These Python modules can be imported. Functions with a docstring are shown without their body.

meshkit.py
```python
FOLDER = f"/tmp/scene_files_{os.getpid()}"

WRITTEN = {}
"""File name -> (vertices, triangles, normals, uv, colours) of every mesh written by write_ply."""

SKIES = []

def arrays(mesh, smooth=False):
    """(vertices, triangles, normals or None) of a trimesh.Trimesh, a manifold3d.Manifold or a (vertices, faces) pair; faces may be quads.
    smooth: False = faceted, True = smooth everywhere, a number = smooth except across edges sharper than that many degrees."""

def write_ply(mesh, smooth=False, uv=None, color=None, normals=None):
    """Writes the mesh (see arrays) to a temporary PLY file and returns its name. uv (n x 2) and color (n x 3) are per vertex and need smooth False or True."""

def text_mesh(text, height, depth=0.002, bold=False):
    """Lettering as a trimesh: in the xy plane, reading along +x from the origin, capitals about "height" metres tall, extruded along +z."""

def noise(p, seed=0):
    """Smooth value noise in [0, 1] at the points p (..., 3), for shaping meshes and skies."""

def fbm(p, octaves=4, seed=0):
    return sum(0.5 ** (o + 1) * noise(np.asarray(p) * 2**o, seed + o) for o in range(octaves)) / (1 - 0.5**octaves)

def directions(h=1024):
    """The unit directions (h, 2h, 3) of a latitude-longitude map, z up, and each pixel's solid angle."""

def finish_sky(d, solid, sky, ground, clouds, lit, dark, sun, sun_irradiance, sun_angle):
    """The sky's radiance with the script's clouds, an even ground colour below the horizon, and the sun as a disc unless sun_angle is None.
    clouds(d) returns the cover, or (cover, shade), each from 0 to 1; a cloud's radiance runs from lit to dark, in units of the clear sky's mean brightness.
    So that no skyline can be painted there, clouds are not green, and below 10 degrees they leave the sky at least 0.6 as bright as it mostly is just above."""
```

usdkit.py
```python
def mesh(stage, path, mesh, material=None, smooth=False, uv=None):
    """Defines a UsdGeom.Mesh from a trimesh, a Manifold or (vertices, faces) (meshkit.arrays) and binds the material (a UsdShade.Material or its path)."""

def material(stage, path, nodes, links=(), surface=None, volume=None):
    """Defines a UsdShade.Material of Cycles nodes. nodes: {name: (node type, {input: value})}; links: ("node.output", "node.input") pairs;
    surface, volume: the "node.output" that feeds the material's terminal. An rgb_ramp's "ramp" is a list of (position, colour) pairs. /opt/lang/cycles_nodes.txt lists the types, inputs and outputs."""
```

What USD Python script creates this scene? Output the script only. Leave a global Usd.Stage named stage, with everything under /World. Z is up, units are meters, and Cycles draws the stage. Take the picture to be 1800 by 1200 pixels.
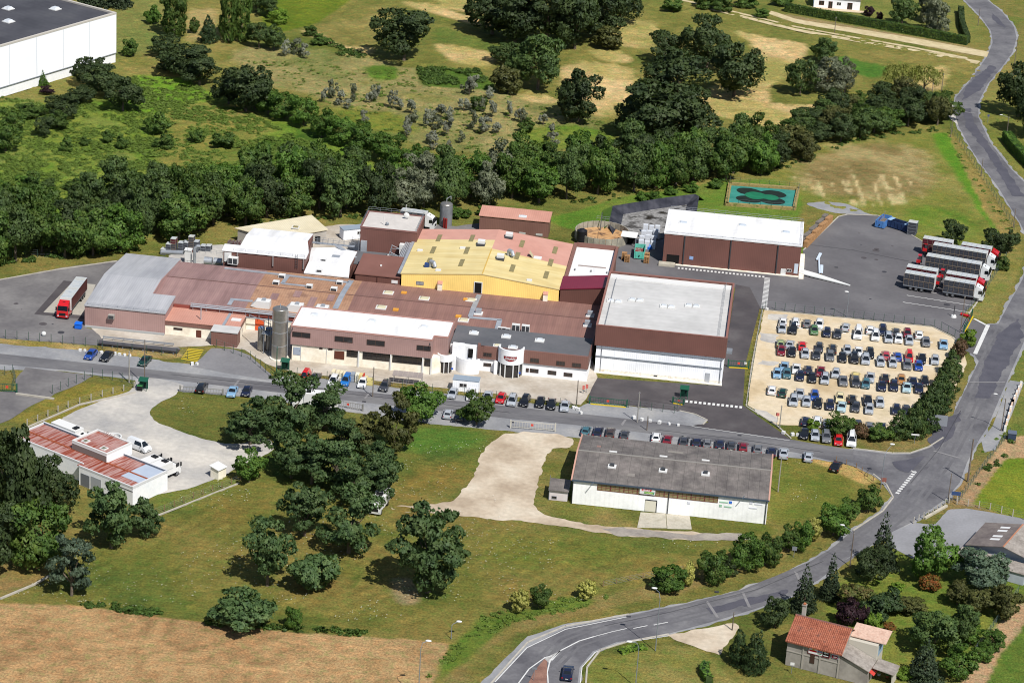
import math, random
import numpy as np, trimesh, usdkit, meshkit
from pxr import Usd, UsdGeom, UsdLux, UsdShade, Sdf, Gf, Vt
from shapely.geometry import Polygon, LineString, Point
from shapely.ops import unary_union
from scipy import ndimage
from PIL import Image, ImageDraw

stage = Usd.Stage.CreateInMemory()
UsdGeom.SetStageUpAxis(stage, 'Z'); UsdGeom.SetStageMetersPerUnit(stage, 1.0)
UsdGeom.Xform.Define(stage, '/World'); UsdGeom.Scope.Define(stage, '/World/Looks')

# ------------------------------------------------------------------ camera (surveyed: metres, x along the factory front, y away)
FPX, PITCH, ROLL, HEIGHT, YAW = 4708.0, 0.39237, 0.0643, 222.0, math.radians(5.6)
def _axes():
    fw = np.array([0, math.cos(PITCH), -math.sin(PITCH)]); r0 = np.array([1.0, 0, 0]); u0 = np.cross(r0, fw)
    r = math.cos(ROLL)*r0 + math.sin(ROLL)*u0; u = -math.sin(ROLL)*r0 + math.cos(ROLL)*u0
    c, s = math.cos(YAW), math.sin(YAW); R = np.array([[c, -s, 0], [s, c, 0], [0, 0, 1]])
    return R@r, R@u, R@fw
CR, CU, CF = _axes()
CAM = -CF*(HEIGHT/-CF[2])
cam = UsdGeom.Camera.Define(stage, '/World/camera')
m4 = Gf.Matrix4d(*[float(v) for v in (*CR, 0, *CU, 0, *(-CF), 0, *CAM, 1)])
cam.AddTransformOp().Set(m4)
cam.CreateHorizontalApertureAttr(36.0); cam.CreateFocalLengthAttr(36.0*FPX/1800)
cam.CreateClippingRangeAttr(Gf.Vec2f(1.0, 20000.0))
cam.CreateExposureAttr(EXPO := 0.3)

# ------------------------------------------------------------------ sky and sun
SUN = np.array([0.609*math.cos(math.radians(53)), -0.794*math.cos(math.radians(53)), math.sin(math.radians(53))]); SUN /= np.linalg.norm(SUN)
sky_m = usdkit.material(stage, '/World/Looks/sky', {
    's': ('sky_texture', {'sky_type': 'single_scattering', 'sun_disc': False, 'sun_elevation': math.asin(SUN[2]), 'sun_rotation': math.atan2(SUN[0], SUN[1]), 'altitude': 200.0}),
    'b': ('background_shader', {'strength': 0.075})}, [('s.color', 'b.color')], surface='b.background')
dome = UsdLux.DomeLight.Define(stage, '/World/sky')
dome.GetPrim().SetCustomDataByKey('kind', 'structure')
UsdShade.MaterialBindingAPI.Apply(dome.GetPrim()).Bind(sky_m)
sun = UsdLux.DistantLight.Define(stage, '/World/sun')
sun.CreateNormalizeAttr(True); sun.CreateIntensityAttr(1.25); sun.CreateAngleAttr(0.53); sun.CreateColorAttr(Gf.Vec3f(1.0, 0.965, 0.91))
zx = np.cross([0, 0, 1.0], SUN); zx /= np.linalg.norm(zx); zy = np.cross(SUN, zx)
sun.AddTransformOp().Set(Gf.Matrix4d(*[float(v) for v in (*zx, 0, *zy, 0, *SUN, 0, 0, 0, 300, 1)]))

# ------------------------------------------------------------------ helpers
def at(px, py, z=0.0):
    """survey point: the place at height z seen at that point of the 1800 x 1200 survey picture"""
    d = (px-900)*CR - (py-600)*CU + FPX*CF
    return CAM + d*((z-CAM[2])/d[2])
def pr(X):
    X = np.asarray(X, float)-CAM; k = FPX/(X@CF); return np.array([900+k*(X@CR), 600-k*(X@CU)])
def mpp(px, py): return np.linalg.norm(at(px, py)-CAM)/FPX
def hgt(bx, by, ty):
    b = at(bx, by); lo, hi = 0.0, 60.0
    for _ in range(40):
        m = (lo+hi)/2
        if pr(b+[0, 0, m])[1] > ty: lo = m
        else: hi = m
    return lo
def cross2(a, b): return a[..., 0]*b[..., 1]-a[..., 1]*b[..., 0]
_names = {}
def numbered(parent, name):
    k = (parent, name); n = _names.get(k, -1)+1; _names[k] = n
    return f'{parent}/{name}' if n == 0 else f'{parent}/{name}_{n:03d}'
def key(o, **kw):
    for k, v in kw.items():
        if v: o.SetCustomDataByKey({'cat': 'category'}.get(k, k), v)
    return o
def xf(loc=(0, 0, 0), rz=0.0, sc=(1, 1, 1)):
    c, s = math.cos(rz), math.sin(rz); a, b, d = (sc, sc, sc) if np.ndim(sc) == 0 else sc
    return Gf.Matrix4d(a*c, a*s, 0, 0, -b*s, b*c, 0, 0, 0, 0, d, 0, float(loc[0]), float(loc[1]), float(loc[2]), 1)
def thing(name, label=None, cat=None, loc=(0, 0, 0), rz=0.0, sc=1, group=None, kind=None):
    x = UsdGeom.Xform.Define(stage, numbered('/World', name)); x.AddTransformOp().Set(xf(loc, rz, sc))
    return key(x.GetPrim(), label=label, cat=cat, group=group, kind=kind)
def dup(root, loc, rz=0.0, sc=1, label=None, group=None, cat=None):
    base = root.GetName()[:-4] if root.GetName()[-3:].isdigit() and root.GetName()[-4] == '_' else root.GetName()
    x = UsdGeom.Xform.Define(stage, numbered('/World', base)); x.AddTransformOp().Set(xf(loc, rz, sc))
    p = x.GetPrim(); p.GetReferences().AddInternalReference(root.GetPath()); p.SetInstanceable(True)
    return key(p, label=label, group=group, cat=cat)
class MB:
    def __init__(s): s.v, s.f, s.n = [], [], 0
    def add(s, v, f):
        v = np.asarray(v, float); f = np.asarray(f, int)
        if f.shape[1] == 4: f = np.vstack([f[:, [0, 1, 2]], f[:, [0, 2, 3]]])
        s.v.append(v); s.f.append(f+s.n); s.n += len(v); return s
    def tm(s, m, T=None):
        m = m.copy()
        if T is not None: m.apply_transform(T)
        return s.add(m.vertices, m.faces)
    def quad(s, a, b, c, d): return s.add([a, b, c, d], [[0, 1, 2, 3]])
    def box(s, x0, x1, y0, y1, z0, z1, R=None, o=(0, 0, 0)):
        v = np.array([[x, y, z] for z in (z0, z1) for y in (y0, y1) for x in (x0, x1)], float)
        if R is not None: v = v@np.asarray(R).T
        v = v+np.asarray(o, float)
        return s.add(v, [[0, 2, 3, 1], [4, 5, 7, 6], [0, 1, 5, 4], [1, 3, 7, 5], [3, 2, 6, 7], [2, 0, 4, 6]])
    def prism(s, pts, z0, z1):
        """vertical prism over a footprint; z1 a number, or one height per point"""
        p = [tuple(map(float, q[:2])) for q in pts]; n = len(p)
        z1 = [z1]*n if np.ndim(z1) == 0 else list(z1)
        if sum(p[i][0]*p[(i+1) % n][1]-p[(i+1) % n][0]*p[i][1] for i in range(n)) < 0: p = p[::-1]; z1 = z1[::-1]
        v = [(x, y, z0) for x, y in p]+[(x, y, z) for (x, y), z in zip(p, z1)]
        f = [[i, (i+1) % n, n+(i+1) % n, n+i] for i in range(n)]
        s.add(v, f); tv, tf = trimesh.creation.triangulate_polygon(Polygon(p), engine='earcut')
        tv = np.asarray(tv); idx = [int(np.argmin([(a-x)**2+(b-y)**2 for x, y in p])) for a, b in tv]
        tf = np.array([[idx[i] for i in t] for t in tf])
        a = np.array(p); cr = np.array([cross2(a[t[1]]-a[t[0]], a[t[2]]-a[t[0]]) for t in tf]); tf[cr < 0] = tf[cr < 0][:, ::-1]
        s.add([(x, y, z) for (x, y), z in zip(p, z1)], tf); s.add([(x, y, z0) for x, y in p], tf[:, ::-1]); return s
    def tube(s, a, b, r, n=6, r2=None):
        a, b = np.asarray(a, float), np.asarray(b, float); t = b-a; L = np.linalg.norm(t); t = t/max(L, 1e-9)
        u = np.cross(t, [0, 0, 1.0] if abs(t[2]) < .9 else [1.0, 0, 0]); u /= np.linalg.norm(u); w = np.cross(t, u)
        an = np.arange(n)*2*math.pi/n; r2 = r if r2 is None else r2
        ring = np.cos(an)[:, None]*u+np.sin(an)[:, None]*w
        v = np.vstack([a+ring*r, b+ring*r2, [a], [b]]); f = []
        for i in range(n):
            j = (i+1) % n; f += [[i, j, n+j], [i, n+j, n+i], [2*n, j, i], [2*n+1, n+i, n+j]]
        return s.add(v, f)
    def path(s, pts, r, n=6):
        for a, b in zip(pts[:-1], pts[1:]): s.tube(a, b, r, n)
        return s
    def cyl(s, x, y, z0, z1, r, n=20, r2=None): return s.tube((x, y, z0), (x, y, z1), r, n, r2)
    def ell(s, c, rad, sub=2):
        m = trimesh.creation.icosphere(sub); return s.add(np.array(m.vertices)*np.asarray(rad)+np.asarray(c), m.faces)
    def build(s, name, mat, parent=None, smooth=False, label=None, cat=None, group=None, kind=None):
        par = str(parent.GetPath()) if parent is not None else '/World'
        m = usdkit.mesh(stage, numbered(par, name), (np.vstack(s.v), np.vstack(s.f)), mat, smooth=smooth)
        return key(m.GetPrim(), label=label, cat=cat, group=group, kind=kind)

def lin(c, k=0.7):
    c = np.asarray(c, float)/255; return tuple(np.where(c <= .04045, c/12.92, ((c+.055)/1.055)**2.4)*k)
_mats = {}
def M(name, cols, scale=0.3, k=0.7, rough=0.7, fine=None, stripe=None, spec=0.3, metal=0.0, rand=0.0, bump=None, obj=False, trans=0.0, stretch=None, coat=0.0):
    """procedural surface: noise between colours (sRGB), optional fine grain (scale, low, high), stripes ((angle deg, 'z'), period m, low)"""
    if name in _mats: return _mats[name]
    cols = [cols] if np.ndim(cols[0]) == 0 else cols
    nd, ln = {'p': ('principled_bsdf', {'roughness': rough, 'specular_ior_level': spec, 'metallic': metal, 'coat_weight': coat})}, []
    if obj: nd['g'] = ('texture_coordinate', {}); src = 'g.object'
    else: nd['g'] = ('geometry', {}); src = 'g.position'
    if stretch:
        nd['st'] = ('mapping', {'rotation': (0, 0, stretch[0]), 'scale': stretch[1]}); ln.append((src, 'st.vector')); vs = 'st.vector'
    else: vs = src
    if len(cols) > 1:
        nd['n'] = ('noise_texture', {'scale': scale, 'detail': 4.0, 'roughness': 0.6}); ln.append((vs, 'n.vector'))
        ps = np.linspace(.34, .66, len(cols)); nd['r'] = ('rgb_ramp', {'ramp': [(p, lin(c, k)) for p, c in zip(ps, cols)]})
        ln.append(('n.fac', 'r.fac')); out = 'r.color'
    else:
        nd['r'] = ('mix', {'mix_type': 'mix', 'fac': 0.0, 'color1': lin(cols[0], k), 'color2': lin(cols[0], k)}); out = 'r.color'
    i = 0
    def mul(fsock, lo, hi, fmin=0.3, fmax=0.7):
        nonlocal out, i
        i += 1; nd[f'mr{i}'] = ('map_range', {'from_min': fmin, 'from_max': fmax, 'to_min': lo, 'to_max': hi, 'clamp': True}); ln.append((fsock, f'mr{i}.value'))
        nd[f'mx{i}'] = ('mix', {'mix_type': 'multiply', 'fac': 1.0}); ln.extend([(out, f'mx{i}.color1'), (f'mr{i}.result', f'mx{i}.color2')]); out = f'mx{i}.color'
    if fine:
        for q, (sc, lo, hi) in enumerate([fine] if np.ndim(fine[0]) == 0 else fine):
            nd[f'fn{q}'] = ('noise_texture', {'scale': sc, 'detail': 3.0}); ln.append((vs, f'fn{q}.vector')); mul(f'fn{q}.fac', lo, hi)
    if stripe:
        for q, (ang, per, lo) in enumerate([stripe] if np.ndim(stripe[0]) == 0 and len(stripe) == 3 else stripe):
            nd[f'sm{q}'] = ('mapping', {'rotation': (0, 0, -math.radians(ang)) if ang != 'z' else (0, math.pi/2, 0)})
            nd[f'sw{q}'] = ('wave_texture', {'wave_type': 'bands', 'bands_direction': 'x', 'profile': 'sine', 'scale': .31416/per, 'distortion': 0.0, 'detail': 0.0})
            ln.extend([(src, f'sm{q}.vector'), (f'sm{q}.vector', f'sw{q}.vector')]); mul(f'sw{q}.fac', lo, 1.0, 0.0, 0.45)
    if rand:
        nd['oi'] = ('object_info', {}); mul('oi.random', 1-rand, 1+rand, 0.0, 1.0)
    ln.append((out, 'p.base_color'))
    if bump:
        nd['bn'] = ('noise_texture', {'scale': bump[0], 'detail': 3.0}); nd['bb'] = ('bump', {'strength': bump[1], 'distance': bump[2]})
        ln.extend([(vs, 'bn.vector'), ('bn.fac', 'bb.height'), ('bb.normal', 'p.normal')])
    surf = 'p.BSDF'
    if trans:
        nd['t'] = ('translucent_bsdf', {}); nd['ms'] = ('mix_closure', {'fac': trans})
        nd['tm'] = ('mix', {'mix_type': 'multiply', 'fac': 1.0, 'color2': (1.15, 1.25, .6)}); ln.extend([(out, 'tm.color1'), ('tm.color', 't.color'), ('p.BSDF', 'ms.closure1'), ('t.BSDF', 'ms.closure2')]); surf = 'ms.closure'
    _mats[name] = usdkit.material(stage, f'/World/Looks/{name}', nd, ln, surface=surf)
    return _mats[name]
def glass(name, tint=(30, 34, 38), rough=0.08):
    return M(name, tint, rough=rough, spec=0.6, k=1.0)

def px(pts, z=0.0): return [at(x, y, z)[:2] for x, y in pts]
def smooth_poly(p, it=2):
    p = np.asarray(p, float)
    for _ in range(it):
        q = np.roll(p, -1, 0); p = np.stack([.75*p+.25*q, .25*p+.75*q], 1).reshape(-1, 2)
    return p
def ragged(poly, amp, seed, step=0.8):
    """an uneven edge, as gravel and verges have"""
    out = []
    for g in getattr(poly, 'geoms', [poly]):
        L = g.exterior.length; n = max(8, int(L/step)); pts = np.array([g.exterior.interpolate(i*L/n).coords[0] for i in range(n)])
        d = np.roll(pts, -1, 0)-np.roll(pts, 1, 0); d /= np.linalg.norm(d, axis=1, keepdims=True)+1e-9; nrm = np.stack([d[:, 1], -d[:, 0]], 1)
        h = meshkit.fbm(np.c_[pts*.45, np.zeros(n)], 3, seed)-.5
        out.append(Polygon(pts+nrm*(h*2*amp)[:, None]).buffer(0))
    return unary_union(out)
def sheet(name, poly, z, mat, kind='structure', parent=None, label=None):
    mb = MB()
    for g in getattr(poly, 'geoms', [poly]):
        if g.area < .02 or g.geom_type != 'Polygon': continue
        v, f = trimesh.creation.triangulate_polygon(g, engine='earcut'); v = np.asarray(v); f = np.asarray(f)
        cr = cross2(v[f[:, 1]]-v[f[:, 0]], v[f[:, 2]]-v[f[:, 0]]); f[cr < 0] = f[cr < 0][:, ::-1]
        mb.add(np.c_[v, np.full(len(v), z)], f)
    return mb.build(name, mat, parent, kind=None if parent is not None else kind, label=label)
def strip(a, b, w): return LineString([a, b]).buffer(w/2, cap_style=2)
# ------------------------------------------------------------------ terrain: one sheet, grass colours by zone
def P_(*pts): return list(pts)
X0, X1, Y0, Y1, ST = -215.0, 160.0, -190.0, 372.0, 0.7
gx = np.arange(X0, X1+ST/2, ST); gy = np.arange(Y0, Y1+ST/2, ST); NX, NY = len(gx), len(gy)
GX, GY = np.meshgrid(gx, gy)
def noise2(sc, seed, oct=3, rot=0.0, ax=1.0):
    c, s = math.cos(rot), math.sin(rot); u = (GX*c+GY*s)*sc; v = (-GX*s+GY*c)*sc*ax
    return meshkit.fbm(np.stack([u, v, np.zeros_like(u)], -1), oct, seed)
NB = noise2(1/28, 3, 4); NM = noise2(1/7, 11, 4); NF = noise2(1/1.8, 23, 2); NS = noise2(1/9, 31, 3, .7, .25)
def mask(pts, soft=2.5, jit=3.0, seed=0):
    w = np.array(px(pts)); im = Image.new('L', (NX, NY)); 
    ImageDraw.Draw(im).polygon([((x-X0)/ST, (y-Y0)/ST) for x, y in w], fill=255)
    m = np.asarray(im, float)/255; sg = max(soft/ST, .6)
    m = ndimage.gaussian_filter(m, sg); m = m+(NM-.5)*.35*(jit/3)+(NF-.5)*.2*(jit/3)
    return np.clip((m-.35)/.3, 0, 1)[..., None]
def pal(cols, sel, lo=.32, hi=.68):
    t = np.clip((sel-lo)/(hi-lo), 0, 1)*(len(cols)-1); C = np.array([lin(c) for c in cols]); i = np.minimum(t.astype(int), len(cols)-2); fr = (t-i)[..., None]
    return C[i]*(1-fr)+C[i+1]*fr
mix3 = .5*NB+.3*NM+.2*NS
COL = pal([(88, 98, 44), (112, 112, 56), (130, 122, 66), (122, 108, 60)], mix3)
def paint(pts, cols, sel=None, soft=2.5, jit=3.0, lo=.32, hi=.68, a=1.0):
    global COL
    m = mask(pts, soft, jit)*a; COL = COL*(1-m)+pal(cols, mix3 if sel is None else sel, lo, hi)*m
TAN = [(214, 188, 138), (200, 174, 122), (172, 158, 98), (150, 144, 82)]
LUSH = [(74, 102, 36), (98, 128, 44), (118, 132, 54), (108, 120, 60)]
SLOPE = [(108, 118, 62), (132, 130, 78), (150, 140, 92), (122, 122, 66)]
paint([(-250, -200), (2100, -200), (2100, 330), (-250, 470)], [(96, 108, 48), (120, 120, 60), (138, 128, 72)], soft=8)
paint([(-150, 170), (150, 180), (300, 140), (420, 170), (480, 200), (620, 250), (700, 300), (500, 330), (250, 330), (0, 470), (-150, 480)], LUSH, soft=5)
paint([(225, 132), (330, 138), (375, 170), (330, 190), (215, 205)], [(92, 132, 34), (112, 146, 46)], soft=3)
paint([(300, 180), (420, 180), (470, 215), (440, 280), (330, 300), (260, 290), (290, 240)], [(106, 118, 52), (132, 128, 64), (140, 132, 74)], soft=5)
paint([(400, 95), (450, 80), (560, 85), (700, 112), (880, 160), (1060, 205), (1060, 245), (900, 272), (760, 262), (640, 215), (560, 165), (470, 150)], SLOPE, soft=4)
paint([(640, 118), (700, 112), (700, 140), (660, 140)], LUSH[:2], soft=2); paint([(735, 118), (840, 122), (880, 160), (740, 150)], [(70, 98, 36), (92, 118, 44)], soft=2)
paint([(560, 190), (690, 190), (760, 240), (660, 230)], [(110, 120, 46), (128, 130, 60)], soft=4)
paint([(960, 215), (1075, 225), (1080, 260), (960, 262), (900, 235)], LUSH, soft=4)
paint([(450, -30), (660, -30), (560, 40), (500, 56), (470, 70)], [(92, 112, 32), (110, 122, 40)], soft=1.5, jit=1)
paint([(200, 0), (290, 0), (290, 80), (205, 110)], [(104, 122, 60), (132, 128, 72)], soft=4)
paint([(330, 20), (380, 10), (380, 60), (330, 80)], [(150, 140, 88), (168, 150, 98)], soft=3)
for z in ([(985, 112), (1040, 106), (1120, 118), (1112, 170), (1060, 212), (1035, 190), (985, 150)], [(1085, 36), (1130, 32), (1165, 52), (1145, 88), (1085, 80), (1075, 55)],
          [(1030, 84), (1100, 92), (1120, 112), (1060, 108)], [(1282, 52), (1425, 78), (1410, 110), (1355, 150), (1350, 180), (1460, 185), (1440, 215), (1330, 215), (1235, 190), (1240, 165), (1330, 110), (1325, 70)],
          [(758, 72), (870, 92), (870, 118), (800, 110)], [(530, 56), (598, 38), (662, 95), (640, 98)], [(690, 0), (760, 5), (880, 42), (870, 52), (760, 22)], [(760, -10), (840, -8), (880, 30), (800, 18)], [(1635, 115), (1680, 112), (1655, 160), (1580, 155)], [(1255, 172), (1310, 172), (1340, 205), (1395, 212), (1370, 228), (1250, 200)], [(1240, 210), (1262, 218), (1240, 245)], [(905, 160), (985, 172), (975, 185), (915, 175)], [(1390, 210), (1440, 180), (1462, 190), (1420, 222)]):
    paint(z, TAN, soft=2.5, jit=4)
paint([(540, 45), (690, 25), (690, 60), (640, 85), (600, 80)], [(122, 118, 62), (150, 138, 82)], soft=3)
paint([(770, 45), (880, 78), (880, 92), (765, 70)], [(92, 110, 48), (108, 118, 56)], soft=2)
paint([(1470, 98), (1570, 118), (1540, 140), (1480, 120)], [(70, 112, 40), (92, 124, 50)], soft=2)
# bank of the lagoon and the mown field beyond the yard
paint([(965, 385), (1100, 345), (1290, 318), (1420, 310), (1400, 400), (1420, 420), (1420, 450), (1165, 400), (1075, 420), (1000, 400)], [(78, 116, 38), (98, 128, 46), (112, 124, 56)], soft=2)
paint([(1340, 305), (1400, 280), (1500, 245), (1660, 228), (1720, 300), (1790, 420), (1740, 440), (1640, 425), (1545, 378), (1440, 372), (1400, 330)], [(98, 118, 48), (122, 126, 58), (140, 134, 74)], soft=3)
paint([(1390, 295), (1500, 252), (1600, 240), (1650, 300), (1640, 340), (1560, 352), (1420, 345)], [(128, 114, 72), (146, 130, 86), (164, 150, 104), (140, 126, 80)], sel=.5*NS+.5*NM, soft=7)
st = .6*np.clip((noise2(1/1.1, 77, 2, .12, .05)-.54)/.14, 0, 1)[..., None]*np.clip((NM-.38)/.1, 0, 1)[..., None]*mask([(1385, 300), (1480, 290), (1620, 320), (1625, 350), (1520, 365), (1420, 335)], 3, 3)
COL = COL*(1-st*.9)+np.array(lin((222, 204, 154)))*st*.9
paint([(1640, 235), (1675, 232), (1790, 420), (1765, 420), (1700, 330)], [(80, 128, 34), (98, 136, 42)], soft=2)
paint([(1660, 360), (1740, 400), (1700, 425), (1600, 395), (1600, 360)], [(92, 122, 42), (112, 130, 50), (132, 134, 70)], sel=NS, soft=4)
# meadow in front, verges, private gardens
MEADOW = [(84, 102, 46), (108, 112, 52), (126, 118, 62), (124, 104, 56)]
paint([(20, 1050), (140, 985), (300, 872), (420, 838), (520, 760), (880, 760), (850, 830), (690, 900), (960, 925), (1300, 950), (1220, 1000), (1100, 1045), (880, 1060), (800, 1110), (560, 1105), (380, 1080), (150, 1055)], MEADOW, soft=4)
paint([(320, 905), (450, 860), (520, 890), (470, 925), (380, 930), (310, 960)], [(128, 104, 54), (116, 108, 52)], soft=6, a=.6)
paint([(690, 830), (830, 800), (840, 850), (720, 880)], [(124, 106, 52), (140, 120, 62)], soft=5, a=.7)
paint([(720, 745), (880, 750), (830, 790), (690, 800)], [(84, 116, 46), (108, 124, 54)], soft=4)
paint([(830, 930), (1200, 960), (1180, 990), (840, 1000)], [(96, 116, 44), (124, 116, 56)], soft=6, a=.7)
_ml = at(330, 930)-at(180, 1010); _an = math.atan2(_ml[1], _ml[0]); _q = -GX*math.sin(_an)+GY*math.cos(_an)+2.5*NM
_mm = mask([(60, 1045), (300, 880), (420, 840), (520, 860), (700, 905), (960, 930), (1280, 955), (1080, 1045), (800, 1100), (400, 1080)], 4, 3)[..., 0]; COL = COL*(1+_mm*(.1*np.sin(_q*6.283/2.9)+.12*(noise2(1/1.3, 55, 2, _an, 18.0)-.5)*2)*np.clip((NB-.3)*3, .2, 1))[..., None]
fl = np.clip((noise2(1/.9, 99, 1)-.80)/.05, 0, 1)*np.clip((NM-.47)/.1, 0, 1); fm = fl[..., None]*mask([(20, 1050), (300, 872), (500, 800), (880, 770), (850, 850), (1300, 950), (1100, 1060), (560, 1100)], 3, 0)*.6
pass
paint([(690, 1015), (740, 1018), (745, 1060), (700, 1062)], [(158, 138, 106), (142, 132, 92)], soft=1.5)
paint([(-60, 1057), (160, 1064), (400, 1099), (560, 1111), (700, 1122), (792, 1126), (782, 1165), (735, 1260), (-60, 1260)], [(160, 128, 90), (172, 140, 99), (182, 151, 108), (158, 130, 90)], sel=.4*NB+.3*NS+.3*NF, soft=.8, jit=1.2)
paint([(-40, 985), (100, 990), (80, 1020), (0, 1045), (-40, 1050)], [(150, 122, 90), (132, 118, 62)], soft=2)
paint([(300, 690), (430, 700), (470, 765), (410, 780), (330, 757), (262, 738), (272, 710)], [(104, 108, 52), (122, 116, 62)], soft=1.5)
paint([(15, 742), (142, 672), (245, 680), (120, 735), (75, 745)], [(124, 116, 50), (140, 130, 62), (112, 112, 46)], soft=1.2)
paint([(-20, 662), (22, 652), (25, 680), (-20, 690)], [(124, 110, 58), (130, 122, 66)], soft=1)
paint([(270, 866), (410, 836), (420, 850), (290, 905)], [(102, 116, 50), (122, 120, 62)], soft=1.5)
paint([(0, 590), (170, 606), (300, 612), (330, 624), (300, 630), (150, 615), (0, 602)], [(112, 106, 52), (176, 152, 100), (130, 120, 60)], soft=.8, jit=2)
paint([(950, 830), (960, 790), (1005, 795), (1000, 870), (1110, 905), (1120, 925), (1000, 915), (945, 895)], [(104, 112, 48), (134, 122, 72), (96, 112, 44)], soft=1)
paint([(1210, 905), (1360, 920), (1365, 940), (1220, 935)], [(110, 106, 50), (92, 106, 44)], soft=1)
paint([(1355, 800), (1490, 800), (1520, 860), (1470, 900), (1360, 925)], [(96, 112, 44), (118, 116, 54), (128, 120, 66)], soft=1.5)
paint([(1420, 800), (1500, 806), (1545, 842), (1520, 850), (1470, 825)], [(196, 164, 104), (170, 146, 90)], soft=1, jit=3)
paint([(820, 1150), (1000, 1080), (1200, 1040), (1380, 975), (1540, 890), (1552, 862), (1400, 950), (1200, 1020), (1000, 1055), (850, 1090), (780, 1200), (830, 1215)], [(118, 114, 58), (140, 124, 76), (128, 112, 64)], soft=1.5)
paint([(850, 1085), (1010, 1045), (1080, 1050), (900, 1090), (800, 1180), (760, 1210), (790, 1140)], [(72, 106, 32), (94, 124, 42)], soft=1.5, a=.8)
paint([(1040, 1160), (1180, 1128), (1240, 1140), (1290, 1190), (1280, 1240), (1030, 1240)], [(120, 124, 58), (140, 130, 76), (104, 116, 52)], soft=1)
paint([(1400, 735), (1600, 750), (1650, 700), (1720, 640), (1650, 772), (1600, 792), (1540, 790)], [(120, 110, 60), (140, 126, 80), (104, 110, 48)], soft=1)
paint([(1725, 440), (1800, 440), (1790, 480), (1740, 565), (1700, 550)], [(120, 120, 54), (140, 132, 76), (104, 116, 48)], soft=1)
paint([(1665, 222), (1700, 260), (1800, 430), (1780, 440), (1730, 360)], [(116, 118, 54), (156, 136, 82)], soft=1)
paint([(1720, 180), (1830, 110), (1830, 330), (1740, 240)], [(112, 120, 54), (132, 128, 68)], soft=2)
paint([(1750, 0), (1900, 0), (1900, 130), (1790, 90)], [(108, 116, 52), (130, 122, 68), (84, 110, 40)], soft=2)
paint([(1410, 0), (1710, 0), (1730, 75), (1700, 72), (1385, 18)], [(112, 122, 58), (132, 128, 70)], soft=1)
paint([(1380, 24), (1700, 80), (1735, 92), (1710, 98), (1500, 55), (1375, 34)], [(158, 140, 104), (140, 128, 84)], soft=.8)
# gardens lower right
paint([(1540, 960), (1700, 960), (1830, 1000), (1730, 1140), (1690, 1260), (1560, 1260), (1450, 1060)], [(88, 112, 42), (120, 128, 56), (134, 130, 70)], soft=2)
paint([(1700, 1260), (1760, 1140), (1850, 1010), (1850, 1260)], [(78, 108, 40), (98, 118, 48)], soft=1, sel=NS)
paint([(1680, 1240), (1735, 1130), (1790, 1060), (1850, 1040), (1760, 1150), (1718, 1240)], [(186, 156, 122), (170, 142, 110)], soft=.7)
paint([(1640, 905), (1700, 840), (1740, 760), (1765, 775), (1720, 880), (1800, 905), (1850, 930), (1700, 892)], [(104, 112, 52), (150, 124, 84)], soft=.7)
paint([(1690, 885), (1775, 765), (1860, 765), (1860, 800), (1776, 806), (1718, 886)], [(186, 156, 120), (164, 138, 104)], soft=.6)
paint([(1716, 884), (1776, 804), (1860, 800), (1860, 935), (1790, 912)], [(96, 124, 34), (124, 134, 46)], soft=.6)
paint([(1722, 640), (1775, 565), (1850, 480), (1850, 760), (1760, 765), (1770, 700), (1790, 640)], [(98, 116, 50), (120, 120, 62)], soft=.8)
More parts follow.
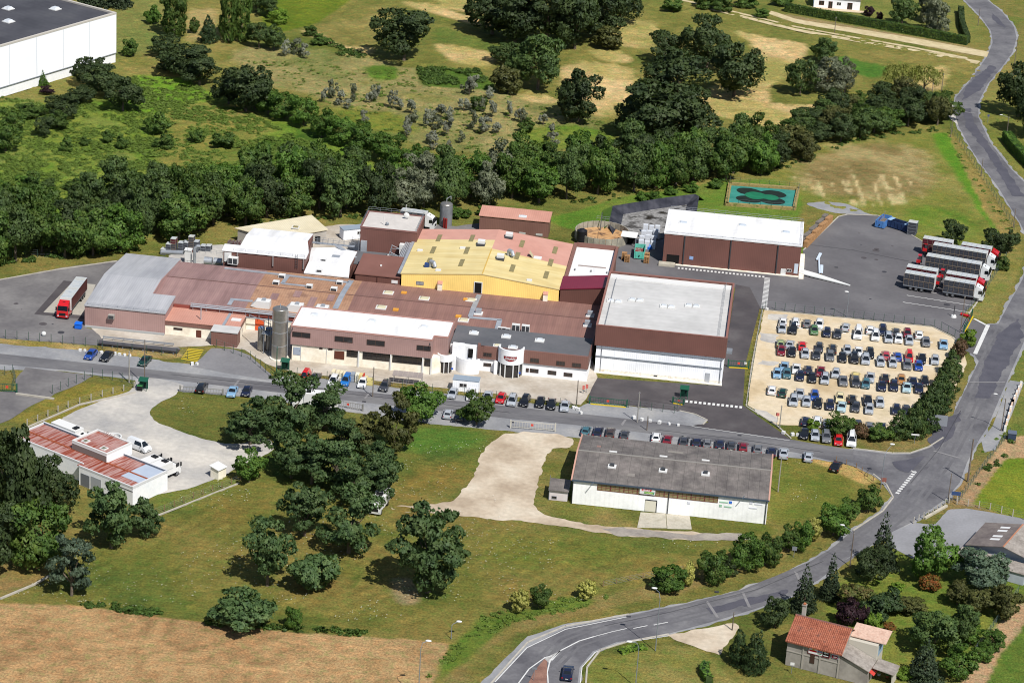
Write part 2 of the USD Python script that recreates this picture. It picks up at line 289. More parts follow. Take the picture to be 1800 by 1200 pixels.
COL = COL*(.86+.28*NF)[..., None]*(.9+.2*NM)[..., None]
# relief: hummocks only where nothing is laid on the ground
REL = np.zeros_like(GX)
def relief(pts, amp): 
    global REL
    w = np.array(px(pts)); im = Image.new('L', (NX, NY)); ImageDraw.Draw(im).polygon([((x-X0)/ST, (y-Y0)/ST) for x, y in w], fill=255)
    m = ndimage.gaussian_filter(np.asarray(im, float)/255, 3); m = np.clip(m*2-1, 0, 1); REL = np.maximum(REL, m*amp)
relief([(-300, -250), (1190, -250), (1190, 0), (1740, 112), (1660, 190), (1640, 215), (1330, 305), (960, 345), (840, 355), (400, 395), (200, 430), (0, 470), (-300, 490)], .55)
relief([(40, 1045), (300, 880), (520, 780), (870, 760), (845, 830), (700, 880), (960, 935), (1290, 960), (1080, 1050), (800, 1105), (400, 1085)], .35)
relief([(1400, 300), (1640, 240), (1740, 400), (1600, 390), (1440, 365)], .25)
relief([(-60, 1075), (780, 1135), (720, 1260), (-60, 1260)], .18)
relief([(1560, 970), (1690, 970), (1760, 1060), (1680, 1200), (1560, 1130), (1490, 1060)], .4)
Z = -.04+REL*((NM-.5)*1.4+(NF-.5)*1.2)
Z = np.where(REL > .02, np.maximum(Z, -.5), -.04)
v = np.stack([GX, GY, Z], -1).reshape(-1, 3)
I = np.arange(NX*NY).reshape(NY, NX); q = np.stack([I[:-1, :-1], I[:-1, 1:], I[1:, 1:], I[1:, :-1]], -1).reshape(-1, 4)
far = np.array([[-6000, -6000, -.04], [6000, -6000, -.04], [6000, 9000, -.04], [-6000, 9000, -.04]], float); n0 = len(v)
c4 = [0, NX-1, NX*NY-1, NX*(NY-1)]
v = np.vstack([v, far]); q = np.vstack([q, [[n0, n0+1, c4[1], c4[0]], [n0+1, n0+2, c4[2], c4[1]], [n0+2, n0+3, c4[3], c4[2]], [n0+3, n0, c4[0], c4[3]]]])
gcol = np.vstack([COL.reshape(-1, 3), np.tile(np.array(lin((112, 114, 58))), (4, 1))])
gm = usdkit.material(stage, '/World/Looks/meadow', {'a': ('attribute', {'attribute': 'tone'}), 'g': ('geometry', {}), 'n': ('noise_texture', {'scale': 2.3, 'detail': 4.0, 'roughness': .75}), 'r': ('map_range', {'from_min': .32, 'from_max': .68, 'to_min': .6, 'to_max': 1.42}), 'n2': ('noise_texture', {'scale': .55, 'detail': 3.0, 'roughness': .7}), 'r2': ('rgb_ramp', {'ramp': [(.34, (.78, .98, .8)), (.48, (1, 1, 1)), (.6, (1.12, 1.02, .95)), (.7, (1.4, 1.2, 1.2))]}),
    'mp': ('mapping', {'rotation': (0, 0, .5), 'scale': (.25, 1.6, 1)}), 'n3': ('noise_texture', {'scale': .9, 'detail': 2.0}), 'r3': ('map_range', {'from_min': .35, 'from_max': .65, 'to_min': .91, 'to_max': 1.09}), 'm': ('mix', {'mix_type': 'multiply', 'fac': 1.0}), 'm2': ('mix', {'mix_type': 'multiply', 'fac': 1.0}), 'm3': ('mix', {'mix_type': 'multiply', 'fac': 1.0}), 'b': ('bump', {'strength': .8, 'distance': .35}), 'p': ('principled_bsdf', {'roughness': .95, 'specular_ior_level': .1})},
    [('g.position', 'n.vector'), ('g.position', 'n2.vector'), ('g.position', 'mp.vector'), ('mp.vector', 'n3.vector'), ('n.fac', 'r.value'), ('n2.fac', 'r2.fac'), ('n3.fac', 'r3.value'), ('a.color', 'm.color1'), ('r.result', 'm.color2'), ('m.color', 'm2.color1'), ('r2.color', 'm2.color2'), ('m2.color', 'm3.color1'), ('r3.result', 'm3.color2'), ('m3.color', 'p.base_color'), ('n.fac', 'b.height'), ('b.normal', 'p.normal')], surface='p.BSDF')
g = usdkit.mesh(stage, '/World/ground', (v, q), gm, smooth=True)
UsdGeom.PrimvarsAPI(g).CreatePrimvar('tone', Sdf.ValueTypeNames.Color3fArray, 'vertex').Set(Vt.Vec3fArray.FromNumpy(gcol.astype(np.float32)))
key(g.GetPrim(), kind='structure')

# ------------------------------------------------------------------ roads, yards, tracks
asph = M('asphalt_lane', [(96, 95, 99), (112, 111, 114), (126, 125, 126)], .22, rough=.85, fine=[(2.5, .9, 1.1), (12, .93, 1.07)], stretch=(0, (.25, 1.0, 1)))
asph_r = M('asphalt_road', [(92, 91, 96), (112, 111, 115), (128, 127, 129)], .12, rough=.85, fine=[(1.5, .9, 1.1), (10, .94, 1.06)])
asph_patch = M('asphalt_patch', [(80, 80, 90), (94, 93, 102)], .3, rough=.85, fine=(4, .9, 1.1))
asph_dark = M('asphalt_dark', [(74, 70, 73), (84, 79, 81), (94, 90, 91)], .15, rough=.8, fine=[(2, .94, 1.06), (14, .94, 1.06)])
asph_yard = M('asphalt_yard', [(96, 94, 97), (106, 104, 107), (118, 116, 118)], .06, rough=.85, fine=[(1.2, .95, 1.05), (10, .94, 1.06)])
asph_left = M('asphalt_worn', [(104, 101, 103), (120, 117, 117), (134, 131, 130)], .1, rough=.85, fine=[(1.2, .92, 1.08), (10, .94, 1.06)])
chip = M('pale_chippings', [(136, 137, 141), (150, 151, 154), (166, 165, 164)], .12, rough=.9, fine=[(1.6, .92, 1.08), (9, .92, 1.08)])
conc = M('yard_concrete', [(176, 164, 148), (192, 182, 168), (206, 198, 186)], .15, rough=.9, fine=[(1.0, .9, 1.08), (7, .94, 1.06)])
sand = M('sandy_gravel', [(194, 172, 136), (212, 192, 158), (222, 206, 178), (200, 184, 150)], .07, rough=.95, fine=[(.8, .92, 1.08), (8, .9, 1.1)])
grav = M('grey_gravel', [(168, 166, 164), (190, 186, 180), (212, 206, 196)], .09, rough=.95, fine=[(1.0, .9, 1.08), (8, .92, 1.08)])
dirt = M('pale_dirt', [(176, 158, 136), (204, 188, 166), (218, 206, 186)], .09, rough=.95, fine=[(1.0, .9, 1.1), (8, .92, 1.08)])
white_line = M('road_paint', [(212, 212, 210), (236, 236, 234)], 1.2, rough=.6)
yellow_line = M('yellow_road_paint', [(206, 180, 40), (222, 198, 60)], 1.2, rough=.6)
pg = lambda pts: Polygon(px(pts)).buffer(0)
shoulder = pg([(-60, 598), (0, 604), (170, 617), (300, 636), (350, 641), (480, 664), (520, 659), (760, 689), (1010, 717), (1040, 706), (1190, 722), (1238, 738), (1240, 748), (1390, 775), (1440, 783), (1500, 802), (1510, 815), (1440, 808), (1340, 800), (1100, 778), (900, 758), (760, 745), (600, 722), (430, 697), (320, 688), (240, 668), (110, 652), (-60, 648)])
sheet('gravel_shoulder', ragged(shoulder, .5, 5), 0.0, chip)
lane = pg([(-60, 617), (0, 621.5), (300, 653), (528, 678), (800, 704), (1060, 731), (1214, 748), (1390, 772), (1440, 781), (1500, 790), (1569, 798), (1600, 800), (1560, 845), (1500, 819), (1400, 795), (1200, 769), (1060, 751), (900, 736), (577, 700), (300, 667), (0, 640), (-60, 635)])
sheet('street', lane, .012, asph)
L2 = [(836, 1225), (867, 1200), (925, 1138), (994, 1103), (1105, 1081), (1189, 1064), (1300, 1038), (1400, 1000), (1460, 965), (1500, 931), (1550, 898), (1569, 872), (1556, 850), (1535, 833), (1500, 815), (1500, 790), (1569, 798), (1600, 798), (1633, 787), (1658, 771), (1673, 750), (1705, 667), (1722, 637), (1712, 622), (1737, 570), (1755, 569), (1772, 537), (1797, 492), (1815, 440), (1795, 395), (1755, 330), (1720, 282), (1707, 262), (1685, 222), (1675, 190), (1680, 172), (1707, 140), (1735, 100), (1745, 75), (1742, 55), (1722, 27), (1695, 0), (1650, -60)]
R2 = [(1690, -60), (1735, 0), (1762, 22), (1782, 47), (1787, 67), (1780, 92), (1762, 117), (1737, 147), (1720, 180), (1720, 207), (1740, 250), (1775, 295), (1830, 350), (1880, 420), (1850, 520), (1800, 600), (1772, 665), (1735, 752), (1721, 773), (1700, 812), (1687, 848), (1662, 877), (1604, 917), (1571, 933), (1500, 973), (1440, 1018), (1392, 1047), (1339, 1066), (1260, 1090), (1175, 1113), (1083, 1128), (1042, 1144), (1019, 1172), (1012, 1225)]
road = pg(L2+R2)
sheet('road_margin', ragged(road.buffer(.55), .7, 8), .004, chip)
sheet('main_road', road, .018, asph_r)
sheet('road_edge_strip', ragged(pg([(845, 1222), (847, 1200), (928, 1119), (994, 1097), (1105, 1080), (1120, 1078), (994, 1104), (925, 1138), (867, 1200), (850, 1222)]), .2, 3).buffer(.2), .010, chip)
for i, pt in enumerate(([(1630, 775), (1655, 735), (1690, 725), (1672, 770), (1645, 790)], [(1712, 700), (1730, 640), (1757, 585), (1790, 560), (1800, 590), (1765, 650), (1740, 700)], [(1700, 150), (1740, 115), (1752, 118), (1722, 160), (1690, 178)], [(1690, 192), (1706, 190), (1712, 215), (1760, 285), (1800, 345), (1780, 345), (1735, 270), (1700, 225)], [(1742, 20), (1768, 45), (1772, 55), (1745, 35)], [(1240, 1068), (1330, 1048), (1330, 1058), (1250, 1080)], [(1300, 1058), (1385, 1035), (1380, 1045), (1310, 1066)], [(1568, 812), (1630, 800), (1600, 830), (1580, 826)])):
    sheet('tarmac_patch', ragged(pg(pt), .7, 60+i), .026+.004*i, asph_patch)
sheet('tarmac_yard_left', ragged(pg([(-60, 500), (0, 491), (100, 472), (207, 457), (245, 470), (165, 560), (150, 576), (300, 604), (318, 614), (170, 607), (0, 594), (-60, 588)]), .3, 6), .004, asph_left)
sheet('dark_tarmac_strip', pg([(60, 552), (112, 493), (128, 495), (76, 549), (152, 556), (148, 561)]), .016, asph_dark)
sheet('concrete_slab_left', pg([(76, 548.5), (122, 495.5), (168, 500), (146, 554)]), .012, M('pale_slab', [(176, 170, 160), (190, 184, 172)], .3, fine=(2, .92, 1.06)))
fore = pg([(150, 566), (290, 566), (430, 556), (470, 556), (520, 590), (760, 600), (1040, 630), (1050, 664), (1046, 676), (1022, 712), (860, 691), (700, 673), (520, 655), (470, 641), (430, 615), (380, 607), (300, 610), (185, 600)])
sheet('concrete_forecourt', ragged(fore, .25, 9), .020, conc)
sheet('gate_apron', ragged(pg([(338, 644), (372, 612), (410, 613), (440, 625), (478, 660), (474, 668), (400, 656)]), .2, 4), .026, M('apron_tarmac', [(126, 125, 128), (142, 141, 143)], .12, fine=[(1.5, .93, 1.07), (9, .95, 1.05)]))
sheet('tarmac_yard_back', pg([(1072, 490), (1085, 440), (1112, 405), (1175, 400), (1170, 455), (1410, 482), (1412, 440), (1474, 381), (1490, 377), (1543, 379), (1620, 424), (1757, 440), (1722, 522), (1690, 556), (1737, 571), (1712, 624), (1690, 612), (1676, 590), (1640, 573), (1342, 543), (1300, 540), (1290, 500)]), .006, asph_yard)
sheet('dark_tarmac_drive', pg([(1032, 704), (1040, 682), (1050, 664), (1268, 678), (1293, 500), (1318, 505), (1336, 540), (1310, 640), (1306, 712), (1330, 730), (1390, 772), (1300, 760), (1216, 748), (1246, 742), (1190, 722)]), .024, asph_dark)
sheet('kerb_island', ragged(pg([(1195, 722), (1222, 728), (1243, 738), (1236, 746), (1200, 744), (1150, 735)]), .1, 2), .028, chip)
lot = pg([(1344, 544), (1640, 574), (1676, 592), (1690, 605), (1700, 640), (1668, 705), (1615, 756), (1560, 762), (1480, 758), (1400, 748), (1366, 746), (1314, 712), (1322, 640)])
sheet('gravel_car_park', ragged(lot, .3, 12), .016, sand)
for i, pt in enumerate(([(1350, 553), (1385, 553), (1380, 561), (1350, 560)], [(1336, 585), (1368, 590), (1362, 602), (1334, 598)], [(1336, 630), (1372, 636), (1360, 642), (1332, 640)], [(1320, 712), (1372, 735), (1366, 745), (1325, 725)])):
    sheet('grey_gravel_patch', ragged(pg(pt), 1.2, 40+i), .024, grav)
drive = pg([(235, 660), (322, 672), (320, 688), (270, 712), (262, 735), (300, 752), (345, 768), (410, 783), (470, 766), (490, 790), (430, 815), (395, 836), (300, 868), (215, 872), (130, 770), (90, 742), (160, 710), (238, 685)])
sheet('gravel_drive', ragged(Polygon(smooth_poly(px([(235, 660), (322, 672), (320, 688), (270, 712), (262, 735), (300, 752), (345, 768), (410, 783), (470, 766), (490, 790), (430, 815), (395, 836), (300, 868), (215, 872), (130, 770), (90, 742), (160, 710), (238, 685)]), 1)).buffer(0), .5, 13), .012, grav)
sheet('tarmac_entry', ragged(pg([(45, 645), (163, 660), (142, 673), (97, 692), (50, 715), (17, 737), (-40, 760), (-40, 690), (28, 687), (26, 668)]), .3, 14), .014, asph_left)
sheet('dirt_yard', ragged(Polygon(smooth_poly(px([(890, 755), (1012, 765), (1006, 786), (962, 788), (952, 840), (936, 870), (938, 893), (962, 908), (1040, 922), (1120, 928), (1300, 940), (1312, 950), (1200, 947), (1080, 940), (950, 919), (830, 909), (690, 897), (680, 889), (790, 884), (815, 865), (835, 830), (848, 790)]), 1)).buffer(0), .8, 15), .014, dirt)
sheet('grey_track', ragged(pg([(1050, 926), (1120, 929), (1210, 938), (1320, 938), (1330, 948), (1240, 950), (1080, 940)]), .8, 16), .020, M('track_tarmac', [(138, 130, 124), (158, 150, 142), (174, 166, 154)], .2, fine=(2, .88, 1.08)))
padm = M('old_concrete', [(176, 168, 150), (196, 190, 174), (206, 196, 178)], .5, fine=(3, .9, 1.08))
sheet('concrete_pad', pg([(1126, 900), (1170, 902), (1172, 928), (1120, 927)]), .028, padm); sheet('concrete_pad', pg([(1171, 902), (1212, 905), (1216, 930), (1173, 929)]), .024, padm)
sheet('garage_yard', ragged(pg([(1570, 937), (1605, 918), (1643, 922), (1668, 895), (1700, 893), (1760, 903), (1830, 918), (1830, 975), (1690, 965), (1640, 1000), (1555, 955)]), .2, 17), .010, M('yard_tarmac_grey', [(140, 140, 143), (156, 156, 160)], .12, fine=(2, .93, 1.06)))
sheet('dirt_entry', ragged(pg([(1172, 1116), (1210, 1108), (1290, 1094), (1300, 1104), (1278, 1130), (1266, 1152), (1235, 1142), (1200, 1128)]), .7, 18), .012, dirt)
sheet('pavement_right', pg([(1725, 775), (1745, 748), (1775, 668), (1800, 672), (1778, 730), (1750, 790), (1730, 795)]), .010, chip)
track_m = M('cream_track', [(196, 178, 136), (222, 206, 166)], .4, fine=(3, .9, 1.08))
for pts in ([(1190, 5), (1250, 18), (1400, 55), (1500, 73), (1600, 90), (1718, 113), (1724, 108), (1600, 85.5), (1500, 68.5), (1400, 50.5), (1250, 14), (1190, 1)], [(1352, 25), (1400, 41), (1500, 58), (1600, 76), (1735, 101), (1742, 92), (1600, 66), (1500, 50), (1400, 34), (1355, 19)], [(1190, 0), (1250, 12.5), (1400, 48.5), (1500, 67), (1600, 84), (1700, 104), (1700, 101), (1600, 81.5), (1500, 64.5), (1400, 46.5), (1250, 10), (1190, -3)]):
    sheet('farm_track', ragged(pg(pts), .25, 19), .006, track_m)
sheet('dirt_bay', ragged(pg([(1655, 190), (1676, 182), (1690, 225), (1672, 210)]), .3, 20), .008, grav)
sheet('back_yard', ragged(pg([(296, 449), (345, 432), (392, 430), (430, 446), (400, 470), (300, 470)]), .4, 31), .006, grav); sheet('back_yard', ragged(pg([(540, 402), (600, 394), (660, 396), (650, 460), (540, 450)]), .4, 32), .006, conc); sheet('back_track', ragged(pg([(735, 408), (745, 392), (800, 398), (846, 392), (850, 412), (740, 425)]), .4, 33), .006, asph_left)
sheet('tarmac_spot', ragged(Polygon(smooth_poly(px([(1408, 358), (1440, 354), (1490, 357), (1520, 374), (1545, 379), (1480, 378)]))), .5, 21), .002, chip)
wear = M('wheel_wear', [(104, 103, 107), (116, 115, 118)], .2, rough=.8, fine=(2, .92, 1.06)); seal = M('tar_seal', (66, 66, 72), rough=.7); trench = M('trench_repair', [(134, 132, 134), (146, 144, 145)], .6, fine=(3, .92, 1.06))
mid = [(958, 1170), (1000, 1128), (1060, 1106), (1180, 1082), (1320, 1046), (1450, 992), (1535, 935), (1600, 880), (1660, 800), (1700, 725), (1740, 640), (1770, 580)]
for o_ in (-2.2, -.9, .9, 2.2):
    l_ = LineString(px(mid)).parallel_offset(abs(o_), 'left' if o_ < 0 else 'right'); sheet('worn_track', ragged(l_.buffer(.3), .12, 44+int(o_*3)), .022, wear)
for i, (p_, q_) in enumerate((((1242, 1056), (1262, 1086)), ((1305, 1040), (1318, 1068)), ((1398, 1004), (1412, 1036)), ((1640, 792), (1690, 806)), ((1702, 672), (1768, 672)), ((1688, 196), (1716, 200)), ((1100, 737), (1092, 748)), ((650, 690), (640, 702)), ((420, 668), (410, 682)))): sheet('trench_repair', ragged(strip(at(*p_)[:2], at(*q_)[:2], .5), .08, 70+i), .064, trench)
for i, pts in enumerate(([(300, 658), (480, 678), (620, 693), (760, 708), (900, 726)], [(1150, 755), (1300, 772), (1450, 795)], [(1060, 1100), (1180, 1075), (1330, 1036), (1450, 985)], [(1600, 850), (1650, 790), (1690, 720)], [(1420, 430), (1500, 440), (1600, 460)], [(1120, 700), (1240, 720)])): sheet('tar_seam', ragged(LineString(px(pts)).buffer(.05), .02, 90+i), .068, seal)
for i, q in enumerate(((1105, 1083), (1260, 1040), (1480, 938), (640, 706), (900, 742), (1300, 765), (1470, 470), (1280, 600))): x_, y_ = at(*q)[:2]; sheet('drain_cover', Polygon([(x_-.4, y_-.3), (x_+.4, y_-.3), (x_+.4, y_+.3), (x_-.4, y_+.3)]), .072, seal)
rs_ = np.random.RandomState(8)
for i in range(26): q = (rs_.uniform(1420, 1700), rs_.uniform(400, 540)) if i < 14 else (rs_.uniform(20, 140), rs_.uniform(490, 590)); x_, y_ = at(*q)[:2]; sheet('oil_stain', ragged(Point(x_, y_).buffer(rs_.uniform(.25, .9)), .3, 120+i), .0105 if i < 14 else .0085, seal if i % 3 == 0 else asph_dark) if Polygon([(1490, 385), (1540, 385), (1620, 430), (1700, 450), (1700, 540), (1420, 520), (1425, 440)] if i < 14 else [(0, 500), (60, 490), (60, 560), (130, 570), (130, 590), (0, 585)]).contains(Point(q)) else None
# kerbs
kerb_m = M('kerb_stone', [(178, 172, 160), (200, 194, 182)], .8, fine=(4, .9, 1.05))
def kerb(pts, w=.3, h=.12):
    mb = MB(); p = [at(*q) for q in pts]
    for a, b in zip(p[:-1], p[1:]):
        d = (b-a)[:2]; L = np.linalg.norm(d); an = math.atan2(d[1], d[0]); c, s = math.cos(an), math.sin(an)
        mb.box(-.05, L+.05, -w/2, w/2, -.05, h, R=[[c, -s, 0], [s, c, 0], [0, 0, 1]], o=(a[0], a[1], 0))
    return mb.build('kerb', kerb_m, kind='structure')
for k_ in ([(855, 1210), (928, 1128), (994, 1100), (1105, 1079)], [(1028, 1225), (1032, 1172), (1055, 1142), (1100, 1128), (1175, 1114)], [(1340, 545), (1322, 640), (1312, 712)], [(1344, 545), (1640, 575), (1674, 592), (1686, 605)], [(1312, 714), (1366, 748), (1390, 770)], [(1757, 441), (1724, 522), (1700, 556)], [(1412, 440), (1474, 381), (1490, 377), (1543, 379), (1622, 425)], [(1195, 722), (1222, 728), (1243, 738), (1236, 746)], [(1535, 833), (1558, 851), (1570, 874), (1552, 898), (1500, 932)], [(1500, 788), (1569, 796), (1600, 796), (1633, 785), (1658, 769)], [(-30, 497), (100, 474), (205, 459)]): kerb(k_)
# painted markings
def dashes(name, pts, n, on, w, mat=white_line, z=.040, along=True):
    x = thing(name, kind='structure'); p = [np.array(q) for q in px(pts)]; L = np.cumsum([0]+[np.linalg.norm(b-a) for a, b in zip(p[:-1], p[1:])])
    f = lambda t: np.array([np.interp(t*L[-1], L, [q[0] for q in p]), np.interp(t*L[-1], L, [q[1] for q in p])])
    for i in range(n):
        a, b = f((i+.5-on/2)/n), f((i+.5+on/2)/n); sheet('stripe', strip(a, b, w), z, mat, parent=x)
dashes('pedestrian_crossing', [(1203, 705), (1306, 716)], 13, .6, 1.15)
dashes('pedestrian_path', [(1190, 471), (1345, 487)], 24, .55, 1.0, z=.030)
dashes('pedestrian_path', [(1349, 488), (1343, 542)], 24, .55, 1.3, z=.030)
dashes('give_way_line', [(1609, 828), (1576, 868)], 11, .62, .75)
def line(name, pts, w=.16, z=.040, mat=white_line):
    return sheet(name, LineString(px(pts)).buffer(w/2, cap_style=2), z, mat)
line('give_way_bar', [(1583, 823), (1610, 829)], .35); line('stop_line', [(1714, 622), (1737, 571)], .9); line('stop_line', [(1733, 571), (1712, 560)], .6)
for a, b in (((1598, 508), (1722, 526)), ((1594, 519), (1716, 538)), ((1587, 531), (1706, 549))): line('bay_line', [a, b], .2, .022)
line('edge_line', [(870, 1198), (926, 1138), (994, 1105.5), (1105, 1083)], .18); line('edge_line', [(1020, 1200), (1023, 1172), (1046, 1146), (1085, 1131), (1175, 1117)], .15)
line('centre_line', [(970, 1160), (985, 1143), (1018, 1126), (1045, 1118)], .25); line('centre_line', [(1045, 1118), (1075, 1110), (1102, 1104)], .16)
line('centre_line', [(1113, 1104), (1138, 1099)], .2); line('centre_line', [(1149, 1098), (1174, 1093)], .2); line('edge_line', [(910, 1202), (930, 1175), (958, 1155), (970, 1152)], .22); line('edge_line', [(964, 1205), (962, 1180), (967, 1160), (985, 1143)], .22)
sheet('painted_hatching', pg([(957, 1157), (970, 1150), (986, 1143), (970, 1160), (966, 1166)]), .034, M('worn_paint', [(196, 194, 190), (150, 148, 148)], 2.0))
sheet('kerb_island', pg([(916, 1225), (940, 1178), (957, 1158), (962, 1162), (960, 1225)]), .08, M('red_chippings', [(132, 96, 84), (156, 118, 102)], .5, fine=(4, .9, 1.1)))
line('edge_line', [(1216, 749), (1300, 761), (1388, 774)], .15, .036)
# ------------------------------------------------------------------ buildings
def on_y(p, y0):
    """the point of the vertical plane y = y0 seen at a survey point"""
    d = (p[0]-900)*CR-(p[1]-600)*CU+FPX*CF; t = (y0-CAM[1])/d[1]; return CAM+d*t
c1 = lambda x, y: (x/4, 380+y/4)
c2 = lambda x, y: (370+x/4.445, 350+y/4.445)
c3 = lambda x, y: (400+x/4.5, 480+y/4.5)
c4 = lambda x, y: (680+x/4.0909, 360+y/4.0909)
c5 = lambda x, y: (750+x/5.294, 540+y/5.294)
c6 = lambda x, y: (1000+x/4, 440+y/4)
c7 = lambda x, y: (1080+x/4.0909, 300+y/4.0909)
cA = lambda x, y: (900+x/3.6, 730+y/3.6)
cB = lambda x, y: (x/3.75, 620+y/3.75)
cH = lambda x, y: (1200+x/4, 1000+y/4)
cG = lambda x, y: (1500+x/4.8, 750+y/4.8)
def slab(mb, pts, th=.15):
    pts = np.asarray(pts, float); n = len(pts)
    if n == 4: top = [[0, 1, 2], [0, 2, 3]]
    else: top = [[0, i, i+1] for i in range(1, n-1)]
    nn = np.cross(pts[1]-pts[0], pts[2]-pts[0])
    if nn[2] < 0: pts = pts[::-1]
    low = pts-[0, 0, th]; mb.add(np.vstack([pts, low]), np.array(top+[[a+n, c+n, b+n] for a, b, c in top]))
    mb.add(np.vstack([pts, low]), [[n+i, n+(i+1) % n, (i+1) % n, i] for i in range(n)]); return mb
def roof(parent, name, mat, pts, th=.15, label=None): return slab(MB(), pts, th).build(name, mat, parent, label=label)
def boxp(parent, name, mat, x0, x1, y0, y1, z0, z1, label=None): return MB().box(x0, x1, y0, y1, z0, z1).build(name, mat, parent, label=label)
cl = lambda n, c, **k: M(n, [tuple(int(v*.94) for v in c), c, tuple(min(255, int(v*1.05)) for v in c)], .12, stripe=[(0, .42, .88)], rough=.55, **{'k': 1.0, **k})      # steel cladding, ribs along x
PINK = cl('pinkish_cladding', (154, 125, 120)); BROWN = cl('brown_cladding', (106, 73, 66)); DBROWN = cl('dark_brown_cladding', (94, 64, 57)); MBROWN = cl('mid_brown_cladding', (116, 84, 76)); YELLOWW = cl('yellow_cladding', (232, 200, 118)); WHITEW = cl('white_cladding', (232, 234, 238)); CREAMW = M('cream_render', [(222, 212, 192), (236, 228, 210), (240, 234, 220)], .4, fine=(1.5, .92, 1.04), k=.92); SHEDW = M('offwhite_cladding', [(226, 227, 226), (236, 237, 236), (240, 241, 240)], .25, stripe=[(0, .9, .95)], fine=(1.2, .95, 1.03), k=.97)
WHITE = M('white_render', [(228, 230, 234), (238, 238, 238)], .4, fine=(2, .95, 1.03), k=.92); OFFW = M('plain_white', (234, 234, 232), rough=.5)
rm = lambda n, cs, per=.5, ang=0, lo=.9, **k: M(n, cs, .1, stripe=[(ang, per, lo)], fine=[(.5, .95, 1.05)], rough=.5, stretch=None, **k)
R_GREY = M('grey_roof', [(172, 173, 178), (184, 185, 189), (192, 192, 196)], .5, stripe=[(0, .5, .92), (90, 6, .97)], fine=[(1.2, .93, 1.05)], rough=.5, stretch=(0, (1, .12, 1))); R_PINKB = M('faded_brown_roof', [(146, 116, 112), (160, 128, 124), (170, 138, 132)], .5, stripe=[(0, .5, .9), (90, 5.5, .95)], fine=[(1.2, .92, 1.06)], rough=.5, stretch=(0, (1, .12, 1))); R_TAN = M('weathered_tan_roof', [(162, 124, 100), (178, 136, 108), (186, 146, 118), (154, 118, 98)], .16, stripe=[(0, .55, .86)], fine=[(.8, .86, 1.08)])
R_BROWN = M('brown_roof', [(138, 104, 96), (147, 110, 101), (154, 117, 106)], .45, stripe=[(0, .5, .9), (90, 5.5, .95)], fine=[(1.2, .92, 1.06)], stretch=(0, (1, .1, 1))); R_SALM = rm('salmon_roof', [(204, 148, 130), (212, 158, 140)]); R_YEL = M('yellow_roof', [(222, 198, 136), (232, 212, 152), (238, 220, 164)], .45, stripe=[(90, .5, .93), (0, 6.0, .96)], fine=[(1.4, .93, 1.04)], stretch=(0, (.14, 1, 1)))
R_WHITE = M('white_roof', [(222, 222, 222), (236, 236, 237), (242, 242, 242)], .5, stripe=[(90, 1.0, .93), (0, 5.0, .95)], fine=[(1.2, .93, 1.03)], k=.8, stretch=(0, (1, .15, 1))); R_MEMB = M('grey_white_membrane', [(196, 195, 193), (208, 207, 205), (216, 215, 213)], .1, fine=[(.5, .94, 1.04)], stripe=[(90, 1.9, .96)]); R_CREAM = rm('cream_roof', [(226, 214, 182), (234, 224, 196)], ang=30); R_DARK = M('bitumen_roof', [(92, 93, 98), (102, 103, 107), (110, 110, 114)], .12, fine=[(2, .94, 1.05)]); R_CRIM = M('crimson_roof', [(124, 38, 58), (136, 46, 66)], .15, stripe=[(0, .5, .92)], rough=.4)
R_BLACK = M('dark_membrane', [(70, 70, 76), (80, 80, 86), (88, 88, 92)], .08, fine=[(1, .94, 1.05)], stripe=[(57, 2.2, .94)])
R_GALV = M('galvanised', [(176, 182, 190), (198, 203, 210)], .5, metal=.35, rough=.4, spec=.5); STEEL = M('stainless', [(176, 172, 164), (192, 188, 182)], .4, metal=.75, rough=.34, fine=(1.5, .9, 1.05)); DARKG = M('dark_grey_metal', (70, 72, 76), rough=.5); GREYM = M('grey_metal', (140, 146, 154), rough=.5, metal=.2); BLACK = M('black_rubber', (28, 28, 30), rough=.8); PIPE = M('light_pipe', (196, 200, 206), rough=.35, metal=.4)
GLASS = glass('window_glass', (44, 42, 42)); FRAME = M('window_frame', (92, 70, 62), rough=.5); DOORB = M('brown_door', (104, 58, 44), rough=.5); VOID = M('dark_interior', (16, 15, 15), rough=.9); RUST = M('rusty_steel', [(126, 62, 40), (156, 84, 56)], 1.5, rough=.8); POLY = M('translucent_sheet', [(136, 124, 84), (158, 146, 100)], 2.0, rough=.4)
SKYL = M('skylight_dome', [(206, 212, 218), (226, 230, 234)], .5, rough=.2, spec=.6)
GREENM = M('green_metal', (32, 92, 72), rough=.5)

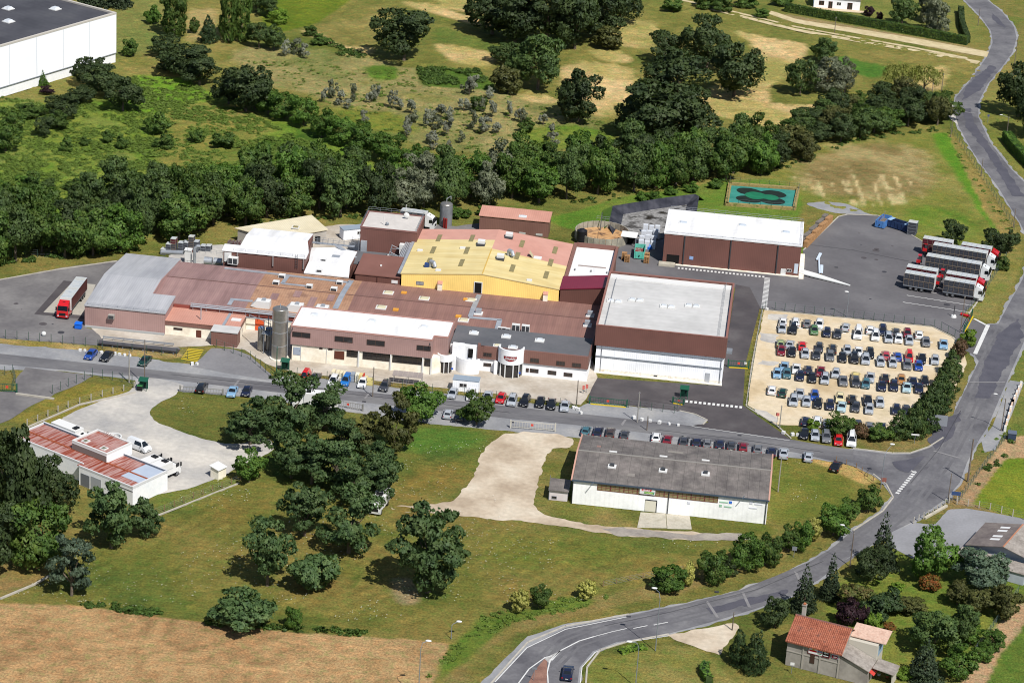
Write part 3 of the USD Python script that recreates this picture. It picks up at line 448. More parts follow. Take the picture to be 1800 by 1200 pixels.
def window(par, c, r, y0, n=1, fr=FRAME, d=.06, label=None, gl=None, rows=1):
    """a framed window on a front wall; r = left, top, right, bottom in the survey crop c"""
    a, b = on_y(c(r[0], r[1]), y0), on_y(c(r[2], r[3]), y0)
    return window_m(par, a[0], b[0], y0, b[2], a[2], n, fr, d, label, gl, rows)
def window_m(par, x0, x1, y0, z0, z1, n=1, fr=FRAME, d=.06, label=None, gl=None, rows=1):
    t = .09; mb = MB(); mb.box(x0, x1, y0-d, y0-.003, z0, z0+t).box(x0, x1, y0-d, y0-.003, z1-t, z1)
    for i in range(n+1):
        q = x0+(x1-x0-t)*i/n; mb.box(q, q+t, y0-d, y0-.003, z0+t, z1-t)
    for j in range(1, rows):
        q = z0+(z1-z0-t)*j/rows
        for i in range(n): mb.box(x0+(x1-x0-t)*i/n+t, x0+(x1-x0-t)*(i+1)/n, y0-d, y0-.003, q, q+t)
    w = mb.build('window', fr, par, label=label)
    for i in range(n):
        for j in range(rows):
            MB().box(x0+(x1-x0-t)*i/n+t, x0+(x1-x0-t)*(i+1)/n, y0-d*.55, y0-.004, z0+(z1-z0-t)*j/rows+t, z0+(z1-z0-t)*(j+1)/rows).build('pane', gl or GLASS, w)
    return w
def door(par, c, r, y0, mat, z0=0.02, name='door', handle=True, d=.07, label=None):
    a, b = on_y(c(r[0], r[1]), y0), on_y(c(r[2], r[3]), y0)
    z0 = max(b[2], z0); o = boxp(par, name, mat, a[0], b[0], y0-d, y0-.003, z0, a[2], label=label)
    if handle: MB().box(b[0]-.22, b[0]-.1, y0-d-.05, y0-d-.002, z0+1.0, z0+1.12).build('handle', DARKG, o)
    return o
def dome(par, x, y, z, w=1.3, l=1.5, h=.35, base=True, mat=None, name='skylight'):
    mb = MB(); hw, hl = w/2, l/2
    mb.prism([(x-hw-.2, y-hl-.2), (x+hw+.2, y-hl-.2), (x+hw+.2, y+hl+.2), (x-hw-.2, y+hl+.2)], z-.12, z+.12)
    b = mb.build(name, OFFW, par); t = MB(); 
    v = [[x-hw, y-hl, z+.12], [x+hw, y-hl, z+.12], [x+hw, y+hl, z+.12], [x-hw, y+hl, z+.12]]+[[x-hw*.6, y-hl*.6, z+.12+h], [x+hw*.6, y-hl*.6, z+.12+h], [x+hw*.6, y+hl*.6, z+.12+h], [x-hw*.6, y+hl*.6, z+.12+h]]
    t.add(v, [[4, 5, 6, 7], [0, 1, 5, 4], [1, 2, 6, 5], [2, 3, 7, 6], [3, 0, 4, 7]]); t.build('dome', mat or SKYL, b); return b
def rail(par, pts, h=1.0, step=2.5, name='guard_rail', mat=None):
    mb = MB(); pts = [np.asarray(p, float) for p in pts]
    for a, b in zip(pts[:-1], pts[1:]):
        for q in (h*.55, h): mb.tube(a+[0, 0, q], b+[0, 0, q], .03, 4)
        n = max(1, int(np.linalg.norm(b-a)/step))
        for i in range(n+1): p = a+(b-a)*i/n; mb.tube(p, p+[0, 0, h], .03, 4)
    return mb.build(name, mat or GREYM, par)
def ac_unit(par, x, y, z, w=1.6, d=.9, h=1.5, fans=2, name='cooling_unit', rz=0):
    o = MB().box(x-w/2, x+w/2, y-d/2, y+d/2, z, z+h).build(name, OFFW, par); mb = MB()
    for i in range(fans):
        q = x-w/2+w*(i+.5)/fans; mb.box(q-w/fans*.4, q+w/fans*.4, y-d/2-.03, y-d/2-.002, z+h*.12, z+h*.9)
    mb.build('fan_grille', DARKG, o); return o
def zr(y, y0, z0, yr, zr_, y1, z1): return z0+(zr_-z0)*(y-y0)/(yr-y0) if y < yr else zr_+(z1-zr_)*(y-yr)/(y1-yr)

# ---- the long production hall, four roof colours on one low gable
F = thing('production_hall', 'long low factory hall with a ridged roof in grey, faded brown, tan and brown', 'factory')
MB().prism([(-90.5, -15.8), (-73, -15.8), (-73, -7), (-78, -7), (-78, 19), (-90.5, 19.5)], 0, [4.8, 4.8, 5.2, 5.2, 3.6, 3.6]).build('wall', PINK, F, label='pinkish ribbed end wall')
MB().prism([(-77.95, -8), (18, -8), (18, 16), (-77.95, 16)], 0, 4.05).build('wall', BROWN, F)
gz = lambda y: zr(y, -15.8, 5.0, .5, 5.95, 19.3, 3.85); hz = lambda y: zr(y, -8.2, 4.3, 5, 5.0, 16.2, 4.35)
roof(F, 'roof_panel', R_GREY, [(-90.6, -16, 5.0), (-72.8, -16, 5.0), (-72.8, -7, gz(-7)), (-90.6, -7, gz(-7))], .25, 'grey roof section')
roof(F, 'roof_panel', R_GREY, [(-90.6, -7, gz(-7)), (-77.9, -7, gz(-7)), (-77.9, .5, 5.95), (-90.6, .5, 5.95)], .25); roof(F, 'roof_panel', R_GREY, [(-90.6, .5, 5.95), (-77.9, .5, 5.95), (-77.9, 19.3, 3.85), (-90.6, 19.3, 3.85)], .25)
MB().prism([(-77.9, -7), (-77.8, -7), (-77.8, .5), (-77.8, 19), (-77.9, 19), (-77.9, .5)], 3.6, [gz(-7)-.1, gz(-7)-.1, 5.85, 3.8, 3.8, 5.85]).build('gable_upstand', PINK, F)
for x0, x1, m, lb in ((-77.8, -57.4, R_PINKB, 'faded brown roof section'), (-57.4, -35.8, R_TAN, 'weathered tan roof section'), (-35.8, 18, R_BROWN, 'brown roof section')):
    roof(F, 'roof_panel', m, [(x0, -8.2, 4.3), (x1, -8.2, 4.3), (x1, 5, 5.0), (x0, 5, 5.0)], .3, lb); roof(F, 'roof_panel', m, [(x0, 5, 5.0), (x1, 5, 5.0), (x1, 16.2, 4.35), (x0, 16.2, 4.35)], .3)
boxp(F, 'ridge_cap', M('ridge_brown', (112, 84, 78)), -77.7, 18, 4.85, 5.15, 4.98, 5.05)
boxp(F, 'red_fascia', M('red_fascia', [(146, 76, 66), (160, 86, 76)], .2), -72.9, -45, -8.45, -8.2, 2.9, 4.15); boxp(F, 'white_wall_band', CREAMW, -57, -44.6, -8.3, -8.02, 0, 2.9); boxp(F, 'orange_door', M('orange_paint', (232, 100, 52)), -54.9, -53, -8.42, -8.32, 0, 2.6)
def walk(pts, w=.75, z=None, name='roof_walkway'):
    mb = MB(); p = [np.array(at(*q, 4.8)[:2]) for q in pts]
    for a, b in zip(p[:-1], p[1:]):
        L = np.linalg.norm(b-a); n = max(1, int(L/2.0)); d = (b-a)/L; nn = np.array([-d[1], d[0]])*w/2
        for i in range(n):
            s, e = a+(b-a)*i/n, a+(b-a)*(i+1)/n; q = [s-nn, e-nn, e+nn, s+nn]; slab(mb, [(x, y, hz(y)+.16) for x, y in q], .12)
    return mb.build(name, R_GALV, F)
walk([c2(110, 530), c2(1080, 645)], 1.0); walk([c2(1100, 628), c2(975, 850)], 1.2); walk([c2(605, 595), c2(560, 665)], .9); walk([c2(560, 663), c2(750, 683)], .8); walk([c2(155, 775), c2(330, 792)], .8); walk([c2(170, 780), c2(145, 815)], .9); walk([c4(665, 640), c4(600, 805)], 1.1); walk([c4(590, 808), c4(825, 828)], .9); walk([c4(812, 828), c4(785, 910)], 1.1)
boxp(F, 'gutter_box', R_GALV, -8.6, 17.6, -8.3, -7.5, 4.36, 4.6)
for i in range(9): MB().box(-8+i*2.8, -7.85+i*2.8, -8.4, -8.25, 4.6, 5.2).build('gutter_bracket', R_GALV, F)
for q in ((560, 600), (513, 660), (773, 690), (965, 712), (1010, 652)):
    x, y, z = at(*c2(*q), 4.9); ac_unit(F, x, y, hz(y)-.05, 1.4, 1.2, .75, 1, 'roof_fan')
for q in ((1390, 730), (1335, 842), (1670, 778)): x, y, z = at(*c2(*q), 4.9); dome(F, x, y, hz(y)+.05, 1.9, 1.6, .25, mat=M('old_skylight', (206, 200, 170)))
for q in ((607, 682), (552, 822)): x, y, z = at(*c4(*q), 4.9); dome(F, x, y, hz(y)+.05, 1.9, 1.6, .25, mat=_mats['old_skylight'])
ORH = M('orange_hatch', (226, 160, 64))
for cc, q in ((c2, (1512, 728)), (c2, (1448, 860)), (c4, (570, 678)), (c4, (515, 798))): x, y, z = at(*cc(*q), 4.9); boxp(F, 'roof_hatch', ORH, x-.6, x+.6, y-.6, y+.6, hz(y)-.05, hz(y)+.25)
for q in ((660, 778), (1462, 795), (1443, 862)):
    x, y, z = at(*c4(*q), 5.0); b = boxp(F, 'roof_fan', OFFW, x-.9, x+.9, y-.9, y+.9, hz(y)-.05, hz(y)+.25); MB().box(x-.6, x+.6, y-.5, y+.5, hz(y)+.25, hz(y)+1.15).build('cowl', R_GALV, b)
for q in ((813, 900), (842, 903), (871, 908)): x, y, z = at(*c4(*q), 4.7); ac_unit(F, x, y, hz(y)-.02, .95, .5, 1.0, 1)
for q in ((927, 898), (997, 905)): x, y, z = at(*c4(*q), 5.0); ac_unit(F, x, y, hz(y)-.02, 1.7, .8, 1.9, 2)
for q, w in (((415, 800), 3.0), ((675, 830), 2.8), ((880, 840), 2.6)):
    x, y, z = at(*c2(*q), 5.6); y = min(y, -5.4); mb = MB(); zz = hz(y)
    mb.prism([(x-w/2, y-1), (x+w/2, y-1), (x+w/2, y+1), (x-w/2, y+1)], zz-.1, zz+1.5); mb.add([(x-w/2, y-1, zz), (x-w/2, y+1, zz), (x-w/2, y+1, zz+1.5), (x-w/2, y-1, zz+1.5), (x-w/2-1.2, y-1, zz+.2), (x-w/2-1.2, y+1, zz+.2)], [[0, 3, 4, 4], [1, 5, 2, 2], [3, 2, 5, 4]]); o = mb.build('air_handler', OFFW, F); MB().box(x-.3, x+.5, y-.5, y+.4, zz+1.5, zz+1.9).build('motor', R_GALV, o)
mb = MB()
for dy, z in ((-8.9, 4.5), (-9.25, 4.35), (-8.9, 4.9)): mb.tube((-69, dy, z), (-45, dy, z), .13, 6)
for i in range(9): mb.tube((-68.5+i*2.9, -9.05, 3.2), (-68.5+i*2.9, -9.05, 4.9), .06, 4)
mb.build('pipe_rack', PIPE, F); MB().path([(-72, -9.6, 3.3), (-58, -9.6, 3.3), (-45, -9.6, 3.3)], .12).build('pipe', PIPE, F)
for q, dx in (((500, 760), 1.6), ((680, 745), 1.6), ((800, 790), 1.5), ((940, 775), 1.5)): x, y, z = at(*c2(*q), 4.8); slab(MB(), [(x-dx/2, y-(1.6 if q[0] != 800 else 3.6), hz(y-1.6)+.012+.1), (x+dx/2, y-(1.6 if q[0] != 800 else 3.6), hz(y-1.6)+.112), (x+dx/2, y+1.6, hz(y+1.6)+.112), (x-dx/2, y+1.6, hz(y+1.6)+.112)], .1).build('brown_roof_patch', R_PINKB, F)
door_canopy = boxp(F, 'wall_heater', M('louvre_metal', (170, 166, 160)), -85.2, -83.9, -16.7, -15.83, 2.6, 3.5); MB().box(-85.1, -84, -16.74, -16.705, 2.7, 3.4).build('louvre', DARKG, door_canopy)
rail(F, [(-90, -15.7, 5.02), (-73.2, -15.7, 5.02)], .5, 2.8, 'snow_rail'); MB().box(-90.4, -73, -16.4, -15.85, 0, .35).build('plinth', M('plinth_grey', (170, 172, 172)), F)

# ---- salmon annex and brown plant room in front of the hall
A = thing('salmon_annex', 'low annex with salmon roof, brown fascia and cream wall with a dark door', 'factory annex')
MB().box(-73.3, -57, -15.5, -8.5, 0, 2.2).build('wall', CREAMW, A); MB().box(-73.35, -56.9, -15.65, -8.48, 2.2, 3.2).build('fascia', MBROWN, A); roof(A, 'roof', R_SALM, [(-73.4, -15.75, 3.25), (-56.8, -15.75, 3.25), (-56.8, -8.5, 3.5), (-73.4, -8.5, 3.5)], .12)
door(A, c1, (1380, 800, 1415, 860), -15.5, DOORB); window(A, c1, (1220, 780, 1283, 803), -15.5, 2); boxp(A, 'roof_walkway', R_GALV, -60.6, -60, -15.6, -8.7, 3.42, 3.6); boxp(A, 'roof_hatch', OFFW, -59.4, -57.3, -12.6, -11.2, 3.38, 3.55); MB().tube((-65.7, -13.5, 3.2), (-65.7, -13.5, 6.4), .12, 8).build('flue', PIPE, A)
B_ = thing('plant_room', 'small brown ribbed plant room with pale flat roof in front of the salmon annex', 'outbuilding')
MB().box(-62.2, -56.6, -18.9, -15.72, 0, 3.25).build('wall', MBROWN, B_); roof(B_, 'roof', R_MEMB, [(-62.35, -19.05, 3.35), (-56.45, -19.05, 3.35), (-56.45, -15.7, 3.5), (-62.35, -15.7, 3.5)], .15)

# ---- office block: pink upper storey over a cream ground floor
O = thing('long_office_block', 'two storey office, pinkish upper floor over cream ground floor, white flat roof', 'office building')
foot = [(-44.4, -22.6), (-14.4, -22.6), (-14.4, -20.2), (-11.4, -20.2), (-11.4, -11.5), (-44.4, -11.5)]
MB().prism([(-44.1, -22.3), (-14.4, -22.3), (-11.5, -20), (-11.5, -11.6), (-44.1, -11.6)], 0, 3.7).build('ground_floor_wall', CREAMW, O)
MB().prism(foot, 3.7, 7.75).build('upper_wall', PINK, O)
MB().prism([(-44.2, -22.4), (-14.6, -22.4), (-14.6, -20), (-11.6, -20), (-11.6, -11.7), (-44.2, -11.7)], 7.7, 7.82).build('roof', R_WHITE, O)
pm = MB()
for (a, b) in zip(foot, foot[1:]+foot[:1]):
    x0, x1 = sorted((a[0], b[0])); y0, y1 = sorted((a[1], b[1])); pm.box(x0-.06 if x0 == x1 else x0, x1+.06 if x0 == x1 else x1, y0-.06 if y0 == y1 else y0, y1+.06 if y0 == y1 else y1, 7.65, 8.0)
pm.build('parapet_trim', M('pink_trim', (196, 150, 140)), O)
for r in ((513, 460, 655, 515), (848, 495, 990, 552), (1102, 523, 1243, 580), (1497, 567, 1607, 618)): window(O, c3, r, -22.62, 2)
door(O, c3, (521, 583, 577, 648), -22.32, M('grey_blue_door', (168, 180, 196)), label='pale blue door'); door(O, c3, (846, 612, 922, 683), -22.32, DOORB, label='brown double door')
for r, n in (((943, 607, 1035, 668), 3), ((1070, 622, 1288, 700), 6), ((1305, 647, 1540, 727), 6), ((1558, 675, 1610, 738), 2)): window(O, c3, r, -22.32, n, fr=M('dark_frame', (60, 50, 46)))
for x in (1037, 1292, 1547, 1615): a = on_y(c3(x, 640), -22.5); boxp(O, 'column', OFFW, a[0]-.15, a[0]+.15, -22.58, -22.33, 0, 3.68)
for q in ((685, 330), (1142, 380), (1553, 427)): x, y, z = at(*c3(*q), 7.9); dome(O, x, y, 7.9, 1.5, 1.3, .3)
for x in (513, 1600): a = on_y(c3(x, 430 if x == 513 else 552), -22.6); MB().tube((a[0], -22.6, a[2]), (a[0]+.15, -23.2, a[2]-.3), .08, 6).build('floodlight', DARKG, O)
window(O, c3, (726, 588, 752, 602), -22.32, 1); window(O, c3, (797, 590, 830, 610), -22.32, 1)
for x, z0 in ((580, 3.6), (785, 3.6)): a = on_y(c3(x, 600), -22.4); MB().tube((a[0], -22.42, .1), (a[0], -22.42, z0), .05, 6).build('downpipe', OFFW, O)

# ---- front office with dark roof, curved white entrance and brown upper storey
D = thing('front_office', 'front office with dark flat roof, brown upper storey and white entrance drum', 'office building')
MB().box(-11.3, 18, -17.7, -7.3, 0, 2.9).build('ground_floor_wall', WHITE, D); MB().box(-11.2, 17.95, -17.6, -7.3, 2.9, 5.5).build('core_wall', WHITE, D); MB().box(-5.4, 18.05, -18.05, -17.62, 2.9, 5.75).build('upper_cladding', MBROWN, D); MB().box(17.96, 18.1, -17.6, -7.3, 2.9, 5.75).build('end_cladding', MBROWN, D)
MB().box(-11.2, 17.9, -17.6, -7.4, 5.5, 5.62).build('roof', R_DARK, D)
def arc_wall(par, name, mat, cx, cy, r, a0, a1, z0, z1, th=.3, n=24):
    an = np.radians(np.linspace(a0, a1, n)); o_ = [(cx+r*math.cos(a), cy+r*math.sin(a)) for a in an]; i_ = [(cx+(r-th)*math.cos(a), cy+(r-th)*math.sin(a)) for a in an]
    mb = MB()
    for k in range(n-1): mb.prism([o_[k], o_[k+1], i_[k+1], i_[k]], z0, z1)
    return mb.build(name, mat, par)
dc = (1.75, -17.6); DR = 2.75
arc_wall(D, 'entrance_drum', WHITE, *dc, DR, 178, 362, 3.0, 6.3); MB().prism([(dc[0]+(DR-.3)*math.cos(a), dc[1]+(DR-.3)*math.sin(a)) for a in np.radians(np.linspace(180, 360, 20))], 5.4, 5.63).build('drum_roof', R_DARK, D)
gd = arc_wall(D, 'entrance_glazing', GLASS, *dc, DR-.35, 180, 360, .05, 3.0, .05)
for a in (186, 222, 250, 288, 318, 352): r_ = math.radians(a); MB().cyl(dc[0]+(DR-.15)*math.cos(r_), dc[1]+(DR-.15)*math.sin(r_), 0, 3.0, .14, 8).build('column', OFFW, D)
# logo: red shield with white script, wrapped on the drum
LOGO_R = M('logo_red', (206, 36, 44), rough=.4); LOGO_W = M('logo_white', (240, 240, 240), rough=.4)
def wrap(v, off): 
    a = math.radians(270)+(v[:, 0]/DR); rr = DR+off+v[:, 2]; return np.stack([dc[0]+rr*np.cos(a), dc[1]+rr*np.sin(a), v[:, 1]], 1)
sh = [(x, 4.95-.02*abs(x)) for x in np.linspace(-1.4, 1.4, 24)]+[(x, 4.78-.86*math.sqrt(max(0, 1-(x/1.45)**2))) for x in np.linspace(1.38, -1.38, 24)]
sg = Polygon(sh).buffer(0)
def grid_patch(poly, off, step=.12):
    mb = MB(); 
    for x in np.arange(-1.6, 1.6, step):
        g_ = poly.intersection(Polygon([(x, 0), (x+step, 0), (x+step, 9), (x, 9)]))
        for g2 in getattr(g_, 'geoms', [g_]):
            if g2.is_empty or g2.area < 1e-4: continue
            v, f = trimesh.creation.triangulate_polygon(g2, engine='earcut'); mb.add(wrap(np.c_[v, np.zeros(len(v))], off), np.vstack([f, f[:, ::-1]]))
    return mb
def drum_centre(): pass
lo = grid_patch(Polygon([(x+.1, z) for x, z in sh]).buffer(.09), .012).build('logo_border', LOGO_W, D); grid_patch(Polygon([(x+.1, z) for x, z in sh]).buffer(0), .024).build('logo_shield', LOGO_R, lo)
tx = meshkit.text_mesh('Gaulois', .5, .02, True); tv = np.array(tx.vertices); tv[:, 0] += -(tv[:, 0].max()+tv[:, 0].min())/2; tv[:, 0] *= 2.15/np.ptp(tv[:, 0]); tv[:, 0] += .1+.12*(tv[:, 1]); tv[:, 1] += 4.28
MB().add(wrap(tv, .036), tx.faces).build('logo_lettering', LOGO_W, lo)
window(D, c5, (528, 418, 605, 462), -18.07, 3); window(D, c5, (965, 470, 1045, 518), -18.07, 3); window(D, c5, (1208, 497, 1286, 545), -18.07, 3); window(D, c5, (1355, 515, 1435, 560), -18.07, 3)
for r in ((925, 565, 950, 603), (962, 568, 1040, 612), (1128, 585, 1205, 630), (1277, 605, 1355, 648)): window(D, c5, r, -17.72, 2)
window(D, c5, (530, 515, 600, 553), -17.72, 2)
for q in ((440, 237), (740, 270), (1052, 306), (803, 373)): x, y, z = at(*c5(*q), 5.8); dome(D, x, y, 5.75, 1.6, 1.2, .35)
x, y, z = at(*c5(655, 355), 5.7); dome(D, x, y, 5.7, 1.2, 1.0, .2, mat=_mats['old_skylight'])
arc_wall(D, 'curved_brown_bay', MBROWN, -3.9, -16.45, 1.65, 180, 270, 2.9, 5.75, .25, 10); MB().box(-5.4, -4.9, -17.6, -16.4, 2.9, 5.7).build('bay_side', MBROWN, D)
MB().box(-10.6, -8.2, -19.0, -17.72, 0, 5.9).build('stair_tower', WHITE, D); MB().prism([(-8.2, -18.6), (-6.9, -19.0), (-5.6, -18.3), (-5.6, -17.72), (-8.2, -17.72)], 0, 5.75).build('stair_tower', WHITE, D)
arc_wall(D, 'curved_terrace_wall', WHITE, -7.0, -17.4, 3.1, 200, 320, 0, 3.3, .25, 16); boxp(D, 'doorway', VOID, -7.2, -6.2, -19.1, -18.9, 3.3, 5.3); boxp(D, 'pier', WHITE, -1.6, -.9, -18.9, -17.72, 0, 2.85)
ec = (-11.9, -19.6); arc_wall(D, 'porch_drum', WHITE, *ec, 1.75, 170, 370, 2.6, 4.1); MB().prism([(ec[0]+1.5*math.cos(a), ec[1]+1.5*math.sin(a)) for a in np.linspace(0, 6.1, 22)], 3.3, 3.5).build('porch_roof', M('leaf_litter', [(116, 104, 92), (160, 152, 138)], 2.5), D); arc_wall(D, 'porch_glazing', GLASS, *ec, 1.45, 180, 360, .05, 2.6, .05)
for a in (190, 235, 270, 305, 350): r_ = math.radians(a); MB().cyl(ec[0]+1.6*math.cos(r_), ec[1]+1.6*math.sin(r_), 0, 2.6, .11, 8).build('porch_column', OFFW, D)
MB().box(-14.3, -11.4, -20.1, -19.9, 0, 3.6).build('link_wall', WHITE, D)
for a, nm in (((865, 610), -1), ((238, 570), 1)): 
    p = on_y(c5(*a), -20.2 if nm < 0 else -21.2); MB().box(p[0]-.2, p[0]+.2, p[1]-.03, p[1], p[2]-.2, p[2]+.2).build('blue_notice', M('notice_blue', (40, 96, 210)), D)

# ---- the big white and brown warehouse
W = thing('main_warehouse', 'large square warehouse, white lower walls, brown upper band, pale flat roof behind a parapet', 'warehouse')
MB().box(19.1, 46.1, -11.8, 20.2, 0, 6.1).build('lower_wall', WHITEW, W)
wm = MB(); wm.box(18.7, 46.4, -12.05, -11.7, 6.1, 10.7).box(18.7, 46.4, 20.0, 20.35, 6.1, 10.7).box(18.7, 19.05, -11.7, 20.0, 6.1, 10.7).box(46.05, 46.4, -11.7, 20.0, 6.1, 10.7); wm.build('upper_cladding', BROWN, W)
MB().box(19.05, 46.05, -11.7, 20.0, 9.8, 10.1).build('roof', R_MEMB, W); pm = MB(); pm.box(18.66, 46.44, -12.09, -11.66, 10.7, 10.78).box(18.66, 46.44, 19.96, 20.39, 10.7, 10.78).box(18.66, 19.09, -11.66, 19.96, 10.7, 10.78).box(46.01, 46.44, -11.66, 19.96, 10.7, 10.78); pm.build('parapet_cap', M('cap_brown', (150, 104, 94)), W)
boxp(W, 'white_gutter_band', OFFW, 19.1, 46, 17.6, 19.9, 10.1, 10.32); [MB().box(x, x+.06, -11.83, -11.803, .2, 6.0).build('panel_joint', M('joint_pale', (222, 224, 227), k=.9), W) for x in np.arange(23, 46, 4.8)]; MB().box(19.2, 46, -11.82, -11.803, .2, .75).build('splash_zone', M('splash_dirt', [(206, 200, 188), (226, 222, 214), (196, 188, 172)], 1.2, fine=(3, .92, 1.04), k=.92), W); boxp(W, 'personnel_door', M('door_grey', (188, 192, 198)), 42.5, 43.5, -11.9, -11.83, .2, 2.3)
for z in (5.55, 3.55): MB().box(19.2, 45.9, -12.0, -11.83, z, z+.22).build('cable_tray', M('tray_grey', (146, 152, 160)), W)
for x in (20.3, 45.6): MB().tube((x, -11.95, .1), (x, -11.95, 6), .07, 6).build('downpipe', GREYM, W)
for q in ((320, 355), (472, 347), (693, 393), (868, 388)): x, y, z = at(*c6(*q), 10.3); dome(W, x-.8, y, 10.25, 1.3, 1.3, .25); dome(W, x+.8, y, 10.25, 1.3, 1.3, .25)
rail(W, [(44.6, -11, 10.1), (44.6, 19.5, 10.1)], 1.0, 2, 'roof_rail'); rail(W, [(20.5, -11, 10.1), (20.5, 17, 10.1)], .5, 1.6, 'roof_rail')
mb = MB(); [mb.tube((18.4, -5+i*.5, 4.4), (18.4, -5+i*.5, 9), .02, 3) for i in range(2)]; [mb.tube((18.4, -5, z), (18.4, -4.5, z), .02, 3) for z in np.arange(4.6, 9, .4)]; mb.build('ladder', R_GALV, W)
for z in (8.5, 8.9, 9.3): boxp(W, 'warning_marker', LOGO_R if z != 8.9 else LOGO_W, 18.5, 18.69, -6.2, -5.9, z, z+.38)
MB().box(19.0, 46.2, -12.6, -11.85, 0, .18).build('concrete_plinth', CREAMW, W); boxp(W, 'wall_vent', DARKG, 31.7, 32.4, -11.9, -11.8, .3, .55); boxp(W, 'loading_platform', GREYM, 46.42, 47.6, -4.2, -2.4, 4.0, 4.6)

# ---- upper right warehouse
U = thing('back_warehouse', 'brown ribbed warehouse with bright white roof, dark loading door at its left end', 'warehouse')
MB().box(28.7, 60.7, 57.0, 72.0, 0, 7.5).build('wall', BROWN, U); roof(U, 'roof', R_WHITE, [(28.5, 56.9, 7.75), (60.9, 56.9, 7.75), (60.9, 72.2, 8.3), (28.5, 72.2, 8.3)], .3)
for x in (505, 840, 1182): a = on_y(c7(x, 520), 57.0); boxp(U, 'downpipe', DARKG, a[0]-.12, a[0]+.12, 56.75, 56.98, .1, 7.4)
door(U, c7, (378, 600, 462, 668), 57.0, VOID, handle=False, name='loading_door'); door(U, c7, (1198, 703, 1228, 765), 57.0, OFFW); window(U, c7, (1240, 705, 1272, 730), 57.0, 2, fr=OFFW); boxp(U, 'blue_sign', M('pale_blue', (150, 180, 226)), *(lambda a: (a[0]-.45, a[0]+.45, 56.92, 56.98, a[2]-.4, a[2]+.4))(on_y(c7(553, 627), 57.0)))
boxp(U, 'loading_ramp', padm, 27.9, 31.7, 55.0, 56.9, 0, .55); boxp(U, 'plinth', CREAMW, 31.8, 60.7, 56.5, 56.98, 0, .2); boxp(U, 'side_plinth', CREAMW, 60.75, 61.9, 55.5, 72, 0, .3)
for q in ((495, 370), (922, 392), (1235, 440)): x, y, z = at(*c7(*q), 8.1); dome(U, x, y, 7.75+.036*(y-57), 1.7, 1.3, .15, mat=M('pale_dome', (190, 200, 212)))
rail(U, [(29, 71.8, 8.25), (60.6, 71.8, 8.25)], 1.0, 2.6); rail(U, [(60.6, 57.4, 7.7), (60.6, 71.8, 8.25)], 1.0, 2.6); rail(U, [(29, 57.3, 7.7), (60.5, 57.3, 7.7)], .35, 2.6, 'gutter_rail')
door(U, c7, (1296, 668, 1316, 740), 57.0, M('pale_strip_door', (214, 226, 238)), handle=False, name='side_door')

# ---- yellow gabled hall
Y = thing('yellow_hall', 'yellow hall with broad shallow gable, rear part of its roof salmon pink, brown rooflight strips', 'factory')
yz = lambda x: 7.35+(9.15-7.35)*((x+27.2)/18.2 if x < -9 else (8.4-x)/17.4)
MB().prism([(-27, 15), (-9, 15), (8.2, 15), (8.2, 44), (-9, 44), (-27, 44)], 0, [7.1, 8.9, 7.1, 7.1, 8.9, 7.1]).build('wall', YELLOWW, Y)
for x0, x1, yb in ((-27.2, -9, 37.3), (-9, 8.4, 34)):
    ybl, ybr = (37.3, 37.0) if x0 < -20 else (31.3, 29.5)
    roof(Y, 'roof_panel', R_YEL, [(x0, 14.9, yz(x0)), (x1, 14.9, yz(x1)), (x1, ybr, yz(x1)), (x0, ybl, yz(x0))], .2, 'yellow roof section'); roof(Y, 'roof_panel', M('salmon_pink_roof', [(206, 150, 134), (214, 160, 144), (218, 166, 150)], .08, stripe=[(90, .5, .94)], fine=[(.5, .95, 1.04)]), [(x0, ybl, yz(x0)), (x1, ybr, yz(x1)), (x1, 44.2, yz(x1)), (x0, 44.2, yz(x0))], .2, 'salmon pink roof section')
for i, r in enumerate(((375, 240), (612, 242), (333, 326), (575, 330), (303, 408), (537, 418), (972, 281), (1210, 328), (938, 368), (903, 457), (1178, 417), (1146, 506))):
    x, y, z = at(*c4(*r), 8.4); x, y, z = at(*c4(*r), yz(x)); slab(MB(), [(x-.5, y-2.2, yz(x-.5)+.1), (x+.5, y-2.2, yz(x+.5)+.1), (x+.5, y+2.2, yz(x+.5)+.1), (x-.5, y+2.2, yz(x-.5)+.1)], .1).build('rooflight', POLY, Y)
for q in ((878, 240), (678, 293), (815, 395)):
    x, y, z = at(*c4(*q), 8.8); z = yz(x); b = MB().box(x-.9, x+.9, y-.8, y+.8, z-.1, z+.45).build('roof_fan', DARKG, Y); MB().box(x-.8, x+.8, y-.3, y+1.1, z+.45, z+1.1).build('fan_hood', OFFW, b)
for q in ((885, 363), (325, 420)):
    x, y, z = at(*c4(*q), 8.8); z = yz(x); MB().path([(x-.3, y, z), (x-.3, y, z+1.3), (x+.5, y-.6, z+1.3), (x+.9, y-1.2, z+.4)], .42, 10).build('duct_elbow', R_GALV, Y)
x, y, z = at(*c4(288, 428), 8.4); MB().box(x-.5, x+.5, y-.5, y+.5, yz(x), yz(x)+.8).build('blue_motor', M('motor_blue', (48, 74, 130)), Y)
for q in ((240, 310), (545, 320), (370, 470), (1025, 540)): x, y, z = at(*c4(*q), 8.3); boxp(Y, 'roof_vent', OFFW, x-.6, x+.6, y-.35, y+.35, yz(x)-.1, yz(x)+.35)
x, y, z = at(*c4(1085, 375), 8.3); boxp(Y, 'hatch_frame', OFFW, x-.9, x+.9, y-.8, y+.8, yz(x)-.1, yz(x)+.15); slab(MB(), [(x-1.0, y-.8, yz(x)+.16), (x-1.9, y-.8, yz(x)+1.4), (x-1.9, y+.8, yz(x)+1.4), (x-1.0, y+.8, yz(x)+.16)], .08).build('open_hatch_lid', M('hatch_lid', (196, 184, 150)), Y)
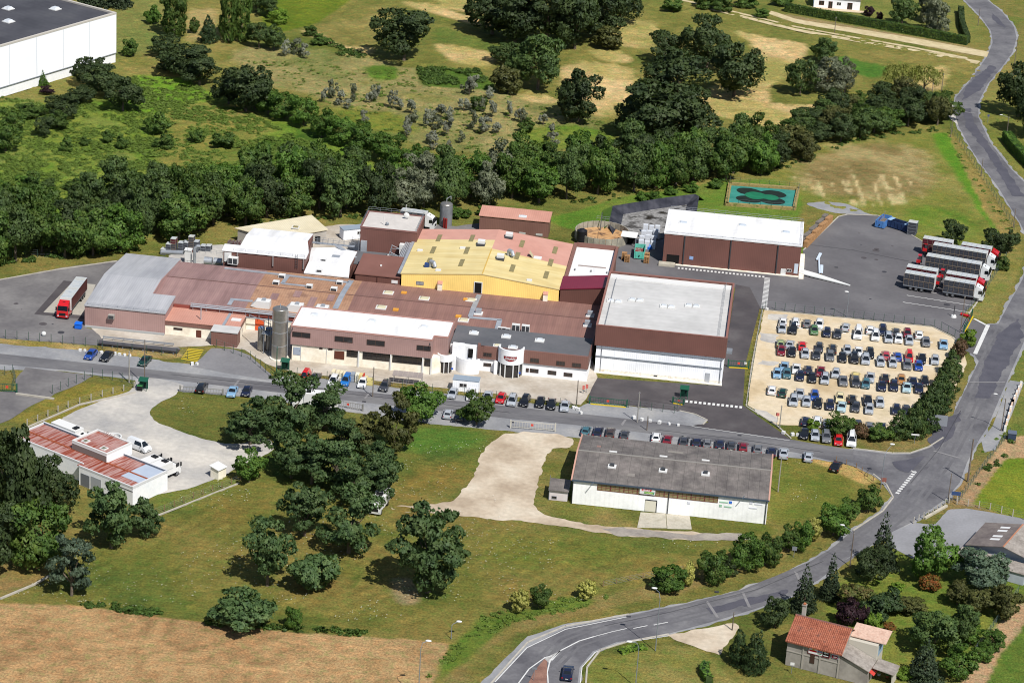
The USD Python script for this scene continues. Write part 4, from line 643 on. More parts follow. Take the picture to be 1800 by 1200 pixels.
d_ = on_y(c4(657, 590), 15.0); boxp(Y, 'door_frame', OFFW, d_[0]-.95, d_[0]+.95, 14.86, 14.99, 4.5, d_[2]+1.2); boxp(Y, 'open_doorway', VOID, d_[0]-.75, d_[0]+.75, 14.8, 14.858, 4.6, d_[2]+1.05)
for q in ((382, 585), (1140, 672)): a = on_y(c4(*q), 14.6); MB().prism([(a[0]-.5, 14.1), (a[0]+.5, 14.1), (a[0]+.5, 14.98), (a[0]-.5, 14.98)], 4.3, [6.0, 6.0, 6.4, 6.4]).build('vent_cowl', CREAMW, Y); slab(MB(), [(a[0]-.55, 14.0, 6.05), (a[0]+.55, 14.0, 6.05), (a[0]+.55, 14.98, 6.5), (a[0]-.55, 14.98, 6.5)], .05).build('cowl_roof', R_SALM, Y)
window(Y, c4, (212, 548, 265, 578), 14.98, 2, fr=GREYM, gl=M('louvre_grey', (160, 160, 160))); boxp(Y, 'edge_flashing', R_GALV, -27.9, -27.25, 15, 36, 7.2, 7.45); boxp(Y, 'base_flashing', M('ridge_yellow', (214, 176, 90)), -9.12, -8.88, 15, 31, 9.14, 9.2)

# ---- brown tower block with pale roof
T = thing('brown_tower_block', 'tall brown box with pale flat roof, railing and antennas, behind the yellow hall', 'factory')
MB().box(-39.9, -26.8, 35.2, 46.2, 0, 9.6).build('wall', BROWN, T); MB().box(-39.6, -27.1, 35.5, 45.9, 9.55, 9.72).build('roof', M('pale_grey_roof', [(206, 200, 194), (218, 212, 206)], .2, fine=(1.2, .94, 1.04)), T)
pm = MB(); pm.box(-40, -26.7, 35.1, 35.4, 9.6, 9.9).box(-40, -26.7, 46, 46.3, 9.6, 9.9).box(-40, -39.7, 35.4, 46, 9.6, 9.9).box(-27, -26.7, 35.4, 46, 9.6, 9.9); pm.build('parapet', M('cap_dusky', (140, 100, 94)), T)
rail(T, [(-39.8, 35.4, 9.9), (-39.8, 46.1, 9.9), (-26.9, 46.1, 9.9), (-26.9, 35.4, 9.9)], 1.0, 2.2)
for q, h in (((-35, 38.2), 2.2), ((-31, 45), 3.0)): MB().tube((*q, 9.7), (*q, 9.7+h), .07, 6).build('antenna', OFFW, T)
MB().ell((-30.6, 43.5, 10.6), (.7, .25, .7), 1).build('satellite_dish', OFFW, T); MB().ell((-34.2, 38.0, 10.1), (.45, .35, .45), 1).build('roof_cowl', GREYM, T)
MB().box(-39.6, -38.2, 34.6, 35.15, 4, 6.6).build('louvre_unit', R_GALV, T); mb = MB(); [mb.tube((-40.1, 35.0, 1), (-40.1, 35.0, 8), .08, 6)]; mb.build('flue', GREYM, T)
L_ = thing('flat_link_roof', 'low grey flat-roofed link with a red stripe between brown tower and brown shed', 'factory annex')
MB().box(-40.5, -27.3, 26.6, 35.1, 0, 3.9).build('wall', BROWN, L_); MB().box(-40.6, -27.2, 26.55, 35.1, 3.9, 4.05).build('roof', R_DARK, L_); boxp(L_, 'red_strip', M('red_strip', (150, 70, 70)), -38.5, -30.5, 27.4, 28.2, 4.05, 4.1)
x, y, z = at(*c2(1388, 452), 4.3); MB().cyl(x, y, 4.0, 4.5, .5, 12).cyl(x, y, 4.5, 5.0, .6, 12, .05).build('vent_cap', OFFW, L_)
K = thing('pipe_bridge', 'steel pipe bridge with parallel silver pipes between brown tower and yellow roof', 'pipe bridge'); mb = MB()
for i in range(6): MB().tube((-29.2+i*.36, 34.9, 7.2), (-29.8+i*.36, 24.5, 5.4), .14, 8).build('pipe', PIPE, K)
for y in (26, 29, 32): z = 5.4+(y-24.5)*.173; mb.tube((-32, y, 4.05), (-32, y, z+.6), .07, 4).tube((-27.4, y, 4.05), (-27.4, y, z), .07, 4).tube((-32, y, z-.2), (-27.4, y, z-.2), .07, 4).tube((-32, y, z+.6), (-30, y, z-.2), .06, 4)
mb.tube((-32, 25.5, 6), (-32, 32.5, 7.2), .07, 4).build('frame', GREYM, K); boxp(K, 'valve_cabinet', OFFW, -30.5, -29.2, 33.6, 34.8, 4.05, 7.0)

# ---- brown shed in front of it, white-roofed buildings, cream store, cabin
S = thing('brown_lean_to', 'brown ribbed block with sloping brown roof between white roofs and yellow hall', 'factory annex')
MB().prism([(-37.4, 15.4), (-27.4, 15.4), (-27.4, 26.4), (-37.4, 26.4)], 0, [6.0, 6.0, 6.6, 6.6]).build('wall', DBROWN, S); roof(S, 'roof', M('brown_roof_smooth', [(128, 88, 78), (138, 96, 86)], .15, stripe=[(90, .5, .93)]), [(-37.6, 15.2, 6.15), (-27.3, 15.2, 6.15), (-27.3, 26.5, 6.8), (-37.6, 26.5, 6.8)], .2)
boxp(S, 'wall_post', M('post_brown', (92, 58, 50)), -32.6, -32.4, 15.25, 15.38, 4.3, 6.0); a = on_y(c2(1438, 647), 15.3); boxp(S, 'white_sign', OFFW, a[0]-.7, a[0]+.7, 15.3, 15.38, a[2]-.35, a[2]+.35); x, y, z = at(*c2(1333, 518), 6.6); boxp(S, 'roof_vent', OFFW, x-.2, x+.2, y-.2, y+.2, 6.4, 6.75)
V = thing('white_roofed_hall', 'brown hall with bright white two-level roof at the back left of the factory', 'factory')
MB().prism([(-68.3, 19.6), (-49.6, 19.6), (-49.6, 24), (-51, 36.3), (-64.8, 36.3), (-65, 23.2), (-68.5, 23.2)], 0, [6.7, 6.7, 6.9, 6.4, 6.4, 6.9, 6.8]).build('wall', BROWN, V)
roof(V, 'roof_panel', R_WHITE, [(-68.6, 19.4, 6.85), (-49.4, 19.4, 6.85), (-49.5, 23.2, 7.0), (-68.8, 23.2, 7.0)], .18); roof(V, 'roof_panel', R_WHITE, [(-65.2, 23.2, 7.0), (-49.5, 23.2, 7.0), (-51.0, 29.6, 7.25), (-65.2, 29.6, 7.25)], .18); roof(V, 'roof_panel', R_WHITE, [(-65.2, 29.6, 7.25), (-51.0, 29.6, 7.25), (-51, 36.4, 6.5), (-65, 36.4, 6.5)], .18)
for x in (210, 488, 728): a = on_y(c2(x, 470), 19.4); boxp(V, 'downpipe', M('pipe_grey', (150, 140, 138)), a[0]-.14, a[0]+.14, 19.3, 19.55, 4.2, 6.6)
rail(V, [(-66, 19.7, 6.9), (-49.8, 19.7, 6.9)], .6, 2.4, 'gutter_rail'); a = on_y(c2(180, 483), 19.2); ac_unit(V, a[0], 18.8, 4.1, 2.2, 1.2, 1.6, 2); a = on_y(c2(135, 465), 19.4); boxp(V, 'white_door', OFFW, a[0]-.8, a[0]+.8, 19.4, 19.56, 4.2, 6.4)
mb = MB(); [mb.tube((-51.8+i*.5, 19.4, 4.2), (-51.8+i*.5, 19.4, 7.6), .04, 4) for i in range(2)]; [mb.tube((-51.8, 19.4, z), (-51.3, 19.4, z), .03, 3) for z in np.arange(4.5, 7.5, .4)]; mb.build('ladder', DARKG, V); mb = MB()
for i in range(12): mb.box(-68.3+i*.26, -68.12+i*.26, 23.5, 24.6, 6.2, 7.4+.2*(i % 3))
mb.build('condenser_bank', M('condenser_red', [(96, 46, 44), (130, 128, 126)], 2.5), V)
N = thing('low_white_roof', 'low hall with white roof bent along its middle, between white roofed hall and brown block', 'factory annex')
MB().prism([(-49.3, 16.6), (-39.2, 16.6), (-40.2, 34.2), (-50.5, 33)], 0, 4.2).build('wall', DBROWN, N); roof(N, 'roof_panel', R_WHITE, [(-49.2, 16.3, 4.75), (-39.0, 16.3, 4.75), (-39.9, 22.6, 5.05), (-49.3, 22.6, 5.05)], .3); roof(N, 'roof_panel', R_WHITE, [(-49.3, 22.6, 5.05), (-39.9, 22.6, 5.05), (-40, 32.5, 4.7), (-45.5, 34, 4.6), (-50.6, 32.4, 4.6)], .3)
for q in ((885, 475), (852, 558)): x, y, z = at(*c2(*q), 5.1); ac_unit(N, x, y, 4.9, 1.2, 1.0, .55, 1, 'roof_fan')
x, y, z = at(*c2(980, 447), 4.9); boxp(N, 'roof_patch', R_GALV, x-.9, x+.9, y-.7, y+.7, 4.75, 4.98)
G_ = thing('catwalk', 'galvanised stair and catwalk with railings leading to brown tower', 'catwalk'); MB().box(-51, -41, 34.4, 35.4, 4.9, 5.0).build('deck', R_GALV, G_); rail(G_, [(-51, 34.4, 5), (-41, 34.4, 5)], 1.1, 1.2); rail(G_, [(-51, 35.4, 5), (-41, 35.4, 5)], 1.1, 1.2); slab(MB(), [(-45.5, 34, 5), (-40.4, 29.5, 4.2), (-39.6, 30.3, 4.2), (-44.7, 34.9, 5)], .1).build('stair', R_GALV, G_)
C_ = thing('cream_store', 'old store with cream sheet roof beside the trees', 'outbuilding'); cf = [(-70.2, 43.5), (-60.5, 39.5), (-50.2, 49.2), (-55.3, 56)]
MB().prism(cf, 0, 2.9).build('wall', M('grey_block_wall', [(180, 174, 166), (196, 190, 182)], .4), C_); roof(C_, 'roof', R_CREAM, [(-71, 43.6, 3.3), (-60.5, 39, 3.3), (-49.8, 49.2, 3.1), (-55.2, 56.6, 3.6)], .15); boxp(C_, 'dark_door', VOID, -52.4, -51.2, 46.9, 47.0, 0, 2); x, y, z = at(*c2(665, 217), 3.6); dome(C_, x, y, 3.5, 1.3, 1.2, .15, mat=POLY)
Q = thing('white_cabin', 'white site cabin with grey roof and small window beside brown tower', 'cabin', (-46.4, 51, 0), .55)
MB().box(0, 5.8, 0, 2.6, 0.1, 2.55).build('wall', WHITEW, Q); MB().box(-.1, 5.9, -.1, 2.7, 2.55, 2.7).build('roof', M('blue_grey_roof', (150, 164, 178)), Q); window_m(Q, 3.4, 4.6, 0, 1.2, 2.0, 2, fr=OFFW)
# ---- back building, flat white roof, crimson roof
E_ = thing('pink_roofed_store', 'brown store with salmon mono-pitch roof beyond the yellow hall', 'outbuilding'); MB().prism([(-16.2, 66.4), (.5, 66.4), (.5, 71.5), (-16.2, 71.5)], 0, [3.9, 3.9, 4.5, 4.5]).build('wall', MBROWN, E_); roof(E_, 'roof', R_SALM, [(-16.4, 66.2, 4.1), (.7, 66.2, 4.1), (.7, 72, 4.75), (-16.4, 72, 4.75)], .15)
x, y, z = at(*c4(978, 82), 4.4); dome(E_, x, y, 4.35, 1.5, .9, .15)
for q in ((973, 205), (1095, 215)): a = on_y(c4(*q), 66.3); boxp(E_, 'high_window', M('pale_window', (190, 190, 186)), a[0]-.8, a[0]+.8, 66.3, 66.38, a[2]-.25, a[2]+.25)
H_ = thing('white_flat_roof_block', 'block with white flat roof inside brown parapets, right of the yellow hall', 'factory'); MB().box(8.9, 18.5, 22.5, 45.5, 0, 6.2).build('wall', BROWN, H_); MB().box(9.2, 18.2, 22.5, 45.2, 6.2, 6.35).build('roof', R_WHITE, H_)
pm = MB(); pm.box(8.5, 9.2, 22.5, 45.5, 6.2, 7.3).box(18.2, 18.8, 22.5, 45.5, 6.2, 7.3).box(9.2, 18.2, 45.2, 45.6, 6.2, 7.4); pm.build('parapet', M('parapet_brown', (138, 98, 88)), H_); boxp(H_, 'roof_beam', M('beam_grey', (166, 152, 146)), 10.7, 17.0, 33, 33.25, 6.35, 6.6)
for q in ((1352, 468), (1468, 478), (1582, 490)): x, y, z = at(*c4(*q), 6.5); MB().cyl(x, y, 6.3, 6.8, .15, 8).build('roof_vent', DARKG, H_)
J = thing('crimson_roofed_block', 'small brown block with crimson mono-pitch roof beside the large warehouse', 'factory annex'); MB().prism([(8.5, 15.1), (18.4, 15.1), (18.4, 22.3), (8.5, 22.3)], 0, [7.2, 8.5, 8.5, 7.2]).build('wall', DBROWN, J); roof(J, 'roof', R_CRIM, [(8.3, 14.95, 7.45), (18.5, 14.95, 8.8), (18.5, 22.8, 8.8), (8.3, 22.8, 7.5)], .2)

# ---- tanks
K1 = thing('tall_steel_tank', 'tall shiny stainless cylindrical tank beside the office block', 'tank'); tc = (-46.85, -22.1); MB().cyl(*tc, .25, 11.2, 1.62, 32).build('shell', STEEL, K1, smooth=40); MB().ell((*tc, 11.2), (1.62, 1.62, .45), 3).build('dome_top', STEEL, K1, smooth=True)
for z in (3.2, 6.2, 8.7): MB().cyl(*tc, z, z+.1, 1.65, 32).build('weld_band', PIPE, K1)
MB().cyl(*tc, 0, .3, 2.0, 24).build('base', CREAMW, K1); MB().tube((tc[0], tc[1], 11.5), (tc[0], tc[1], 12.3), .1).build('vent', PIPE, K1); MB().tube((tc[0]+1.75, tc[1]-.3, .3), (tc[0]+1.75, tc[1]-.3, 11), .07).build('pipe', PIPE, K1)
K2 = thing('small_steel_tanks_frame', 'grey steel pipe frame with high legs beside the tall tank', 'steel frame'); mb = MB()
for x, y, h in ((-50.5, -20.6, 7.6), (-49.7, -20.1, 8.4), (-48.9, -21.6, 7.4)): mb.tube((x, y, 0), (x, y, h), .09, 6)
mb.tube((-50.5, -20.6, 4.6), (-48.9, -21.6, 4.6), .08).tube((-50.5, -20.6, 7.5), (-48.9, -21.6, 7.3), .07).build('frame', GREYM, K2); MB().box(-51, -48.6, -20.8, -18.8, 4.5, 4.62).build('platform', GREYM, K2); MB().path([(-55, -14, 5.2), (-55, -14.5, 6), (-50.6, -20.4, 7.4)], .09).build('pipe', PIPE, K2)
for i, (x, y) in enumerate(((-51.4, -18.9), (-49.9, -18.2))):
    t = thing('small_steel_tank', ('left' if i == 0 else 'right')+' one of two short steel tanks standing behind the grey pipe frame', 'tank', (x, y, 0)); MB().cyl(0, 0, .3, 5.2-.3*i, .75, 20).build('shell', STEEL, t, smooth=40); MB().ell((0, 0, 5.2-.3*i), (.75, .75, .25), 2).build('dome_top', M('tank_top', (120, 140, 170), metal=.3, rough=.4), t, smooth=True)
K3 = thing('back_silo', 'stout steel silo with domed top and overhead pipe behind the yellow hall', 'tank'); x, y, _ = at(781, 400); y += 2
MB().cyl(x, y, 0, 5.2, 1.55, 28).build('shell', M('dull_steel', [(146, 148, 154), (166, 168, 174)], .5, metal=.4, rough=.4), K3, smooth=40); MB().ell((x, y, 5.2), (1.55, 1.55, .7), 3).build('dome_top', STEEL, K3, smooth=True); MB().path([(x, y, 5.8), (x, y, 6.7), (x+1.0, y, 7.4), (x+1.0, y, 6.6)], .09).build('pipe', PIPE, K3)
for i in range(2):
    t = thing('red_cylinder', ('left' if i == 0 else 'right')+' red pressure cylinder at the foot of the back silo', 'cylinder', (x-.1+i*.55, y-2.2-.3*i, 0)); MB().cyl(0, 0, 0, 2.4, .28, 12).ell((0, 0, 2.4), (.28, .28, .2), 1).build('shell', M('cylinder_red', (134, 38, 36)), t); MB().cyl(0, 0, 2.5, 2.75, .06, 6).build('valve', DARKG, t)
K4 = thing('round_settling_tank', 'round concrete settling tank with panel rim and orange brown scum on its surface', 'tank'); tc = (13.2, 69.6); R_ = 6.5; n = 28
for i in range(n):
    a0, a1 = 2*math.pi*i/n+.01, 2*math.pi*(i+1)/n-.01; MB().prism([(tc[0]+R_*math.cos(a), tc[1]+R_*math.sin(a)) for a in (a0, a1)]+[(tc[0]+(R_-.18)*math.cos(a), tc[1]+(R_-.18)*math.sin(a)) for a in (a1, a0)], 0, 2.2).build('wall_panel', M('settling_panel', [(150, 146, 134), (172, 166, 150), (186, 180, 164)], .6, fine=(2, .85, 1.05)), K4)
    MB().tube((tc[0]+R_*math.cos(a0), tc[1]+R_*math.sin(a0), 0), (tc[0]+R_*math.cos(a0), tc[1]+R_*math.sin(a0), 2.25), .1, 5).build('rib', M('rib_grey', (160, 156, 146)), K4)
MB().cyl(*tc, .3, .62, R_-.19, 40).build('scum_surface', M('scum', [(98, 74, 62), (206, 158, 106), (214, 170, 120), (112, 84, 70)], .28, rough=.4, fine=(1.5, .85, 1.1)), K4); MB().tube((tc[0]-.8, tc[1]+3.8, .5), (tc[0]-.8, tc[1]+6.4, 4.4), .1).tube((tc[0]-.8, tc[1]-2.5, .6), (tc[0]-.8, tc[1]-2.5, 2.6), .07).build('mixer_post', DARKG, K4); rail(K4, [(tc[0]-2, tc[1]+6.6, 2.2), (tc[0]+1, tc[1]+6.7, 2.2)], 1.1, 1)
K5 = thing('black_tank', 'black plastic cylindrical tank beside the settling tank', 'tank', tuple(at(1022, 427))); bk = M('black_plastic', (30, 30, 36), rough=.45); MB().cyl(0, 0, 0, 3.2, 1.25, 24).build('shell', bk, K5, smooth=40); MB().cyl(0, 0, 3.2, 3.6, 1.15, 24, .55).build('lid', bk, K5)
for z in (.8, 1.6, 2.4): MB().cyl(0, 0, z, z+.1, 1.29, 24).build('band', bk, K5)
# ---- lagoon, lined pond
mb = MB()
for a_, b_ in zip([(1283, 325), (1403, 334), (1396, 369), (1277, 361)], [(1403, 334), (1396, 369), (1277, 361), (1283, 325)]):
    A3, B3 = at(*a_), at(*b_); dd = (B3-A3)[:2]; an_ = math.atan2(dd[1], dd[0]); cs_, sn_ = math.cos(an_), math.sin(an_); mb.box(-.3, np.linalg.norm(dd)+.3, -.45, .45, -.05, .7, R=[[cs_, -sn_, 0], [sn_, cs_, 0], [0, 0, 1]], o=(A3[0], A3[1], 0))
_rim = mb
LG = thing('lined_lagoon', 'black-lined lagoon with grey scum on its water behind the back warehouse', 'lagoon')
rim = [(1070, 394), (1077, 362), (1120, 355), (1172, 347), (1222, 341), (1229, 345), (1224, 378), (1190, 412), (1130, 428), (1080, 420)]
rw = [at(*q, 1.6 if i < 6 else .2) for i, q in enumerate(rim)]; ce = np.mean(rw, 0); liner = M('pond_liner', [(44, 45, 54), (60, 61, 70), (76, 76, 84)], .35, rough=.5, stripe=[(8, 1.6, .85)])
inn = []
rp = Polygon([p[:2] for p in rw]).buffer(0); ip = rp.buffer(-2.9, join_style=2); mb = MB()
for i in range(len(rw)):
    a, b = rw[i], rw[(i+1) % len(rw)]; ia = np.array(ip.exterior.interpolate(ip.exterior.project(Point(a[:2]))).coords[0]); ib = np.array(ip.exterior.interpolate(ip.exterior.project(Point(b[:2]))).coords[0])
    mb.quad(a, b, [*ib, .1], [*ia, .1]); od = (a-ce)[:2]; od /= np.linalg.norm(od); oe = (b-ce)[:2]; oe /= np.linalg.norm(oe)
    inn.append((a, b, [*(b[:2]+oe*2.5), -.02], [*(a[:2]+od*2.5), -.02]))
mb.build('liner', liner, LG); mb = MB(); [mb.quad(*q) for q in inn[:5]]; mb.build('bank', M('bank_grass', [(80, 116, 40), (98, 128, 48)], .4, fine=(3, .8, 1.15)), LG)
sheet('scum_water', ip.buffer(.15), .14, M('grey_scum', [(44, 38, 30), (108, 106, 104), (166, 164, 162), (132, 130, 128), (176, 174, 170)], .28, rough=.5, fine=[(1.8, .7, 1.15)]), parent=LG)
GP = thing('green_covered_basin', 'rectangular fenced basin with turquoise cover and a black butterfly-shaped stain', 'basin')
cov = pg([(1285, 327.5), (1400, 336), (1393, 366), (1280, 358)]); MB().prism(list(cov.exterior.coords)[:-1], -.02, .22).build('cover', M('turquoise_cover', [(48, 128, 118), (60, 142, 130), (66, 150, 138)], .3, fine=(1, .92, 1.05)), GP)
_rim.build('dry_grass_rim', M('dry_rim', [(150, 134, 84), (172, 150, 98), (112, 118, 58)], .8, fine=(3, .8, 1.15)), GP); cc = np.array(at(1340, 347)[:2]); ux = at(1390, 351)[:2]-at(1290, 343)[:2]; ux /= np.linalg.norm(ux); uy = np.array([-ux[1], ux[0]])
def blob(cx, cy, rx, ry, rot=0):
    t = np.linspace(0, 2*math.pi, 28)[:-1]; return Polygon([cc+ux*(cx+rx*math.cos(a)*math.cos(rot)-ry*math.sin(a)*math.sin(rot))+uy*(cy+rx*math.cos(a)*math.sin(rot)+ry*math.sin(a)*math.cos(rot)) for a in t])
stain = ragged(unary_union([blob(-3.3, 3.0, 3.4, 2.7, -.3), blob(2.7, 2.4, 3.4, 2.9, .1), blob(-3.2, -2.7, 3.5, 2.7, .1), blob(2.5, -2.7, 3.2, 2.8, -.15)]), .3, 22)
sheet('dark_stain', stain, .236, M('stain_dark', [(20, 34, 30), (30, 46, 40)], .5), parent=GP); sheet('green_stain', ragged(unary_union([blob(-1.8, .3, 2.7, 2.9, .2), blob(1.9, -.2, 2.2, 2.0)]), .3, 23), .25, M('stain_green', [(24, 110, 80), (32, 126, 90)], .5), parent=GP)

# ---- roadside shed
Z_ = thing('roadside_shed', 'long white shed with weathered dark grey roof, window band, pink verges and a shop sign', 'shed')
MB().box(20.9, 57.7, -76.5, -56.3, 0, 4.95).build('wall', SHEDW, Z_); R_ASB = M('weathered_fibre_cement', [(104, 98, 96), (122, 116, 112), (138, 130, 126)], .25, fine=[(1.2, .8, 1.12), (6, .88, 1.1)], stripe=[(0, .34, .93)])
for i in range(18):
    x0, x1 = 20.7+i*2.067, 20.7+(i+1)*2.067-.03; roof(Z_, 'roof_sheet', R_ASB, [(x0, -76.7, 5.15), (x1, -76.7, 5.15), (x1, -66.4, 6.55), (x0, -66.4, 6.55)], .1); roof(Z_, 'roof_sheet', R_ASB, [(x0, -66.4, 6.55), (x1, -66.4, 6.55), (x1, -56.0, 5.2), (x0, -56.0, 5.2)], .1)
MB().prism([(20.9, -76.4), (57.7, -76.4), (57.7, -66.4), (57.7, -56.4), (20.9, -56.4), (20.9, -66.4)], 4.9, [5.0, 5.0, 6.4, 5.05, 5.05, 6.4]).build('gable', SHEDW, Z_)
boxp(Z_, 'ridge_cap', M('ridge_grey', (150, 146, 140)), 20.6, 57.9, -66.6, -66.2, 6.52, 6.6); vm = M('pink_verge', (206, 160, 142))
for x in (20.5, 57.85): slab(slab(MB(), [(x-.15, -76.8, 5.2), (x+.15, -76.8, 5.2), (x+.15, -66.4, 6.62), (x-.15, -66.4, 6.62)], .25), [(x-.15, -66.4, 6.62), (x+.15, -66.4, 6.62), (x+.15, -55.9, 5.25), (x-.15, -55.9, 5.25)], .25).build('verge_trim', vm, Z_)
boxp(Z_, 'gutter', M('slate_blue', (70, 84, 98)), 20.6, 57.9, -76.9, -76.58, 4.82, 5.1)
BAND = M('old_pane', [(138, 126, 92), (158, 146, 108)], 1.5, rough=.3); RF = M('rust_red_frame', (120, 66, 58)); wl = on_y(cA(540, 445), -76.5); wr = on_y(cA(1306, 520), -76.5); nb = 9
for i in range(nb):
    x0 = wl[0]+(wr[0]-wl[0])*i/nb; x1 = wl[0]+(wr[0]-wl[0])*(i+1)/nb-.02; window_m(Z_, x0, x1, -76.5, 3.35, 4.72, 3, fr=RF, gl=BAND, rows=2)
sa = on_y(cA(810, 455), -76.7); sb = on_y(cA(905, 503), -76.7); sx0, sx1, sz0, sz1 = sa[0], sb[0], sb[2], sa[2]
sg_ = boxp(Z_, 'shop_sign', OFFW, sx0, sx1, -76.78, -76.62, sz0, sz1, label='white sign with red and green lettering blocks'); sw, shh = sx1-sx0, sz1-sz0
def skew(par, name, mat, a0, a1, b0, b1, y, sk=.12): MB().add([(sx0+sw*a0, y, sz0+shh*b0), (sx0+sw*a1, y, sz0+shh*b0), (sx0+sw*(a1+sk*(b1-b0)), y, sz0+shh*b1), (sx0+sw*(a0+sk*(b1-b0)), y, sz0+shh*b1)], [[0, 1, 2, 3]]).build(name, mat, par)
skew(sg_, 'red_block', M('sign_red', (226, 40, 54)), .12, .74, .54, .95, -76.79); skew(sg_, 'green_block', M('sign_green', (30, 150, 110)), .27, .92, .1, .48, -76.79)
def text(par, s, x0, z0, w, h, y, mat, name='lettering', bold=True, sk=0.0):
    t = meshkit.text_mesh(s, 1.0, .02, bold); v = np.array(t.vertices); v[:, 0] -= v[:, 0].min(); v[:, 1] -= v[:, 1].min(); v[:, 0] *= w/v[:, 0].max(); v[:, 1] *= h/v[:, 1].max(); v[:, 0] += sk*v[:, 1]
    return MB().add(np.stack([x0+v[:, 0], y-v[:, 2], z0+v[:, 1]], 1), t.faces).build(name, mat, par)
text(sg_, 'Auto', sx0+sw*.18, sz0+shh*.57, sw*.48, shh*.3, -76.8, LOGO_W, sk=.15); text(sg_, 'PRIMO', sx0+sw*.32, sz0+shh*.15, sw*.55, shh*.27, -76.8, M('sign_yellow', (220, 236, 120)), sk=.1)
dl = on_y(cA(845, 530), -76.5); dr = on_y(cA(912, 610), -76.5); boxp(Z_, 'sliding_door', M('pale_door', (226, 222, 204)), dl[0], dr[0]-.15, -76.6, -76.52, .05, dl[2]-.15); boxp(Z_, 'door_rail', DARKG, dl[0], dr[0], -76.62, -76.52, dl[2]-.13, dl[2]+.05); boxp(Z_, 'door_post', DARKG, dr[0]-.13, dr[0]+.05, -76.62, -76.52, .05, dl[2]-.14)
for q in (380, 992, 1615): a = on_y(cA(q, 520), -76.6); MB().tube((a[0], -76.68, .05), (a[0], -76.68, 4.8), .08, 6).build('downpipe', DARKG, Z_)
for q, w, m in (((1340, 548), 1.6, 'sign_green'), ((1383, 549), .55, 'notice_blue'), ((1320, 570), .5, 'sign_green'), ((1366, 577), 1.4, 'sign_green'), ((1545, 533), .5, 'sign_red'), ((1590, 538), 1.4, 'sign_red'), ((1513, 553), .6, 'logo_white'), ((1560, 562), 1.5, 'logo_white'), ((1525, 585), 1.5, 'logo_white'), ((1118, 552), .55, 'logo_white')):
    a = on_y(cA(*q), -76.5); c_ = {'sign_green': (170, 214, 186), 'sign_red': (206, 176, 172), 'logo_white': (232, 234, 244), 'notice_blue': (62, 120, 220)}[m]; boxp(Z_, 'faded_board', M('faded_'+m, c_), a[0]-w/2, a[0]+w/2, -76.56, -76.505, a[2]-(.12 if w > 1 else .25), a[2]+(.12 if w > 1 else .25))
for q in ((515, 432), (1470, 517)): a = on_y(cA(*q), -77.2); MB().tube((a[0], -77.2, a[2]+.3), (a[0]-.4, -77.9, a[2]-.1), .09, 6).build('floodlight', M('slate_lamp', (80, 92, 104)), Z_)
for q in ((633, 327), (955, 355), (1224, 378)): x, y, z = at(*cA(*q), 5.8); z = 5.15+(y+77)*.132; b = MB().box(x-.8, x+.8, y-.7, y+.7, z-.1, z+.18).build('roof_vent', OFFW, Z_); MB().box(x-.4, x+.4, y-.35, y+.35, z+.18, z+.6).build('vent_cap', DARKG, b)
for q in ((640, 235), (958, 263), (1225, 287)): x, y, z = at(*cA(*q), 6.3); z = 6.55-(y+66.4)*.13; MB().box(x-.75, x+.75, y-.2, y+.2, z-.1, z+.2).build('roof_vent', OFFW, Z_)
for q, w, c_ in (((755, 365), 1.4, (142, 136, 130)), ((1035, 228), 3.0, (150, 144, 136)), ((550, 197), .8, (160, 126, 116))): x, y, z = at(*cA(*q), 6.0); z = (5.15+(y+77)*.132 if y < -66.4 else 6.55-(y+66.4)*.13); sl = .132 if y < -66.4 else -.13; slab(MB(), [(x-w/2, y-.5, z-.5*sl+.025), (x+w/2, y-.5, z-.5*sl+.025), (x+w/2, y+.5, z+.5*sl+.025), (x-w/2, y+.5, z+.5*sl+.025)], .05).build('replaced_sheet', M('patch%d' % c_[0], c_, fine=(4, .9, 1.1)), Z_)
Z2 = thing('shed_lean_to', 'small pinkish-white lean-to with grey roof at the left end of the roadside shed', 'outbuilding'); MB().prism([(16.4, -76.0), (19.9, -76.0), (19.9, -71.8), (16.4, -71.8)], 0, 2.15).build('wall', M('pinkish_white', [(226, 214, 214), (234, 228, 228)], .6), Z2); roof(Z2, 'roof', R_ASB, [(16.2, -76.3, 2.2), (20.1, -76.3, 2.2), (20.1, -71.5, 2.5), (16.2, -71.5, 2.5)], .15); window_m(Z2, 16.9, 17.9, -76.0, .3, .9, 1, fr=GREYM)
MB().tube((16.4, -76.2, 0), (16.4, -76.2, 5.2), .06).build('mast', GREYM, Z2)

# ---- rust-roofed depot, its own axis
RA = math.atan2(*(at(*cB(1105, 775), 4)-at(*cB(290, 455), 4))[[1, 0]]); o0 = at(*cB(290, 455), 4); cr_, sr_ = math.cos(RA), math.sin(RA)
def loc(p): d = np.asarray(p)[:2]-o0[:2]; return np.array([d[0]*cr_+d[1]*sr_, -d[0]*sr_+d[1]*cr_])
DP = thing('rusty_roof_depot', 'white flat depot with streaked rusty sheet roof, raised white central box and rounded parapet', 'depot', (o0[0], o0[1], 0), RA); Ld = loc(at(*cB(1105, 775), 4))[0]
R_RUST = M('rusty_sheet_roof', [(138, 60, 42), (160, 84, 64), (192, 156, 150), (150, 70, 52), (180, 134, 124)], .55, rough=.6, obj=True, stretch=(0, (1.6, .14, 1)), fine=(2, .88, 1.08)); BG = M('pale_blue_roof', [(178, 190, 208), (188, 200, 216)], .3)
e1 = loc(at(*cB(460, 765), 4)); e2 = loc(at(*cB(870, 880), 4)); yF = e2[1]; yM = loc(at(*cB(380, 790), 4))[1]
MB().prism([(.2, yF+1.2), (e1[0], yF+1.2), (e1[0]+.1, yF), (Ld, yF), (Ld, 0), (.2, 0)], 0, 3.6).build('wall', WHITE, DP)
n = 26
